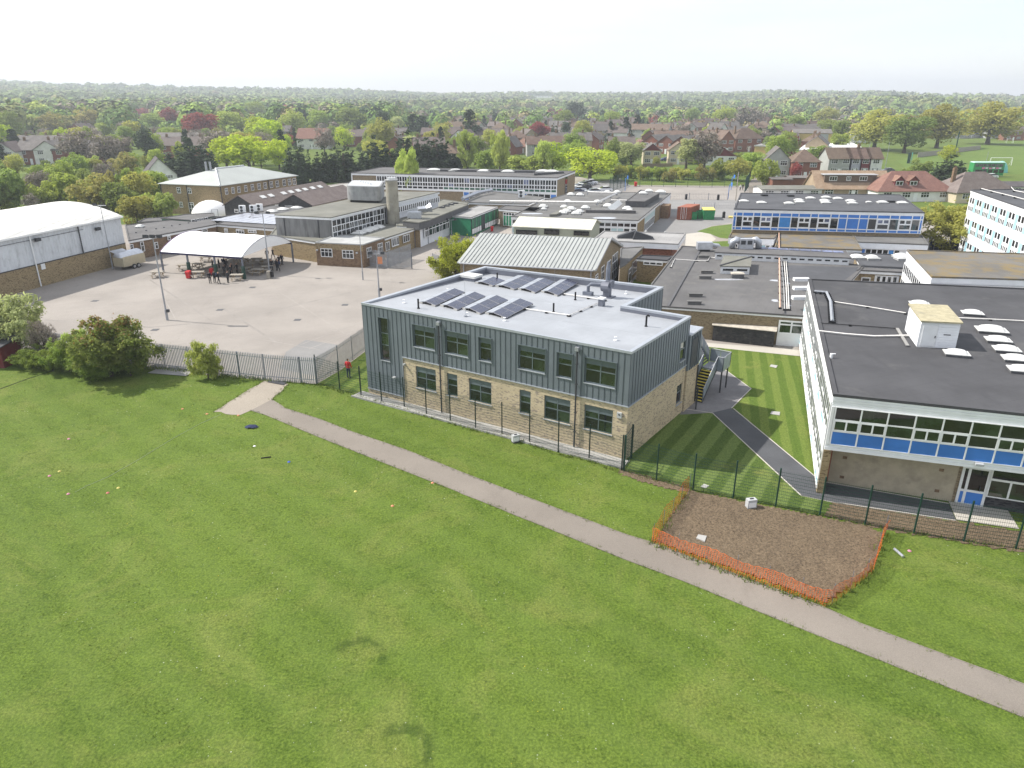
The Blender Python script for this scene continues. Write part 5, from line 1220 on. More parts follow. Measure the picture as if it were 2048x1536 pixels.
ac_unit(W(598,464,3.0), 1.45, 'white air conditioner standing against the concrete hall front', -.15)
oA,oB,oC = W(629.5,485.5,3.2), W(726,490,3.2), W(769.5,476,3.2); oD = W(673,470,3.2)
of = block('brick_office', 'brick office with white windows and pale flat roof at the playground corner', [oA,oB,oC,oD], 0, 3.2, 'brick_brown', 'felt_light', None, .05)
Fo, Fo2 = Fac(*inset([oA,oB,oC,oD],.05)[:2]), Fac(*inset([oA,oB,oC,oD],.05)[1:3]); c3 = cr(540,340,7.68)
q = MB(); q.fbox(Fo,-.02,Fo.L+.02,2.35,3.14,.0,.03); q.build('brick_band', 'brick', of)
wins(of, Fo, [(775,1200,965,1340),(1105,1225,1290,1365)], (0,.33,.67,1), (0,.62,1), conv=c3, split=True)
wins(of, Fo2, [(1480,1200,1565,1330),(1650,1135,1735,1270)], (0,.33,.67,1), (0,.62,1), conv=c3)
for x,y in ((728,1228),(1340,1270)): u,z = Fo.px(540+x/7.68,340+y/7.68); q = MB(); q.fbox(Fo,u-.13,u+.13,z-.1,z+.1,.03,.25); q.build('wall_light', 'pale_box', of)
Fw3 = Fac(W(770,477,3.0),W(826,459,3.0)); wins(lw, Fw3, [(1868,1060,1980,1150)], (0,.25,.5,.75,1), (0,1), conv=c3)
c4 = cr(780,370,7.877); wins(lw, Fw3, [(20,850,140,935),(200,800,310,880)], (0,.33,.67,1), (0,1), conv=c4); wins(lw, Fw3, [(1770,1115,1840,1225)], (0,.5,1), (0,1), conv=c3, name='door')
# --- white and blue wing
wb = block('white_wing', 'white-walled wing with blue door and mossy flat roof behind the office', WP([(793,452),(839.7,454.5),(897,433.5),(938,406),(885,399),(790,436)],3.2), 0, 3.2, 'white_board', 'felt_green', ('white',.35), .15)
Fv = Fac(W(839.7,454.5,3.2),W(897,433.5,3.2)); Fv0 = Fac(W(793,452,3.2),W(839.7,454.5,3.2))
nw = 7; u0 = Fv.px(848,463)[0]; curtain(wb, Fv, u0, Fv.L-.2, 1.35, 2.8, [k/nw for k in range(nw+1)], (0,.72,1), lambda i,j: 'glass', bar=.14, w=.2, extra=lambda mb,X,Z: [mb.fbox(Fv,(X[k]+X[k+1])/2-.06,(X[k]+X[k+1])/2+.06,Z[0],Z[1],.004,.2) for k in range(0,nw,2)])
q = MB(); q.fbox(Fv0,Fv0.L*.78,Fv0.L*.99,0,2.7,-.1,.0); q.build('timber_panel', 'timber', wb)
q = MB(); q.fbox(Fv0,Fv0.L*.5,Fv0.L*.76,0,2.7,-.1,.01); q.build('door', 'blue', wb)
rc = block('roof_plant', 'raised dark felt plant deck on the white wing roof', WP([(805,442),(838,446),(858,441),(937,410),(905,404)],4.0), 3.2, 4.0, 'kerb_dark', 'felt_green', None, .02, cat='roof deck')
for k,(x,y) in enumerate([(775,365),(848,340),(918,318),(988,298)]): p = W(*pc(780,370,7.877)(x,y),4.0); q = MB(); q.obox(p, (.9,-.1,0), (.1,.7,0), (0,0,.2)); tag(q.build('roof_box','dark_grey',origin=p), 'low dark box in a row of four on the plant deck', 'vent', 'boxes on the plant deck')
t = thing('duct_unit', 'shiny metal ventilation duct with tapered cowl on the plant deck', 'duct', W(830,438,4.0)); p = W(815,437,4.0); q = MB(); q.obox(p, (2.1,-.2,0), (.1,1,0), (0,0,1.0)); q.build('fan_box', 'duct', t)
p = W(836,429,4.0); q = MB(); q.tube([p+Vector((0,0,.8)),p+Vector((1.4,.3,.9)),p+Vector((2.2,.5,1.1))], [.5,.45,.8], 4); q.obox(p+Vector((-.3,-.3,0)), (1,0,0), (0,.8,0), (0,0,.5)); q.build('cowl', 'duct', t)
# --- green-panelled wing
gw = block('green_wing', 'low wing with green panels, white base panels and pale flat roof', WP([(897,431.5),(942.5,435.5),(996,414.5),(957,411.5)],3.2), 0, 3.2, 'green_bright', 'felt_pale', ('white',.2), .1)
Fgw = Fac(W(942.5,435.5,3.2),W(996,414.5,3.2)); ng = 15
curtain(gw, Fgw, .05, Fgw.L-.05, .35, 2.95, [k/ng for k in range(ng+1)], (0,.36,1), lambda i,j: 'dark_grey' if i in (5,6) else ('white' if j == 0 else ('green_bright' if (i*3)%5 < 3 else 'green_panel')), bar=.08, w=.12, fm='dark_grey')
gw2 = block('green_wing', 'short wing with green panels and white posts right of the green wing', WP([(997,418),(1070,424),(1085,416),(1010,411)],3.2), 0, 3.2, 'brick_tan', 'felt_mid', ('white',.35), .2)
Fgx = Fac(W(997,418,3.2),W(1070,424,3.2)); ng2 = 6; curtain(gw2, Fgx, Fgx.L*.14, Fgx.L*.6, .3, 2.7, [k/ng2 for k in range(ng2+1)], (0,.8,1), lambda i,j: 'green_bright' if j == 0 else 'glass', bar=.08, w=.1)
# --- long two-storey white and green block
zl = 6.2
LA,LB,LC,LD_ = W(702,346,zl), W(1114.5,356,zl), W(1150.5,342.5,zl), W(765,334.5,zl)
lb = block('long_block', 'long two-storey block with white window grid and green panels at the back', [LA,LB,LC,LD_], 0, zl, 'brick_tan', 'felt_mid', ('white',.45), .15)
Flb, Flc = Fac(LA,LB), Fac(LB,LC); nl = 34; us = Flb.px(753,350)[0]
curtain(lb, Flb, us, Flb.L-.1, 3.1, zl-.45, [k/nl for k in range(nl+1)], (0,.24,.55,1), lambda i,j: ('green_panel' if i > 12 else 'glass') if j == 0 else ('glass' if (i*7+j)%11 else 'glass_pale'), bar=.2, w=.02, extra=lambda mb,X,Z: [mb.fbox(Flb,(X[k]+X[k+1])/2-.06,(X[k]+X[k+1])/2+.06,Z[1]+.1,Z[3],.004,.02) for k in range(nl)])
q = MB(); q.fbox(Flb,us,Flb.L,2.75,3.1,-.1,.03); q.build('white_band', 'white', lb)
curtain(lb, Flb, Flb.L*.56, Flb.L-.1, .9, 2.75, [k/16 for k in range(17)], (0,.5,1), lambda i,j: 'glass' if (i%5) else 'blue', bar=.16, w=.02)
for (a,b) in ((.0,.42),(.55,1)): q = MB(); q.fbox(Flc,Flc.L*a+.1,Flc.L*b-.1,.2,zl-.5,-.14,.0); q.build('brick_panel', 'brick_tan', lb)
q = MB(); q.fbox(Flc,Flc.L*.43,Flc.L*.54,.2,zl-.5,-.14,.03); q.build('window', 'glass', lb)
q = MB(); q.fbox(Flb,-.02,.25,0,zl-.4,-.1,.02); q.build('corner_post', 'white', lb)
for k,(x,y) in enumerate([(775,92),(962,97),(1210,102),(1420,106),(1725,104),(1800,106)]):
    p = W(690+x/4.357,320+y/4.357+.5,zl); kerbed_light(p, Vector((3.0,-.1,0)), Vector((.1,1.8,0)), .2, .08, ('dome_grey','dome'), 'rooflight', 'long white rooflight on the roof of the long back block', 'rooflight', 'rooflights on the long back block', dome=.35)
for a,b in (((880,343),(1070,346)),((1068,351),(1128,347))):
    p0,p1 = W(*a,zl), W(*b,zl); q = MB(); d = p1-p0; q.obox(p0+UP*.004, d, Vector((0,1.2,0)), UP*.45); tag(q.build('roof_upstand','kerb_dark',origin=p0), 'dark raised upstand '+('along the middle' if a[0] < 1000 else 'at the right end')+' of the long block roof', 'upstand')
# --- central low blocks with pipes and domes
zc3 = 3.2
cb1 = block('central_block', 'sprawling low block with felt roof, domes and white fascia in the centre', WP([(1022,433.5),(1276.5,441.5),(1342,387),(1152,383),(1078,404)],zc3), 0, zc3, 'white_board', 'felt', ('white',.4), .12)
Fcb = Fac(W(1022,433.5,zc3),W(1276.5,441.5,zc3)); Fcr = Fac(W(1276.5,441.5,zc3),W(1342,387,zc3)); nq = 20
curtain(cb1, Fcb, .2, Fcb.L-.2, .5, 2.75, [k/nq for k in range(nq+1)], (0,.62,.7,1), lambda i,j: ('teal_panel' if (i//2)%2 == 0 else 'glass') if j == 0 else ('white' if j == 1 else 'glass'), bar=.16, w=.04)
q = MB(); q.fbox(Fcr,.05,Fcr.L*.16,0,2.8,-.1,.02); q.build('brick_pier', 'brick', cb1)
curtain(cb1, Fcr, Fcr.L*.17, Fcr.L*.45, .4, 2.75, [k/9 for k in range(10)], (0,.55,1), lambda i,j: 'teal_panel' if j else 'glass_lit', bar=.14, w=.05)
q = MB(); q.fbox(Fcr,Fcr.L*.47,Fcr.L*.62,0,2.8,-.1,.03); q.build('brick_pier', 'brick_tan', cb1)
q = MB(); q.fbox(Fcr,Fcr.L*.64,Fcr.L*.72,0,2.5,.0,1.6); q.build('timber_store', 'brick_brown', cb1)
cb2 = block('central_block', 'low grey flat-roofed block joining the centre to the long back block', WP([(925,405),(1058,408.5),(1090,395),(975,382)],3.0), 0, 3.0, 'brick_tan', 'felt', ('white',.3), .15)
rp_ = block('roof_plant', 'raised dark felt plant room on the central block roof', WP([(1251,403),(1289,404),(1319,387),(1281,380)],4.2), zc3, 4.2, 'kerb_dark', 'felt_mid', None, .02, cat='roof deck')
pf4 = pc(1010,370,7.877)
dl = [(600,355,1),(610,395,.6),(1035,165,1),(1180,170,1),(985,280,1),(1455,285,1),(1265,375,1),(1170,435,.9),(1120,465,1),(905,455,1),(960,430,1),(930,365,.9),(1620,345,1.1),(1040,395,1.1),(1615,125,.9),(1765,125,.9),(1925,390,1.1),(1960,425,.9)]
for k,(x,y,s_) in enumerate(dl):
    p = W(*pf4(x,y),zc3); kerbed_light(p, Vector((1.5,-.15,0))*s_, Vector((.2,1.5,0))*s_, .2, .06, ('dome_grey','dome'), 'rooflight', 'small white domed rooflight among many on the central roofs', 'rooflight', 'rooflights on the central roofs', dome=.4*s_)
for k,(x,y) in enumerate([(1048,233),(1095,215)]): p = W(1024+x/4,330+y/4,4.2); kerbed_light(p, Vector((1.5,-.15,0)), Vector((.2,1.5,0)), .2, .06, ('dome_grey','dome'), 'rooflight', 'white domed rooflight on the raised plant room, '+('nearer' if k == 0 else 'farther'), 'rooflight', dome=.35)
p = W(1321,388,zc3); kerbed_light(p, Vector((2.0,-.2,0)), Vector((.3,1.6,0)), .4, .1, ('dome_grey','dome'), 'rooflight', 'large white rooflight near the right end of central roof', 'rooflight', dome=.4)
a,b = W(*pf4(1690,420),zc3), W(*pf4(1855,295),zc3); t = thing('ridge_light', 'long white ridge rooflight on the central block', 'rooflight', a); q = MB(); d = b-a; s_ = Vector((-d.y,d.x,0)).normalized()*1.7; q.add([a,b,b+s_,a+s_,a+s_/2+UP*.75,b+s_/2+UP*.75], [(0,1,5,4),(2,3,4,5),(0,4,3),(1,2,5)]); q.build('glazing', 'dome', t)
run('lagged_pipe', 'long white lagged pipe crossing the central roofs left to right', [W(*pf4(-240,300),3.5),W(*pf4(500,305),3.5),W(*pf4(1450,318),3.5)], .22, 'pipe_white', gap=4, lift=.5, foot='galv', cat='pipe')
run('lagged_pipe', 'white lagged pipe running back over the central roof', [W(*pf4(1450,318),3.5),W(*pf4(1760,165),3.5),W(*pf4(1300,150),3.5)], .2, 'pipe_white', gap=4, lift=.5, foot='galv', cat='pipe')
run('lagged_pipe', 'ribbed grey lagged duct running to the long back block', [W(925,402,3.3),W(955,390,3.3),W(984,384.5,3.3)], .35, 'duct', gap=1.2, lift=.5, foot='galv', cat='pipe')
run('lagged_pipe', 'white pipe in front of the raised plant room', [W(1222,403.5,3.3),W(1288,404.5,3.3)], .14, 'pipe_white', gap=3, lift=.3, foot='galv', cat='pipe')
a,b = W(*pf4(1270,440),zc3), W(*pf4(2060,452),zc3); q = MB(); q.obox(a+UP*.004, b-a, (0,1.0,0), UP*.5); tag(q.build('roof_upstand','felt_mid',origin=a), 'long felted upstand across the front of central roof', 'upstand')
a,b = W(*pf4(700,500),zc3), W(*pf4(960,375),zc3); q = MB(); q.obox(a+UP*.004, b-a, (1.2,.15,0), UP*.4); tag(q.build('roof_upstand','felt_green',origin=a), 'mossy felted upstand near the left end of central roof', 'upstand')
for k,(x,y,w_,h_) in enumerate([(1570,520,2.6,1.2),(430,450,2.4,.8)]): p = W(*pf4(x,y),zc3); q = MB(); q.prism([p+Vector((w_*math.cos(i*.6)*.8,h_*math.sin(i*.6),0)) for i in range(10)], zc3+.002, zc3+.006); q.build('puddle', 'puddle', cb1)
ac_unit(W(1043,396,3.0), 1.3, 'white air conditioner on the roof before the long back block', -.1)
# --- sage shed and ribbed metal-roofed hall
sh = gable('garage_shed', 'long sage green shed with pale ribbed roof and dark shuttered windows', (1180,459.5), (1199.8,444.5), (1192,442.4), (1040.5,436), 3.5, 4.5, 'sage', 'shed_roof', over=.12)
Fsh = Fac(W(1028.4,453,3.5),W(1180,459.5,3.5)); c5 = cr(1010,370,7.877)
wins(sh, Fsh, [(175,700,510,785),(620,690,855,785),(1085,720,1325,800)], (0,.5,1), (0,.75,1), fm='black', conv=c5, fr=.12, w=.12)
a,b = W(1187,540,4.5), W(1241.5,492.5,4.5); dlen = W(918,525,4.5)-W(1187,540,4.5); dlen.z = 0
mh = gable3('assembly_hall', 'brick hall with long pale standing-seam metal roof', a, b, dlen, 4.5, 6.7, 'brick_tan', 'metal_roof_pale', over=.3, sheets=34, rib='metal_roof_rib')
au = Vector((a.x,a.y,0)); bu = Vector((b.x,b.y,0)); e_ = (bu-au).normalized(); Fm = Fac(au+e_*.3,bu-e_*.3); c6 = cr(1180,440,7.68)
wins(mh, Fm, [(342,550,405,865)], (0,.33,.67,1), (0,.36,.7,1), conv=c6, w=.06, split=True); wins(mh, Fm, [(272,640,305,840),(172,725,208,905),(80,850,115,930)], (0,.5,1), (0,.6,1), conv=c6, w=.06)
q = MB(); p0 = au+dlen+UP*4.38; q.tube([au+UP*4.42-e_*.05,au+dlen+UP*4.42-e_*.05], .1, 6); q.build('gutter', 'galv', mh)
for f in (.02,.97): q = MB(); p0 = au+e_*.3+dlen*f-e_*.12; q.tube([p0+UP*.1,p0+UP*4.4], .07, 6); q.build('downpipe', 'galv', mh)
q = MB(); mm = (au+bu)/2
for s_ in (au,bu): q.obox(s_-dlen.normalized()*.34+UP*4.42, (mm-s_)+UP*2.2, dlen.normalized()*.06, UP*.28)
q.build('barge_board', 'pale_box', mh)
# --- flat-roofed link with wedge rooflights
lk_ = block('link_block', 'flat pale-roofed link with deep white fascia and two wedge rooflights', WP([(1188,478),(1207,462.8),(1371,467.3),(1356.5,489),(1232,482.8)],3.5), 0, 3.5, 'brick_red', 'felt_pale', ('white_board',.75), .9)
for (x,y,s_,l) in ((1255,476,1,'left'),(1286,478,-1,'right')):
    p = W(x,y,3.5); q = MB(); w_ = 1.5; vs_ = [(-w_,-.5,0),(w_,-.6,0),(w_,.5,0),(-w_,.6,0),(w_*.75*s_,-.45,1.15),(w_*.75*s_,.4,1.15),(-w_*.9*s_,-.4,.35),(-w_*.9*s_,.4,.35)]
    q.add([p+Vector(v) for v in vs_], [(0,1,4,6),(1,2,5,4),(2,3,7,5),(3,0,6,7),(4,5,7,6)] if s_ > 0 else [(0,1,6,4),(1,2,7,6),(2,3,5,7),(3,0,4,5),(4,6,7,5)]); tag(q.build('wedge_rooflight', 'dark_grey', origin=p), f'dark wedge-shaped rooflight, the {l} one of two on the link roof', 'rooflight')
for x,y in ((622,175),(862,182),(1155,200)): p = W(1180+x/7.68,440+y/7.68,3.5); q = MB(); q.cyl(p,.2,.12,3.5,3.75,8); tag(q.build('roof_vent','dome_grey',origin=p),'small pale vent along the back edge of the link roof','vent','vents on the link roof')
cw_ = block('courtyard_wing', 'narrow brick wing with grey felt roof beside the gabled hall', WP([(1239,537),(1241,497),(1288,494),(1251,530)],3.0), 0, 3.0, 'brick', 'felt', None, .1)
Fcw = Fac(W(1251,530,3.0),W(1288,494,3.0)); wins(cw_, Fcw, [(655,655,715,770)], (0,.25,.5,.75,1), (0,1), conv=c6); wins(cw_, Fcw, [(595,760,625,945)], (0,1), (0,.7,1), conv=c6)
cx_ = block('courtyard_wing', 'short brick wing with three white windows closing the small courtyard', WP([(1273,517.5),(1334,521.5),(1346,513),(1283,510.5)],3.0), 0, 3.0, 'brick', 'felt_dark', ('white',.3), .1)
Fcx = Fac(W(1273,517.5,3.0),W(1334,521.5,3.0)); wins(cx_, Fcx, [(820,630,1115,705)], (0,.33,.67,1), (0,1), conv=c6, fr=.12, bar=.12)
sheet('courtyard_lawn', [(1255,590),(1268,560),(1325,545),(1305,585)], .035, 'grass')
# --- large flat roof left of the right-hand block
zf = 3.0
fb = block('flat_block', 'large low block with grey felt roof beside the right-hand classroom block', WP([(1287,611),(1610,633.5),(1700,565),(1730,532),(1600,517),(1432,497),(1364,492.5),(1346,513),(1302,569)],zf), 0, zf, 'brick_tan', 'felt_mid', ('white',.22), .1)
Ffb = Fac(W(1287,611,zf),W(1610,633.5,zf)); c7 = cr(1400,520,3.16)
u0,u1,v0,v1 = Ffb.rect(*c7((500,378,648,515))); window(fb, Ffb, u0,u1,0.02,v1, (0,.5,1), (0,.5,.86,1), .16, .14, .06, 'white', 'glass', True, name='double_door', pmats=lambda i,j: 'white' if j == 0 else 'glass_green')
for x,y in ((1322,612),):
    u,_ = Ffb.px(x,y); q = MB(); q.tube([Ffb.p(u,.1,.1),Ffb.p(u,2.8,.1)], .06, 6); q.build('downpipe', 'black', fb)
q = MB(); a,b = W(1338,614,zf), W(1404,497,zf); d = b-a; q.obox(a+UP*.012, d, Vector((-d.y,d.x,0)).normalized()*.25, UP*.1); q.build('roof_joint', 'kerb_dark', fb)
q = MB(); a,b = W(1322,577,zf), W(1352,514,zf)
for k,(pts) in enumerate([[(1440,862,500,120,1.0)]]): pass
pf6 = pc(1380,440,7.314)
for k,(x,y,w_,h_) in enumerate([(560,870,1.8,.45),(1245,885,.6,.4),(1265,1180,.5,.5),(1420,920,.25,.6),(1440,1250,.3,.3)]):
    p = W(*pf6(x,y),zf); q = MB(); q.prism([p+Vector((w_*math.cos(i*.63)*random.uniform(.8,1.1),h_*math.sin(i*.63)*random.uniform(.8,1.2),0)) for i in range(10)], zf+.003, zf+.007); q.build('puddle', 'puddle', fb)
sheet_p = WP([(1568,530),(1722,535),(1690,560),(1572,556)],zf); q = MB(); q.poly([(p.x,p.y,zf+.012) for p in (sheet_p if area(sheet_p) > 0 else sheet_p[::-1])]); q.build('felt_patch', 'felt_blue', fb)
for k,(x,y) in enumerate([(245,780),(220,860),(80,1120),(60,1232),(200,555),(340,800)][:5]):
    p = W(*pf6(x,y),zf); q = MB(); q.obox(p-Vector((.7,.2,0)), (1.35,-.06,0), (.03,.42,0), (0,0,.3)); q.obox(p+Vector((-.75,-.25,.302)), (1.45,-.06,0), (.03,.52,0), (0,0,.06)); tag(q.build('roof_vent','felt',origin=p), ['low grey box vent, upper of the pair left of the lantern','low grey box vent, lower of the pair left of the lantern','low grey box vent, third from the top left','low grey box vent nearest the front edge','low grey box vent by the clerestory end'][k], 'vent')
kerbed_light(W(*pf6(688,845),zf), Vector((1.35,-.05,0)), Vector((.05,.8,0)), .45, .12, ('kerb_dark','shed_felt'), 'rooflight', 'square rooflight with cream lid standing in a puddle', 'rooflight', dome=.12)
lt = thing('roof_lantern', 'square felt-topped roof lantern with slot windows', 'lantern', W(1470,545,zf)); lz = 3.95
lp4 = WP([(1440,531.6),(1501.7,533),(1504,513.5),(1447.5,510.5)],lz); q = MB(); q.prism(inset(lp4,.1), zf, lz-.1); q.build('wall', 'white', lt); q = MB(); q.prism(lp4, lz-.1, lz); q.build('roof', 'felt_green', lt)
Flt = Fac(*inset(lp4,.1)[:2])
for a,b in ((.05,.46),(.54,.95)): window(lt, Flt, Flt.L*a, Flt.L*b, zf+.28, lz-.25, fr=.08, w=.05)
q = MB(); q.tube([lp4[0]+UP*.06,lp4[2]+UP*.06], .08, 4); q.build('felt_ridge', 'kerb_dark', lt)
cz = 3.95; cl = thing('clerestory', 'long low clerestory strip with slot windows across the flat roof', 'clerestory', W(1560,515,zf))
cl4 = WP([(1429,504),(1702,515.5),(1692,500.5),(1436,492.5)],cz); q = MB(); q.prism(inset(cl4,.12), zf, cz-.12); q.build('wall', 'white', cl); q = MB(); q.prism(cl4, cz-.12, cz); q.build('roof', 'felt_mid', cl)
Fcl = Fac(*inset(cl4,.12)[:2])
for k in range(16): window(cl, Fcl, Fcl.L*(k+.12)/16, Fcl.L*(k+.88)/16, zf+.3, cz-.3, fr=.07, w=.05)
a,b = W(1515,497.5,cz), W(1690,506.5,cz); nsk = 8
for k in range(nsk): q = MB(); o = a+(b-a)*(k/nsk)+UP*.02; q.obox(o, (b-a)*(.9/nsk), Vector((.02,.5,.12)), UP*.04); q.build('strip_rooflight', 'glass_pale', cl)
# twin-domed ventilation cowl behind the clerestory
p = W(1490,497,cz); t = thing('twin_cowl', 'grey ventilation unit with two rounded cowls', 'ventilator', p); q = MB(); q.obox(p+Vector((-.9,-.5,0)), (1.8,0,0), (0,1,0), (0,0,1.3)); q.build('box', 'duct', t)
for s_ in (-1,1): q = MB(); q.tube([p+Vector((s_*.9,0,1.0)),p+Vector((s_*1.3,0,1.15)),p+Vector((s_*1.65,0,.9)),p+Vector((s_*1.75,0,.1))], .42, 10); q.build('cowl', 'duct', t, smooth=True)
for s_ in (-.45,.4): q = MB(); q.obox(p+Vector((s_-.3,-.53,.6)), (.6,0,0), (0,.03,0), (0,0,.5)); q.build('grille', 'dark_grey', t)
p = W(1405,502,zf); t = thing('duct_unit', 'square grey roof duct with bent pipe beside the clerestory', 'duct', p); q = MB(); q.obox(p+Vector((-.8,-.4,.25)), (2.0,0,0), (0,.9,0), (0,0,.95)); q.build('box', 'duct', t); q = MB(); q.tube([p+Vector((1.2,0,.8)),p+Vector((2.0,0,.7)),p+Vector((2.5,0,.1))], .3, 8); q.build('pipe', 'duct', t)
q = MB(); q.obox(p+Vector((-.5,-.3,0)), (1.4,0,0), (0,.7,0), (0,0,.25)); q.build('base', 'black', t)
run('roof_pipe', 'long copper-coloured pipe down the flat roof to its front edge', [W(1558,463,3.4),W(1558.5,510,3.4),W(1560,618,3.4)], .09, 'pipe_copper', gap=3, lift=.15, cat='pipe')
for k,dx in enumerate((0,5,9)): run('roof_pipe', ['left','middle','right'][k]+' one of three pale pipes beside the copper pipe', [W(1563+dx,525,zf),W(1567+dx,575,zf),W(1569+dx,621,zf)], .06, 'pipe_white', gap=2.5, lift=.15, cat='pipe')
run('roof_cable', 'pale cable run on black pads stepping across the flat roof', [W(1342,536,zf),W(1349,520,zf),W(1394,523,zf),W(1415,523,zf),W(1419,516,zf),W(1440,518,zf)], .05, 'pipe_white', gap=2, lift=.1)
for k,(x,y) in enumerate([(1665,888),(1670,1018),(1665,1160)]):
    a = W(1380+(x+70)/7.314,440+y/7.314,4.0); q = MB(); q.obox(a+Vector((-1.6,-.3,0)), (1.6,0,0), (0,.6,0), (0,0,.3)); tag(q.build('wall_canopy','white',origin=a), 'white window hood projecting from the block side, '+['top','middle','bottom'][k]+' of three', 'hood')
# --- black timber shed before it
sA,sB = W(1424,681), W(1546,694.5); sd2 = Vector((-(sB-sA).y,(sB-sA).x,0)).normalized()*1.7; zs1 = zat(sA,648)
bs = thing('timber_shed', 'old black boarded timber shed with pale felt roof', 'shed', sA)
Fsd = Fac(sA,sB); nbd = 22
q = MB(); q.obox(sA-Vector((0,0,.1)), sB-sA, sd2, UP*zs1); q.build('frame', 'timber_black', bs)
for k in range(nbd):
    if 8 <= k < 14:
        continue
    q = MB(); q.fbox(Fsd,Fsd.L*k/nbd+.008,Fsd.L*(k+1)/nbd-.008,0.03,zs1-.12,.0,.022+.008*(k%2)); q.build('board', 'timber_black', bs)
for k in range(10): z0_ = .05+k*(zs1-.2)/10; q = MB(); q.fbox(Fsd,Fsd.L*8/nbd+.01,Fsd.L*14/nbd-.01,z0_,z0_+(zs1-.2)/10-.015,.0,.025); q.build('board', 'timber_black', bs)
q = MB(); q.obox(sA-Fsd.e*.15+Fsd.n*.2+UP*(zs1-.1), (sB-sA)+Fsd.e*.3, sd2*1.12+UP*.35, UP*.06); q.build('roof', 'shed_felt', bs)
for k,(x,y) in enumerate([(1396,672),(1404,676),(1412,673),(1409,679)]):
    p = W(x,y); q = MB(); q.obox(p, (1.5,.3*k-.3,.5+.1*k), (.1,.4,0), (0,0,.06)); tag(q.build('timber_offcut','timber_grey',origin=p), 'pale timber offcut leaning in the heap left of the shed', 'timber', 'timber heap by the shed')
# ------------------------------------------------------------------ blue-panelled block and its low roofs
zb5 = 6.8
BA,BB,BC,BD = W(1468,418.5,zb5), W(1849,426,zb5), W(1801,390,zb5), W(1481,386.5,zb5)
bb = block('blue_block', 'two-storey block with bright blue panels and white grid under a dark roof', [BA,BB,BC,BD], 0, zb5, 'brick_tan', 'felt_blue', ('white',.4), .12)
Fbb = Fac(BA,BB); zb0 = Fbb.px(1464,459)[1]; xe = [75,105,170,280,355,470,545,665,740,860,935,1060,1140,1225,1345,1435,1520,1645,1735,1860,1940,1965]
xs_ = [(x-75)/(1965-75) for x in xe]; typ = 'cgwgvgbgwgvgbBbgvgwgc'
def bcell(i, j):
    if j in (0,2): return 'blue'
    t_ = typ[i]
    return {'c':'blue','g':'glass','b':'blue_bright' if i == 6 else 'blue','B':'blue','w':None,'v':None}[t_]
curtain(bb, Fbb, .03, Fbb.L-.03, zb0, zb5-.4, xs_, (0,.17,.78,1), bcell, bar=.13, w=.05)
hz_ = zb5-.4-zb0
for i,t_ in enumerate(typ):
    if t_ in 'wv':
        a,b = Fbb.L*xs_[i]+.065, Fbb.L*xs_[i+1]-.065; m = (a+b)/2; z0_,z1_,zm = zb0+hz_*.17+.065, zb0+hz_*.78-.065, zb0+hz_*.50
        window(bb, Fbb, a, b, z0_, zm, fr=.1, w=.05, split=True)
        window(bb, Fbb, a, m, zm, z1_, fr=.1, w=.05, split=True, gm='glass_pale' if t_ == 'v' and i != 10 else 'glass'); window(bb, Fbb, m, b, zm, z1_, fr=.1, w=.05, split=True, gm='glass_pale' if t_ == 'v' else 'glass')
pf8 = pc(1450,340,4.995)
for k,(x,y,s_) in enumerate([(187,318,1),(362,333,1),(637,340,1),(735,308,1),(745,327,1),(852,288,1),(1008,280,1),(993,312,1),(1005,332,1),(1125,292,1),(1253,315,1),(1270,338,1),(1435,328,.6),(1570,330,1.1),(1768,335,1.1)]):
    p = W(*pf8(x,y),zb5); kerbed_light(p, Vector((1.35,-.1,0))*s_, Vector((.15,1.1,0))*s_, .14, .04, ('dome_grey','dome'), 'rooflight', "white domed rooflight on the blue-panelled block's dark roof", 'rooflight', 'rooflights on the blue-panelled block', dome=.2*s_)
for k,(x,y) in enumerate([(370,262),(633,268),(1645,326)]): p = W(*pf8(x,y),zb5); q = MB(); q.obox(p, (1.0,0,0), (0,.8,0), (0,0,.25)); tag(q.build('roof_box','black',origin=p),['small black box at the back left of the blue block roof','small black box at the back middle of the blue block roof','small black box among the right-hand domes'][k],'vent')
def lowroof(label, pts, z, wcol, rf, fas, fh): return block('low_wing', label, WP(pts,z), 0, z, wcol, rf, (fas,fh), .25)
zw = 3.3
l1 = lowroof('low white wing with mossy roof at the left foot of the blue block', [(1457,474.5),(1548,478),(1560,462),(1465,459)], zw, 'white_board', 'felt_moss', 'white_board', .9)
Fl1 = Fac(*inset(WP([(1457,474.5),(1548,478),(1560,462),(1465,459)],zw),.25)[:2]); curtain(l1, Fl1, .2, Fl1.L-.2, .6, 2.35, [k/9 for k in range(10)], (0,1), lambda i,j: ['blue','glass','glass','blue_pale','glass','white','glass','blue_pale','glass'][i], bar=.14, w=.05)
lowroof('low wing with streaked concrete-coloured mossy roof below the blue block', [(1549,494.5),(1724,500.5),(1706,471),(1560,462.5)], zw+.05, 'white_board', 'felt_moss', 'white', .35)
l3 = lowroof('low white wing with blue panels at the right foot of the blue block', [(1716,484.5),(1857,490),(1845,472),(1707,470)], zw, 'white_board', 'felt', 'white_board', .85)
Fl3 = Fac(*inset(WP([(1716,484.5),(1857,490),(1845,472),(1707,470)],zw),.25)[:2]); curtain(l3, Fl3, .2, Fl3.L-.2, .4, 2.4, [k/11 for k in range(12)], (0,.35,1), lambda i,j: ['blue','glass','glass','glass','glass','blue_bright','glass','white','glass','glass','blue'][i] if j else ('blue' if i in (0,10) else 'glass'), bar=.14, w=.05)
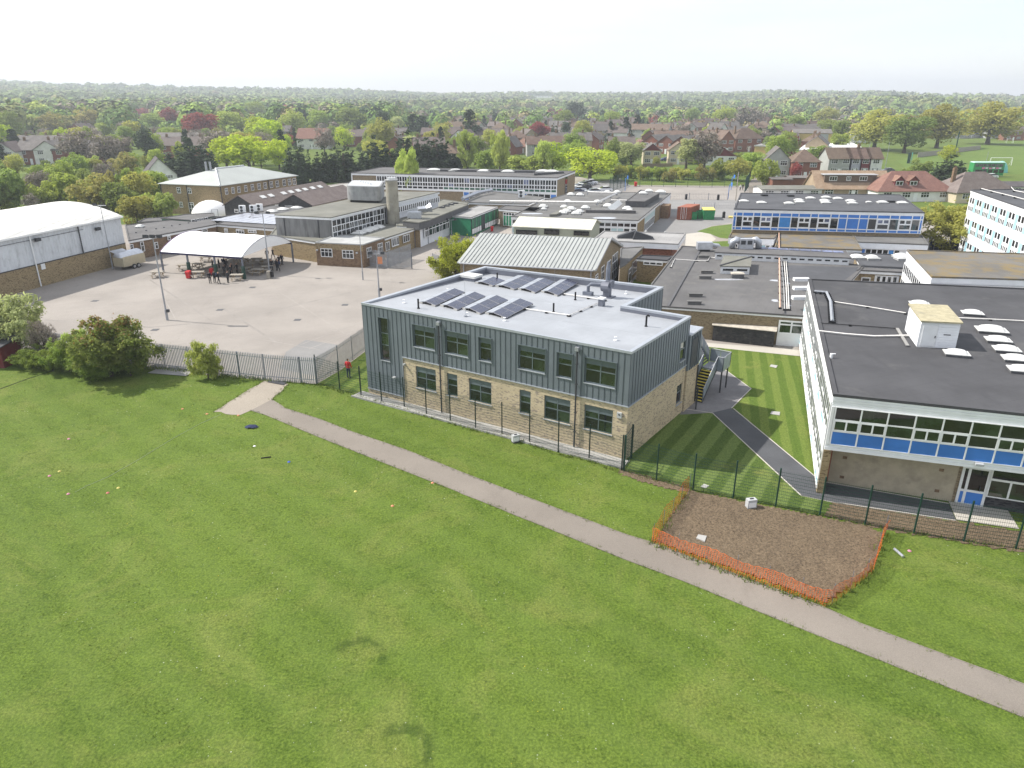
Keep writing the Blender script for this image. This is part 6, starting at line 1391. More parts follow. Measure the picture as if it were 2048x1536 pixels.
# small roofs right of the clerestory
l4 = lowroof('low roof with three white domes left of the mossy-roofed block', [(1722,533),(1808,537),(1830,512),(1706,506)], zf+.1, 'brick_tan', 'felt_blue', 'white', .3)
for k,(x,y,s_) in enumerate([(368,388,1.3),(518,395,1.2),(810,378,1.3),(822,398,1.2)]): p = W(1640+x/5.02,440+y/5.02,zf+.1); kerbed_light(p, Vector((1.3,0,0))*s_, Vector((0,1.1,0))*s_, .2, .06, ('dome_grey','dome'), 'rooflight', ['white dome at the end of the clerestory','white dome right of the clerestory end','white dome against the mossy-roofed block, farther','white dome against the mossy-roofed block, nearer'][k], 'rooflight', dome=.35)
l5 = lowroof('narrow grey-roofed entrance wing with white doors beside mossy-roofed block', [(1713,541),(1808,545.5),(1812,536),(1722,532)], zf, 'brick', 'felt_mid', 'white', .35)
Fl5 = Fac(*inset(WP([(1713,541),(1808,545.5),(1812,536),(1722,532)],zf),.25)[:2]); curtain(l5, Fl5, Fl5.L*.42, Fl5.L-.3, .1, 2.5, [k/4 for k in range(5)], (0,1), lambda i,j: 'glass', bar=.25, w=.05, name='glazed_doors')
window(l5, Fl5, Fl5.L*.08, Fl5.L*.3, 1.2, 2.2, (0,1), (0,1), .12, .1, .05)
# --- mossy-roofed white block at the right edge
zm7 = 5.8
mA,mB,mC,mD = W(1813.5,500.5,zm7), W(1863.5,554.5,zm7), W(2048,560,zm7), W(2048,508,zm7)
mC2,mD2 = ext(mB,mC,1.5), ext(mA,mD,1.4)
mo = block('mossy_block', 'white block with brown mossy flat roof at the right edge', [mA,mB,mC2,mD2], 0, zm7, 'white_board', 'felt_moss', ('white_board',.6), .1)
Fm1, Fm2 = Fac(mA,mB), Fac(mB,mC2)
curtain(mo, Fm1, .2, Fm1.L-.1, .5, zm7-1.35, [k/14 for k in range(15)], (0,.3,.55,.7,1), lambda i,j: 'glass' if j != 2 else 'white', bar=.26, w=.02)
curtain(mo, Fm2, .15, Fm2.L-.1, zm7-1.75, zm7-.65, [k/13 for k in range(14)], (0,1), lambda i,j: 'glass', bar=.28, w=.02)
q = MB(); q.fbox(Fm1,Fm1.L*.0,Fm1.L*.9,0,.6,-.05,.03); q.build('brick_plinth', 'brick', mo)
# --- tall white three-storey block at the right edge
zt9 = 9.6
tA,tB = W(1941,380.5,zt9), W(2048,417.5,zt9); tB2 = ext(tA,tB,1.7); tD = W(2048,379,zt9); tD2 = ext(tA,tD,1.9)
tw = block('tall_block', 'tall white three-storey block with small paired windows at the right edge', [tA,tB2,tD2], 0, zt9, 'white_board', 'felt_blue', ('white',.3), .08)
Ftw = Fac(*inset([tA,tB2,tD2],.08)[:2]); nt = 11
for fl,zb_ in enumerate((.6,3.7,6.7)):
    for k in range(nt):
        u = Ftw.L*(k+.15)/nt; pw = Ftw.L/nt*.62
        window(tw, Ftw, u, u+pw, zb_+1.15, zb_+2.05, (0,.5,1), (0,1), .07, .3, .04)
        window(tw, Ftw, u-.1, u+pw+.1, zb_+.1, zb_+.85, (0,.25,.5,.75,1), (0,1), .07, .2, .04)
        q = MB(); q.fbox(Ftw,u+pw+.2,u+Ftw.L/nt-.15,zb_+.1,zb_+2.0,.0,.03); q.build('panel', 'blue_pale', tw)
run('roof_pipe', 'thin white pipe along the tall block roof, nearer the edge', [W(1962,380,zt9),W(2030,397,zt9),W(2060,405,zt9)], .06, 'pipe_white', gap=3, lift=.2, cat='pipe')
run('roof_pipe', 'thin white pipe at the back right of the tall block roof', [W(2022,377,zt9),W(2028,384,zt9),W(2060,390,zt9)], .06, 'pipe_white', gap=3, lift=.2, cat='pipe')
# blue screen behind the tree
t = thing('blue_fence', 'blue panel fence with grey posts below the right-hand tree', 'fence', W(1855,500)); a,b = W(1857,500), W(1935,505)
for k in range(8): q = MB(); o = a+(b-a)*(k/8); q.obox(o+(b-a)*.005, (b-a)*.115, (0,.05,0), (0,0,1.5)); q.build('panel', 'cloth_navy', t)
for k in range(9): q = MB(); q.cyl(a+(b-a)*(k/8),.06,.06,0,2.6,6); q.build('post', 'galv', t)

# ------------------------------------------------------------------ playground: canopy
cFL, cFR, cBR = W(327.5,545.5), W(489,558), W(587,524.5); cBL = cFL+cBR-cFR
cn = thing('canopy', 'big white barrel-vaulted canopy on dark posts over the picnic tables', 'canopy', cFL)
ez = 2.75; ex_ = cFR-cFL; ey_ = cBR-cFR; NV = 14
apx = (cFR+cBR)/2; rise = max(1.6,min(3.2,zat(apx,474)-ez))
def cpt(u, v): return cFL+ex_*u+ey_*v+UP*(ez+.1+rise*math.sin(math.pi*v)**.85 - .18*math.sin(math.pi*u*4)**2*0)
nbay = 4
for b_ in range(nbay):
    q = MB(); K = 6
    for i in range(K+1):
        for j in range(NV+1):
            u = (b_+i/K)/nbay; p = cpt(u,j/NV)-UP*(.10*math.sin(math.pi*i/K)*math.sin(math.pi*j/NV)); q.v.append(tuple(p))
    for i in range(K):
        for j in range(NV): q.f.append([i*(NV+1)+j,(i+1)*(NV+1)+j,(i+1)*(NV+1)+j+1,i*(NV+1)+j+1]); q.m.append(0)
    q.build('roof_membrane', 'canopy_white', cn, smooth=True)
for u in (0,1):
    q = MB(); f = [cpt(u,j/NV) for j in range(NV+1)]; q.add(f+[cFL+ex_*u+ey_*.5+UP*(ez+.4)], [(j,j+1,NV+1) for j in range(NV)]); q.build('end_membrane', 'canopy_white', cn)
    q = MB(); q.tube(f, .06, 6); q.build('arch', 'purple' if u == 0 else 'galv', cn)
for a,b in ((cFL,cFR),(cBL,cBR)): q = MB(); d = b-a; s_ = Vector((-d.y,d.x,0)).normalized()*.14; q.obox(a-s_/2+UP*(ez-.12), d, s_, UP*.24); q.build('eaves_beam', 'navy', cn)
for f in (0,.333,.667,1):
    for a in (cFL,cBL):
        q = MB(); c = a+ex_*f; q.obox(c+Vector((-.1,-.1,0)), (.2,0,0), (0,.2,0), (0,0,ez-.12)); q.build('post', 'steel_grey', cn)
        if 0 < f and a is cFL: q = MB(); q.cyl(c,.24,.24,0,1.7,10); q.build('post_padding', 'fence_green', cn)
# picnic tables
pt = thing('picnic_table', 'wooden picnic table', 'picnic table'); q = MB()
for k in range(5): q2 = MB(); q2.box(-.75,.75,-.4+.162*k,-.4+.162*k+.145,.70,.745); q2.build('table_board', 'timber_grey', pt)
for s_ in (-1,1):
    for k in range(2): q2 = MB(); q2.box(-.75,.75,s_*.78-.15+.15*k,s_*.78-.15+.15*k+.135,.42,.46); q2.build('seat_board', 'timber_grey', pt)
    q2 = MB(); q2.obox((s_*.5-.03,-.62,0), (.06,0,0), (0,.09,0), (0,.42,.70)); q2.obox((s_*.5-.03,.53,0), (.06,0,0), (0,.09,0), (0,-.42,.70)); q2.box(s_*.5-.03+.061,s_*.5+.03+.061,-.9,.9,.33,.418); q2.build('leg_frame', 'timber', pt)
pq = pc(250,400,6.606)
tl = [(435,1020,.1,'standing outside the canopy left post'),(775,925,.3,'at the left under the canopy, nearer'),(960,910,-.2,'second from left under the canopy'),(975,1020,.1,'in front of the canopy beside the red bin'),(1065,815,.2,'at the back left behind the canopy posts'),(1265,985,.4,'behind the group of pupils'),(1485,1060,.05,'in front of the right canopy post'),(1565,845,-.1,'at the back under the canopy, middle'),(1635,910,.3,'behind the right canopy post'),(1745,840,.1,'at the back under the canopy, right'),(1760,985,-.2,'right of the canopy post near lamp'),(1870,855,.2,'back right under the canopy'),(1880,945,.1,'right under the canopy beside pupils'),(1590,965,.5,'just behind the right front post'),(1410,805,.0,'at the very back under the canopy')]
for x,y,rz,l in tl: place(pt, W(*pq(x,y)), rz, 1.05, 'weathered wooden picnic table '+l, 'picnic tables')
# bins
def bin_(x, y, mat, label, sc=1.0):
    p = W(x,y); t = thing('wheelie_bin', label, 'bin', p); o = p; s_ = sc*.8
    q = MB(); vs_ = [(-.26,-.3,.08),(.26,-.3,.08),(.26,.3,.08),(-.26,.3,.08),(-.33,-.38,1.0),(.33,-.38,1.0),(.33,.36,1.0),(-.33,.36,1.0)]; q.add([o+Vector(v)*s_ for v in vs_], [(0,3,2,1),(4,5,6,7),(0,1,5,4),(1,2,6,5),(2,3,7,6),(3,0,4,7)]); q.build('body', mat, t)
    q = MB(); vs_ = [(-.36,-.42,1.01),(.36,-.42,1.01),(.36,.42,1.01),(-.36,.42,1.01),(-.3,-.34,1.13),(.3,-.34,1.13),(.3,.42,1.16),(-.3,.42,1.16)]; q.add([o+Vector(v)*s_ for v in vs_], [(0,3,2,1),(4,5,6,7),(0,1,5,4),(1,2,6,5),(2,3,7,6),(3,0,4,7)]); q.build('lid', mat, t)
    for sx in (-1,1): q = MB(); q.tube([o+Vector((sx*.27,.3,.1))*s_,o+Vector((sx*.33,.3,.1))*s_], .1*s_, 10); q.build('wheel', 'tyre', t)
bin_(378,557,'red_plastic','red wheelie bin in front of the canopy, beside a picnic table',1.1); bin_(425,550,'red_plastic','red wheelie bin behind the group of pupils',1.0)
bin_(32,582,'red_plastic','red wheelie bin against the sports hall wall',1.2); bin_(661,527,'red_plastic','red bin against the brick office wall',1.15); bin_(672,528,'green_plastic','green bin beside the red one at the brick office',1.05)
bin_(984,463,'red_plastic','red bin on the yard by the green wing'); bin_(1271,373,'red_plastic','red bin at the near corner of the court',1.3)
# floodlight columns
def lamp(xb, yb, yt, label, heads=2, r=.09, ang=0, box=True):
    p = W(xb,yb); h = zat(p,yt); t = thing('floodlight_column', label, 'lamp post', p, rz=0)
    q = MB(); q.tube([p,p+UP*1.2,p+UP*1.21,p+UP*h], [r*1.5,r*1.5,r,r*.6], 10); q.build('column', 'galv', t)
    d = Vector((math.cos(ang),math.sin(ang),0)); q = MB(); q.tube([p-d*.75+UP*h,p+d*.75+UP*h], .045, 6); q.build('crossbar', 'galv', t)
    for k in range(heads):
        c = p+d*(-.7+1.4*k/max(1,heads-1))+UP*(h+.02); q = MB(); q.obox(c+Vector((-.22,-.28,.0)), (.44,0,0), (0,.4,-.12), (0,.06,.3)); q.build('floodlight', 'dark_grey', t)
    if box: q = MB(); q.obox(p+Vector((.12,-.15,.9)), (.25,0,0), (0,.25,0), (0,0,.3)); q.build('control_box', 'dark_grey', t)
lamp(335,640.5,475,'tall grey floodlight column in the middle of playground',3); lamp(540,550,427,'tall floodlight column with cream base beside the canopy',2,ang=.2); lamp(226,538,411,'floodlight column standing against the sports hall wall',1,r=.07,box=False)
lamp(759,596,508,'floodlight column with orange sign rising behind the new block',2); lamp(903,475,440,'slim dark lamp post inside the yellow-green tree',2,r=.06,box=False); lamp(857,488,458,'slim lamp post before the white wing',1,r=.05,box=False); lamp(726,560,462,'slim pale lamp post at the brick office corner',1,r=.06,box=False)
p = W(759,596); h = zat(p,520); q = MB(); q.obox(p+Vector((.1,-.15,h-.45)), (.55,0,0), (0,.05,0), (0,0,.85)); tag(q.build('warning_sign','cone_orange',origin=p),'orange sign fixed on the floodlight column behind new block','sign')
p = W(538,557); q = MB(); q.obox(p+Vector((-.2,-.2,0)), (.45,0,0), (0,.4,0), (0,0,1.0)); q.obox(p+Vector((.28,-.2,.2)), (.35,0,0), (0,.4,0), (0,0,.75),1); tag(q.build('litter_bin',['timber_grey','black'],origin=p),'cream and black litter bin at the floodlight column foot','bin')
# catering trailer
p = W(262,535); tr = thing('catering_trailer', 'rounded silver-topped catering trailer beside the sports hall', 'trailer', p, rz=R(70)); ORG[tr.name] = (0,0,0)
q = MB(); prof_ = [(-.95,.45),(-.98,1.2),(-.95,1.75)]; sec = [(-1.0,.5),(-1.02,1.5),(-.98,1.85),(-.75,2.2),(-.4,2.38),(0,2.43),(.4,2.38),(.75,2.2),(.98,1.85),(1.02,1.5),(1.0,.5)]
def loft(q, secs, m=0):
    b = len(q.v); n = len(secs[0])
    for s_ in secs: q.v.extend(s_)
    for i in range(len(secs)-1):
        for j in range(n-1): q.f.append([b+i*n+j,b+i*n+j+1,b+(i+1)*n+j+1,b+(i+1)*n+j]); q.m.append(m)
    q.f.append([b+j for j in range(n)][::-1]); q.m.append(m); q.f.append([b+(len(secs)-1)*n+j for j in range(n)]); q.m.append(m)
q = MB(); loft(q, [[(x, y*sy, .5+(z-.5)*sz) for y,z in sec[:3]+sec[-3:]] for x,sy,sz in ((-1.9,.9,.95),(-1.75,1,1),(1.75,1,1),(1.9,.9,.95))]); q.build('body', 'champagne', tr)
q = MB(); loft(q, [[(x, y*sy*1.01, .5+(z-.5)*sz+.01) for y,z in sec[2:9]] for x,sy,sz in ((-1.93,.85,.9),(-1.6,1,1),(1.6,1,1),(1.93,.85,.9))]); q.build('roof', 'aluminium', tr, smooth=True)
for x in (-.35,.4):
    for s_ in (-1,1): q = MB(); q.tube([(x,s_*1.0,.33),(x,s_*1.14,.33)], .33, 14); w_ = q.build('wheel', 'tyre', tr); q = MB(); q.tube([(x,s_*1.141,.33),(x,s_*1.16,.33)], .2, 12); q.build('hubcap', 'hubcap', w_)
q = MB(); q.obox((-1.2,1.05,2.0), (2.2,0,0), (0,1.0,.35), (0,0,.05)); q.build('serving_hatch', 'aluminium', tr)
q = MB(); q.tube([(1.9,.5,.45),(2.9,0,.45),(1.9,-.5,.45)], .05, 5); q.build('tow_bar', 'steel_grey', tr)
# ------------------------------------------------------------------ people
def person_mesh(pose, mats):
    """continuous skinned figure, 1.7 m, facing -y"""
    J = {'pel':(0,0,.92,.13),'chest':(0,0,1.25,.16),'neck':(0,-.01,1.44,.06),'head':(0,-.02,1.56,.10),'crown':(0,-.02,1.67,.085)}
    E_ = [('pel','chest'),('chest','neck'),('neck','head'),('head','crown')]
    st_ = dict(stand=(0,0,.05,.05),walk=(.28,-.28,-.22,.22),talk=(.04,-.05,.28,.06))[pose]
    for s_,n in ((-1,'l'),(1,'r')):
        f = st_[0] if n == 'l' else st_[1]; a = st_[2] if n == 'l' else st_[3]
        J['hip'+n] = (s_*.095,0,.86,.095); J['kn'+n] = (s_*.10,-f*.55-.02,.49,.068); J['an'+n] = (s_*.10,-f*.9+.04,.09,.05); J['toe'+n] = (s_*.115,-f*.9-.13,.045,.045)
        J['sh'+n] = (s_*.19,0,1.37,.075); J['el'+n] = (s_*.25,-a*.6+.03,1.10,.052); J['ha'+n] = (s_*.235,-a*1.3-.06,.88,.04); J['fi'+n] = (s_*.225,-a*1.4-.08,.78,.03)
        E_ += [('pel','hip'+n),('hip'+n,'kn'+n),('kn'+n,'an'+n),('an'+n,'toe'+n),('chest','sh'+n),('sh'+n,'el'+n),('el'+n,'ha'+n),('ha'+n,'fi'+n)]
    ks = list(J); me = bpy.data.meshes.new('person_cage'); me.from_pydata([J[k][:3] for k in ks], [(ks.index(a),ks.index(b)) for a,b in E_], [])
    ob = bpy.data.objects.new('person_cage', me); COL.objects.link(ob); md = ob.modifiers.new('skin','SKIN'); sk = me.skin_vertices[0].data
    for i,k in enumerate(ks): sk[i].radius = (J[k][3],J[k][3]*(.8 if k in ('pel','chest') else 1))
    sk[0].use_root = True; ob.modifiers.new('sub','SUBSURF').levels = 1; ob.modifiers['sub'].render_levels = 1
    dg = bpy.context.evaluated_depsgraph_get(); dg.update(); m2 = bpy.data.meshes.new_from_object(ob.evaluated_get(dg)); bpy.data.objects.remove(ob)
    for m in mats: m2.materials.append(M[m])     # skin, top, legs, hair, shoes
    for pl_ in m2.polygons:
        c = pl_.center; z = c.z
        if z < .10: i = 4
        elif z < .88 and abs(c.x) < .2: i = 2
        elif z > 1.60 or (z > 1.48 and c.y > .03): i = 3
        elif z > 1.43: i = 0
        elif abs(c.x) > .19 and z < .90: i = 0
        else: i = 1
        pl_.material_index = i; pl_.use_smooth = True
    return m2
pm_ = [person_mesh(ps,['skin','cloth_black','cloth_black','hair','black']) for ps in ('stand','walk','talk')]
worker_me = person_mesh('stand',['skin','cloth_red','cloth_navy','hair','black']); white_me = person_mesh('stand',['skin','cloth_white','cloth_black','hair','black'])
bagq = MB(); bagq.tube([(0,.14,1.0),(0,.2,1.02),(0,.25,1.2),(0,.2,1.38),(0,.14,1.4)], [.02,.14,.16,.14,.02], 8); bag_me = bagq.build('backpack','cloth_navy'); bag_m = bag_me.data; bpy.data.objects.remove(bag_me)
def person(x, y, me, rz, label, group='pupils in dark uniform at the canopy', sc=.96, bag=False):
    o = bpy.data.objects.new('person', me); COL.objects.link(o); o.location = W(x,y); o.rotation_euler.z = rz; o.scale = (sc,)*3; tag(o, label, 'person', group)
    if bag: b = bpy.data.objects.new('backpack', bag_m); COL.objects.link(b); b.parent = o
pp = [(1130,1105,0,'pupil in dark blazer at the left of the front group'),(1190,1095,2,'pupil in dark uniform beside the red bin'),(1245,1108,1,'pupil with a navy backpack seen from behind in the front group'),(1365,1098,0,'pupil in dark uniform standing alone right of the front group'),(1170,935,0,'pupil left of the second canopy post'),(1250,925,0,'pupil just right of the second canopy post'),(1320,905,2,'taller of two pupils close together in mid canopy'),(1345,925,0,'pupil behind another in mid canopy'),(1325,1010,1,'pupil leaning by the table behind the front group'),(1420,985,0,'pupil in dark uniform left of the right post'),(1490,985,2,'pupil in dark uniform nearest the right post'),(1410,1015,2,'pupil seated side by side near the right post'),(1945,935,0,'pupil beside the lamp column'),(2010,925,2,'pupil right of the lamp column, in the middle'),(2030,940,1,'pupil rightmost by the lamp column'),(1885,790,0,'pupil at the back beside the canopy post'),(1960,780,1,'pupil walking at the back right of the canopy')]
for k,(x,y,ps,l) in enumerate(pp): person(*pq(x,y), pm_[ps], random.uniform(-3,3), l, bag=(k in (2,6,14)))
person(565,530,pm_[0],1.0,'pupil at the right edge of the canopy shade',bag=True); person(559,533,pm_[2],-.5,'pupil talking at the right edge of the canopy shade')
person(698,756,worker_me,math.pi*.9,'person in red jacket and jeans walking beside the palisade fence',None,1.04)
person(1480,381,white_me,.5,'person in white top at the far right corner of the court',None); person(1485,380,pm_[0],-.6,'person in dark clothes at the far right corner of court',None)
# ------------------------------------------------------------------ court, containers, vehicles
def tall_fence(name, label, pts, h, mat='fence_green', gap=3.0, step=.3, r=.014):
    t = thing(name, label, 'fence', pts[0])
    for a,b in zip(pts,pts[1:]):
        d = b-a; n = max(1,int(d.length/gap)); s_ = Vector((-d.y,d.x,0)).normalized()
        for i in range(n+1): q = MB(); q.cyl(a+d*i/n,.06,.06,0,h,6); q.build('post', mat, t)
        q = MB(); m = int(d.length/step)
        for i in range(m+1): q.obox(a+d*i/m+UP*.05, d.normalized()*r*2, s_*r*2, UP*(h-.05))
        for i in range(int(h/.6)+1): q.obox(a+UP*(.05+i*.6), d, s_*r*2, UP*r*2)
        tag(q.build('mesh_panel', mat, t), kind='stuff')
tall_fence('court_fence', 'tall green mesh fence behind the ball court', [W(1256,372),W(1375,374.5),W(1497,374)], 3.6)
tall_fence('court_fence', 'tall green mesh fence on the left side of court', [W(1219,384),W(1255,372)], 3.6); tall_fence('court_fence', 'tall green mesh fence on the right side of court', [W(1489,385),W(1497,374)], 3.6)
tall_fence('court_fence', 'low grey mesh fence across the middle of court', [W(1340,399),W(1455,400)], 1.6, 'steel_grey', 4, .35, .008); tall_fence('court_fence', 'low grey mesh fence in front of the court', [W(1388,416),W(1470,417)], 1.2, 'steel_grey', 4, .35, .008)
p = W(1471,402); q = MB(); q.cyl(p,.12,.09,0,zat(p,344),8); tag(q.build('timber_pole','timber_grey',origin=p),'bare timber pole at the right end of the court','pole')
for k,(x,y) in enumerate([(1250,382),(1456,398),(1462,380)]):
    p = W(x,y); t = thing('basketball_post', ['blue goal post at the left of court','blue goal post at the right front of court','blue goal post at the right back of court'][k], 'goal post', p); q = MB(); q.tube([p,p+UP*3.2,p+UP*3.3+Vector((.5,0,0))], .07, 6); q.build('post', 'blue', t); q = MB(); q.obox(p+Vector((.5,-.6,2.9)), (.05,0,0), (0,1.2,0), (0,0,.9)); q.build('backboard', 'blue', t)
for k,(x,y) in enumerate([(1372,399),(1436,400),(1447,436)]): p = W(x,y); q = MB(); q.cyl(p,.3,.28,0,1.05,10); q.cyl(p,.33,.2,1.05,1.25,10); tag(q.build('court_bin','black',origin=p),['black bin at the low court fence, left','black bin at the low court fence, right','black bin on the service road edge'][k],'bin')
# shipping container with corrugated sides
cA_,cB_ = W(1353,440), W(1379,441); ct = thing('shipping_container', 'rusty red corrugated shipping container beside the green skips', 'container', cA_); cd_ = Vector((-(cB_-cA_).y,(cB_-cA_).x,0)).normalized(); cd_ = (cd_+Vector((.35,0,0))).normalized()*5.5
q = MB(); q.obox(cA_+UP*.1, cB_-cA_, cd_, UP*2.4); q.build('body', 'rust_red', ct); Fct = Fac(cA_,cB_); Fcs = Fac(cB_,cB_+cd_)
for F_,n_ in ((Fct,9),(Fcs,18)):
    for k in range(n_): q = MB(); q.fbox(F_,F_.L*(k+.2)/n_,F_.L*(k+.75)/n_,.25,2.4,.0,.05); q.build('corrugation', 'rust_red', ct)
for k in (.3,.45,.55,.7): q = MB(); q.fbox(Fct,Fct.L*k-.03,Fct.L*k+.03,.2,2.45,.05,.09); q.build('locking_bar', 'white', ct)
for k,(x0,x1,y,dp,top) in enumerate([(1380,1394,439.5,2,None),(1395,1404,438,2,None),(1405,1429,440,4,'skip_yellow')]):
    a,b = W(x0,y), W(x1,y); t = thing('waste_skip', ['small green waste skip next to the container','middle green waste skip','large green waste skip with yellow lid'][k], 'skip', a); d = b-a; s_ = Vector((.6,dp,0)); h_ = 1.5 if k < 2 else 1.8
    q = MB(); lo_ = [a+d*.06,b-d*.06,b-d*.06+s_*.9,a+d*.06+s_*.9]; hi_ = [a+UP*h_,b+UP*h_,b+s_+UP*h_,a+s_+UP*h_]; q.add(lo_+hi_, [(0,3,2,1),(0,1,5,4),(1,2,6,5),(2,3,7,6),(3,0,4,7),(4,5,6,7)] if top else [(0,1,5,4),(1,2,6,5),(2,3,7,6),(3,0,4,7),(0,1,2,3)]); q.build('body', 'skip_green', t)
    q = MB(); q.obox(a+UP*(h_-.12)-Vector((0,.06,0)), d, (0,.055,0), UP*.12); q.build('rim', 'skip_green', t)
    if top: q = MB(); q.obox(a+UP*(h_+.01), d, s_, UP*.12); q.build('lid', top, t)
    for f in (.25,.5,.75): q = MB(); q.obox(a+d*f+Vector((-.05,-.05,.1)), (.1,0,0), (0,.05,0), UP*(h_-.25)); q.build('rib', 'skip_green', t)
p = W(1458,437); q = MB(); q.obox(p, (2.6,-.1,0), (.2,1.2,0), (0,0,.35)); tag(q.build('timber_pallet','skip_yellow',origin=p),'pale yellow pallet load beside the blue block','pallet')
# cars
def car_proto(paint):
    t = thing('parked_car', 'parked car', 'car'); ORG[t.name] = (0,0,0)
    def sec(x, w, z0, z1, w2, z2): return [(x,-w,z0),(x,-w,z1),(x,-w2,z2),(x,w2,z2),(x,w,z1),(x,w,z0)]
    q = MB(); loft(q, [sec(-2.1,.72,.35,.6,.66,.68),sec(-1.95,.85,.22,.72,.76,.86),sec(-1.0,.88,.2,.85,.8,.95),sec(.7,.88,.2,.85,.8,.97),sec(1.7,.87,.22,.8,.78,.95),sec(2.05,.78,.35,.7,.7,.78)]); q.build('body', paint, t, smooth=False)
    q = MB(); loft(q, [sec(-1.05,.78,.9,.95,.7,.97),sec(-.45,.77,.9,1.3,.6,1.40),sec(.8,.77,.9,1.32,.6,1.44),sec(1.75,.76,.9,.98,.66,1.0)]); q.build('windows', 'glass', t)
    q = MB(); loft(q, [sec(-.35,.63,1.38,1.40,.58,1.43),sec(.85,.63,1.40,1.42,.58,1.47)]); q.build('roof', paint, t)
    for x in (-1.3,1.3):
        for s_ in (-1,1): q = MB(); q.tube([(x,s_*.72,.31),(x,s_*.9,.31)], .31, 12); w_ = q.build('wheel', 'tyre', t); q = MB(); q.tube([(x,s_*.901,.31),(x,s_*.915,.31)], .19, 10); q.build('hubcap', 'hubcap', w_)
    for s_ in (-.55,.55): q = MB(); q.box(-2.07,-1.99,s_-.15,s_+.15,.62,.74); q.build('headlight', 'white', t); q = MB(); q.box(2.0,2.07,s_-.12,s_+.12,.64,.76); q.build('tail_light', 'red_plastic', t)
    return t
cars = {c: car_proto('car_'+c) for c in ('white','silver','grey','black','blue')}
for c,x,y,rz,l in [('silver',1172,371,.2,'silver car farthest in the car park row'),('grey',1166,374,.2,'dark grey car second from the back of the car park row'),('white',1160,378,.2,'white car in the middle of the car park row'),('black',1168,379,.2,'black car behind the white one in the car park'),('white',1156,384,.25,'white car nearest in the car park row'),('blue',1153,389,.25,'blue car at the front of the car park row'),('white',1208,384,.1,'white car standing alone before the court fence'),('silver',1186,388,.1,'silver car beside the central block'),('white',1180,369,.2,'white car at the far right of the car park'),
    ('silver',1713,386,1.5,'silver car on the drive of the tan bungalow'),('black',1757,387,.2,'black car right of the tan bungalow drive'),('white',1785,389,.1,'white car before the red-roofed bungalow'),('white',1832,392,.0,'white car at the right of red-roofed bungalow'),('grey',1775,345,.1,'dark grey car on the lane behind the terrace'),('silver',1838,349,.2,'silver car under the grey-green tree'),('blue',1330,322,.3,'blue car beside the cream house'),('white',1980,357,.1,'white car beside the green bus'),('silver',1935,362,.2,'silver car left of the green bus'),('silver',1260,347,.1,'silver car seen through the court fence, left'),('white',1290,346,0,'white car seen through the court fence, second'),('grey',1345,352,.1,'grey car seen through the court fence, third'),('silver',1385,352,.0,'silver car seen through the court fence, right'),('white',2040,385,.0,'white car at the far right edge behind the tall block')]:
    place(cars[c], W(x,y), rz, 1.0, l, 'parked cars')
# double-decker bus
bp = W(1943,354); bt = thing('bus', 'green double-decker bus with pale upper deck parked beside the pitch', 'bus', bp, rz=0); ORG[bt.name] = (0,0,0); bl = (W(2005,354)-bp).length
q = MB(); q.box(0,bl,0,2.5,.4,2.2); q.box(.05,bl-.05,.04,2.46,2.2,4.15,0); q.build('body', 'bus_green', bt)
q = MB(); vs_ = [(0,0,4.15),(bl,0,4.15),(bl,2.5,4.15),(0,2.5,4.15),(.3,.3,4.4),(bl-.3,.3,4.4),(bl-.3,2.2,4.4),(.3,2.2,4.4)]; q.add(vs_, [(4,5,6,7),(0,1,5,4),(1,2,6,5),(2,3,7,6),(3,0,4,7)]); q.build('roof', 'bus_pale', bt)
for k in range(7): q = MB(); x = .5+k*(bl-1)/7; q.box(x,x+(bl-1)/7-.15,-.03,.0,3.0,3.85); q.build('upper_window', 'glass_lit', bt)
q = MB(); q.box(.7,2.9,-.03,.0,1.3,2.15); q.build('windscreen_side', 'glass', bt)
for k in range(3): q = MB(); x = 4.6+k*1.7; q.box(x,x+1.3,-.03,0,1.2,2.1); q.build('lower_window', 'glass', bt)
q = MB(); q.box(3.1,4.2,-.03,.0,.5,2.2); q.build('door', 'dark_grey', bt)
for k,(x,m_) in enumerate([(2.6,'pink'),(3.6,'cone_white'),(4.7,'pink'),(5.7,'cone_white'),(6.8,'pink'),(7.6,'cone_white')]): q = MB(); q.box(x,x+.8,-.025,-.001,2.35+.08*(k%2),2.85-.06*(k%3)); q.build('side_lettering', m_, bt)
for x in (1.9,bl-2.2):
    for y in (.0,2.3): q = MB(); q.tube([(x,y-.06,.5),(x,y+.3,.5)], .5, 14); q.build('wheel', 'tyre', bt)
p = W(1999,345); q = MB(); N = 14
for j in range(6):
    for i in range(N): ph = math.pi/2*j/5; q.v.append((p.x+2.2*math.cos(ph)*math.cos(2*math.pi*i/N), p.y+2.2*math.cos(ph)*math.sin(2*math.pi*i/N), 3.6*math.sin(ph)))
for j in range(5):
    for i in range(N): q.f.append([j*N+i,j*N+(i+1)%N,(j+1)*N+(i+1)%N,(j+1)*N+i]); q.m.append(0)
tag(q.build('dome_tent','turquoise',origin=p,smooth=True),'turquoise dome tent behind the green bus','tent')
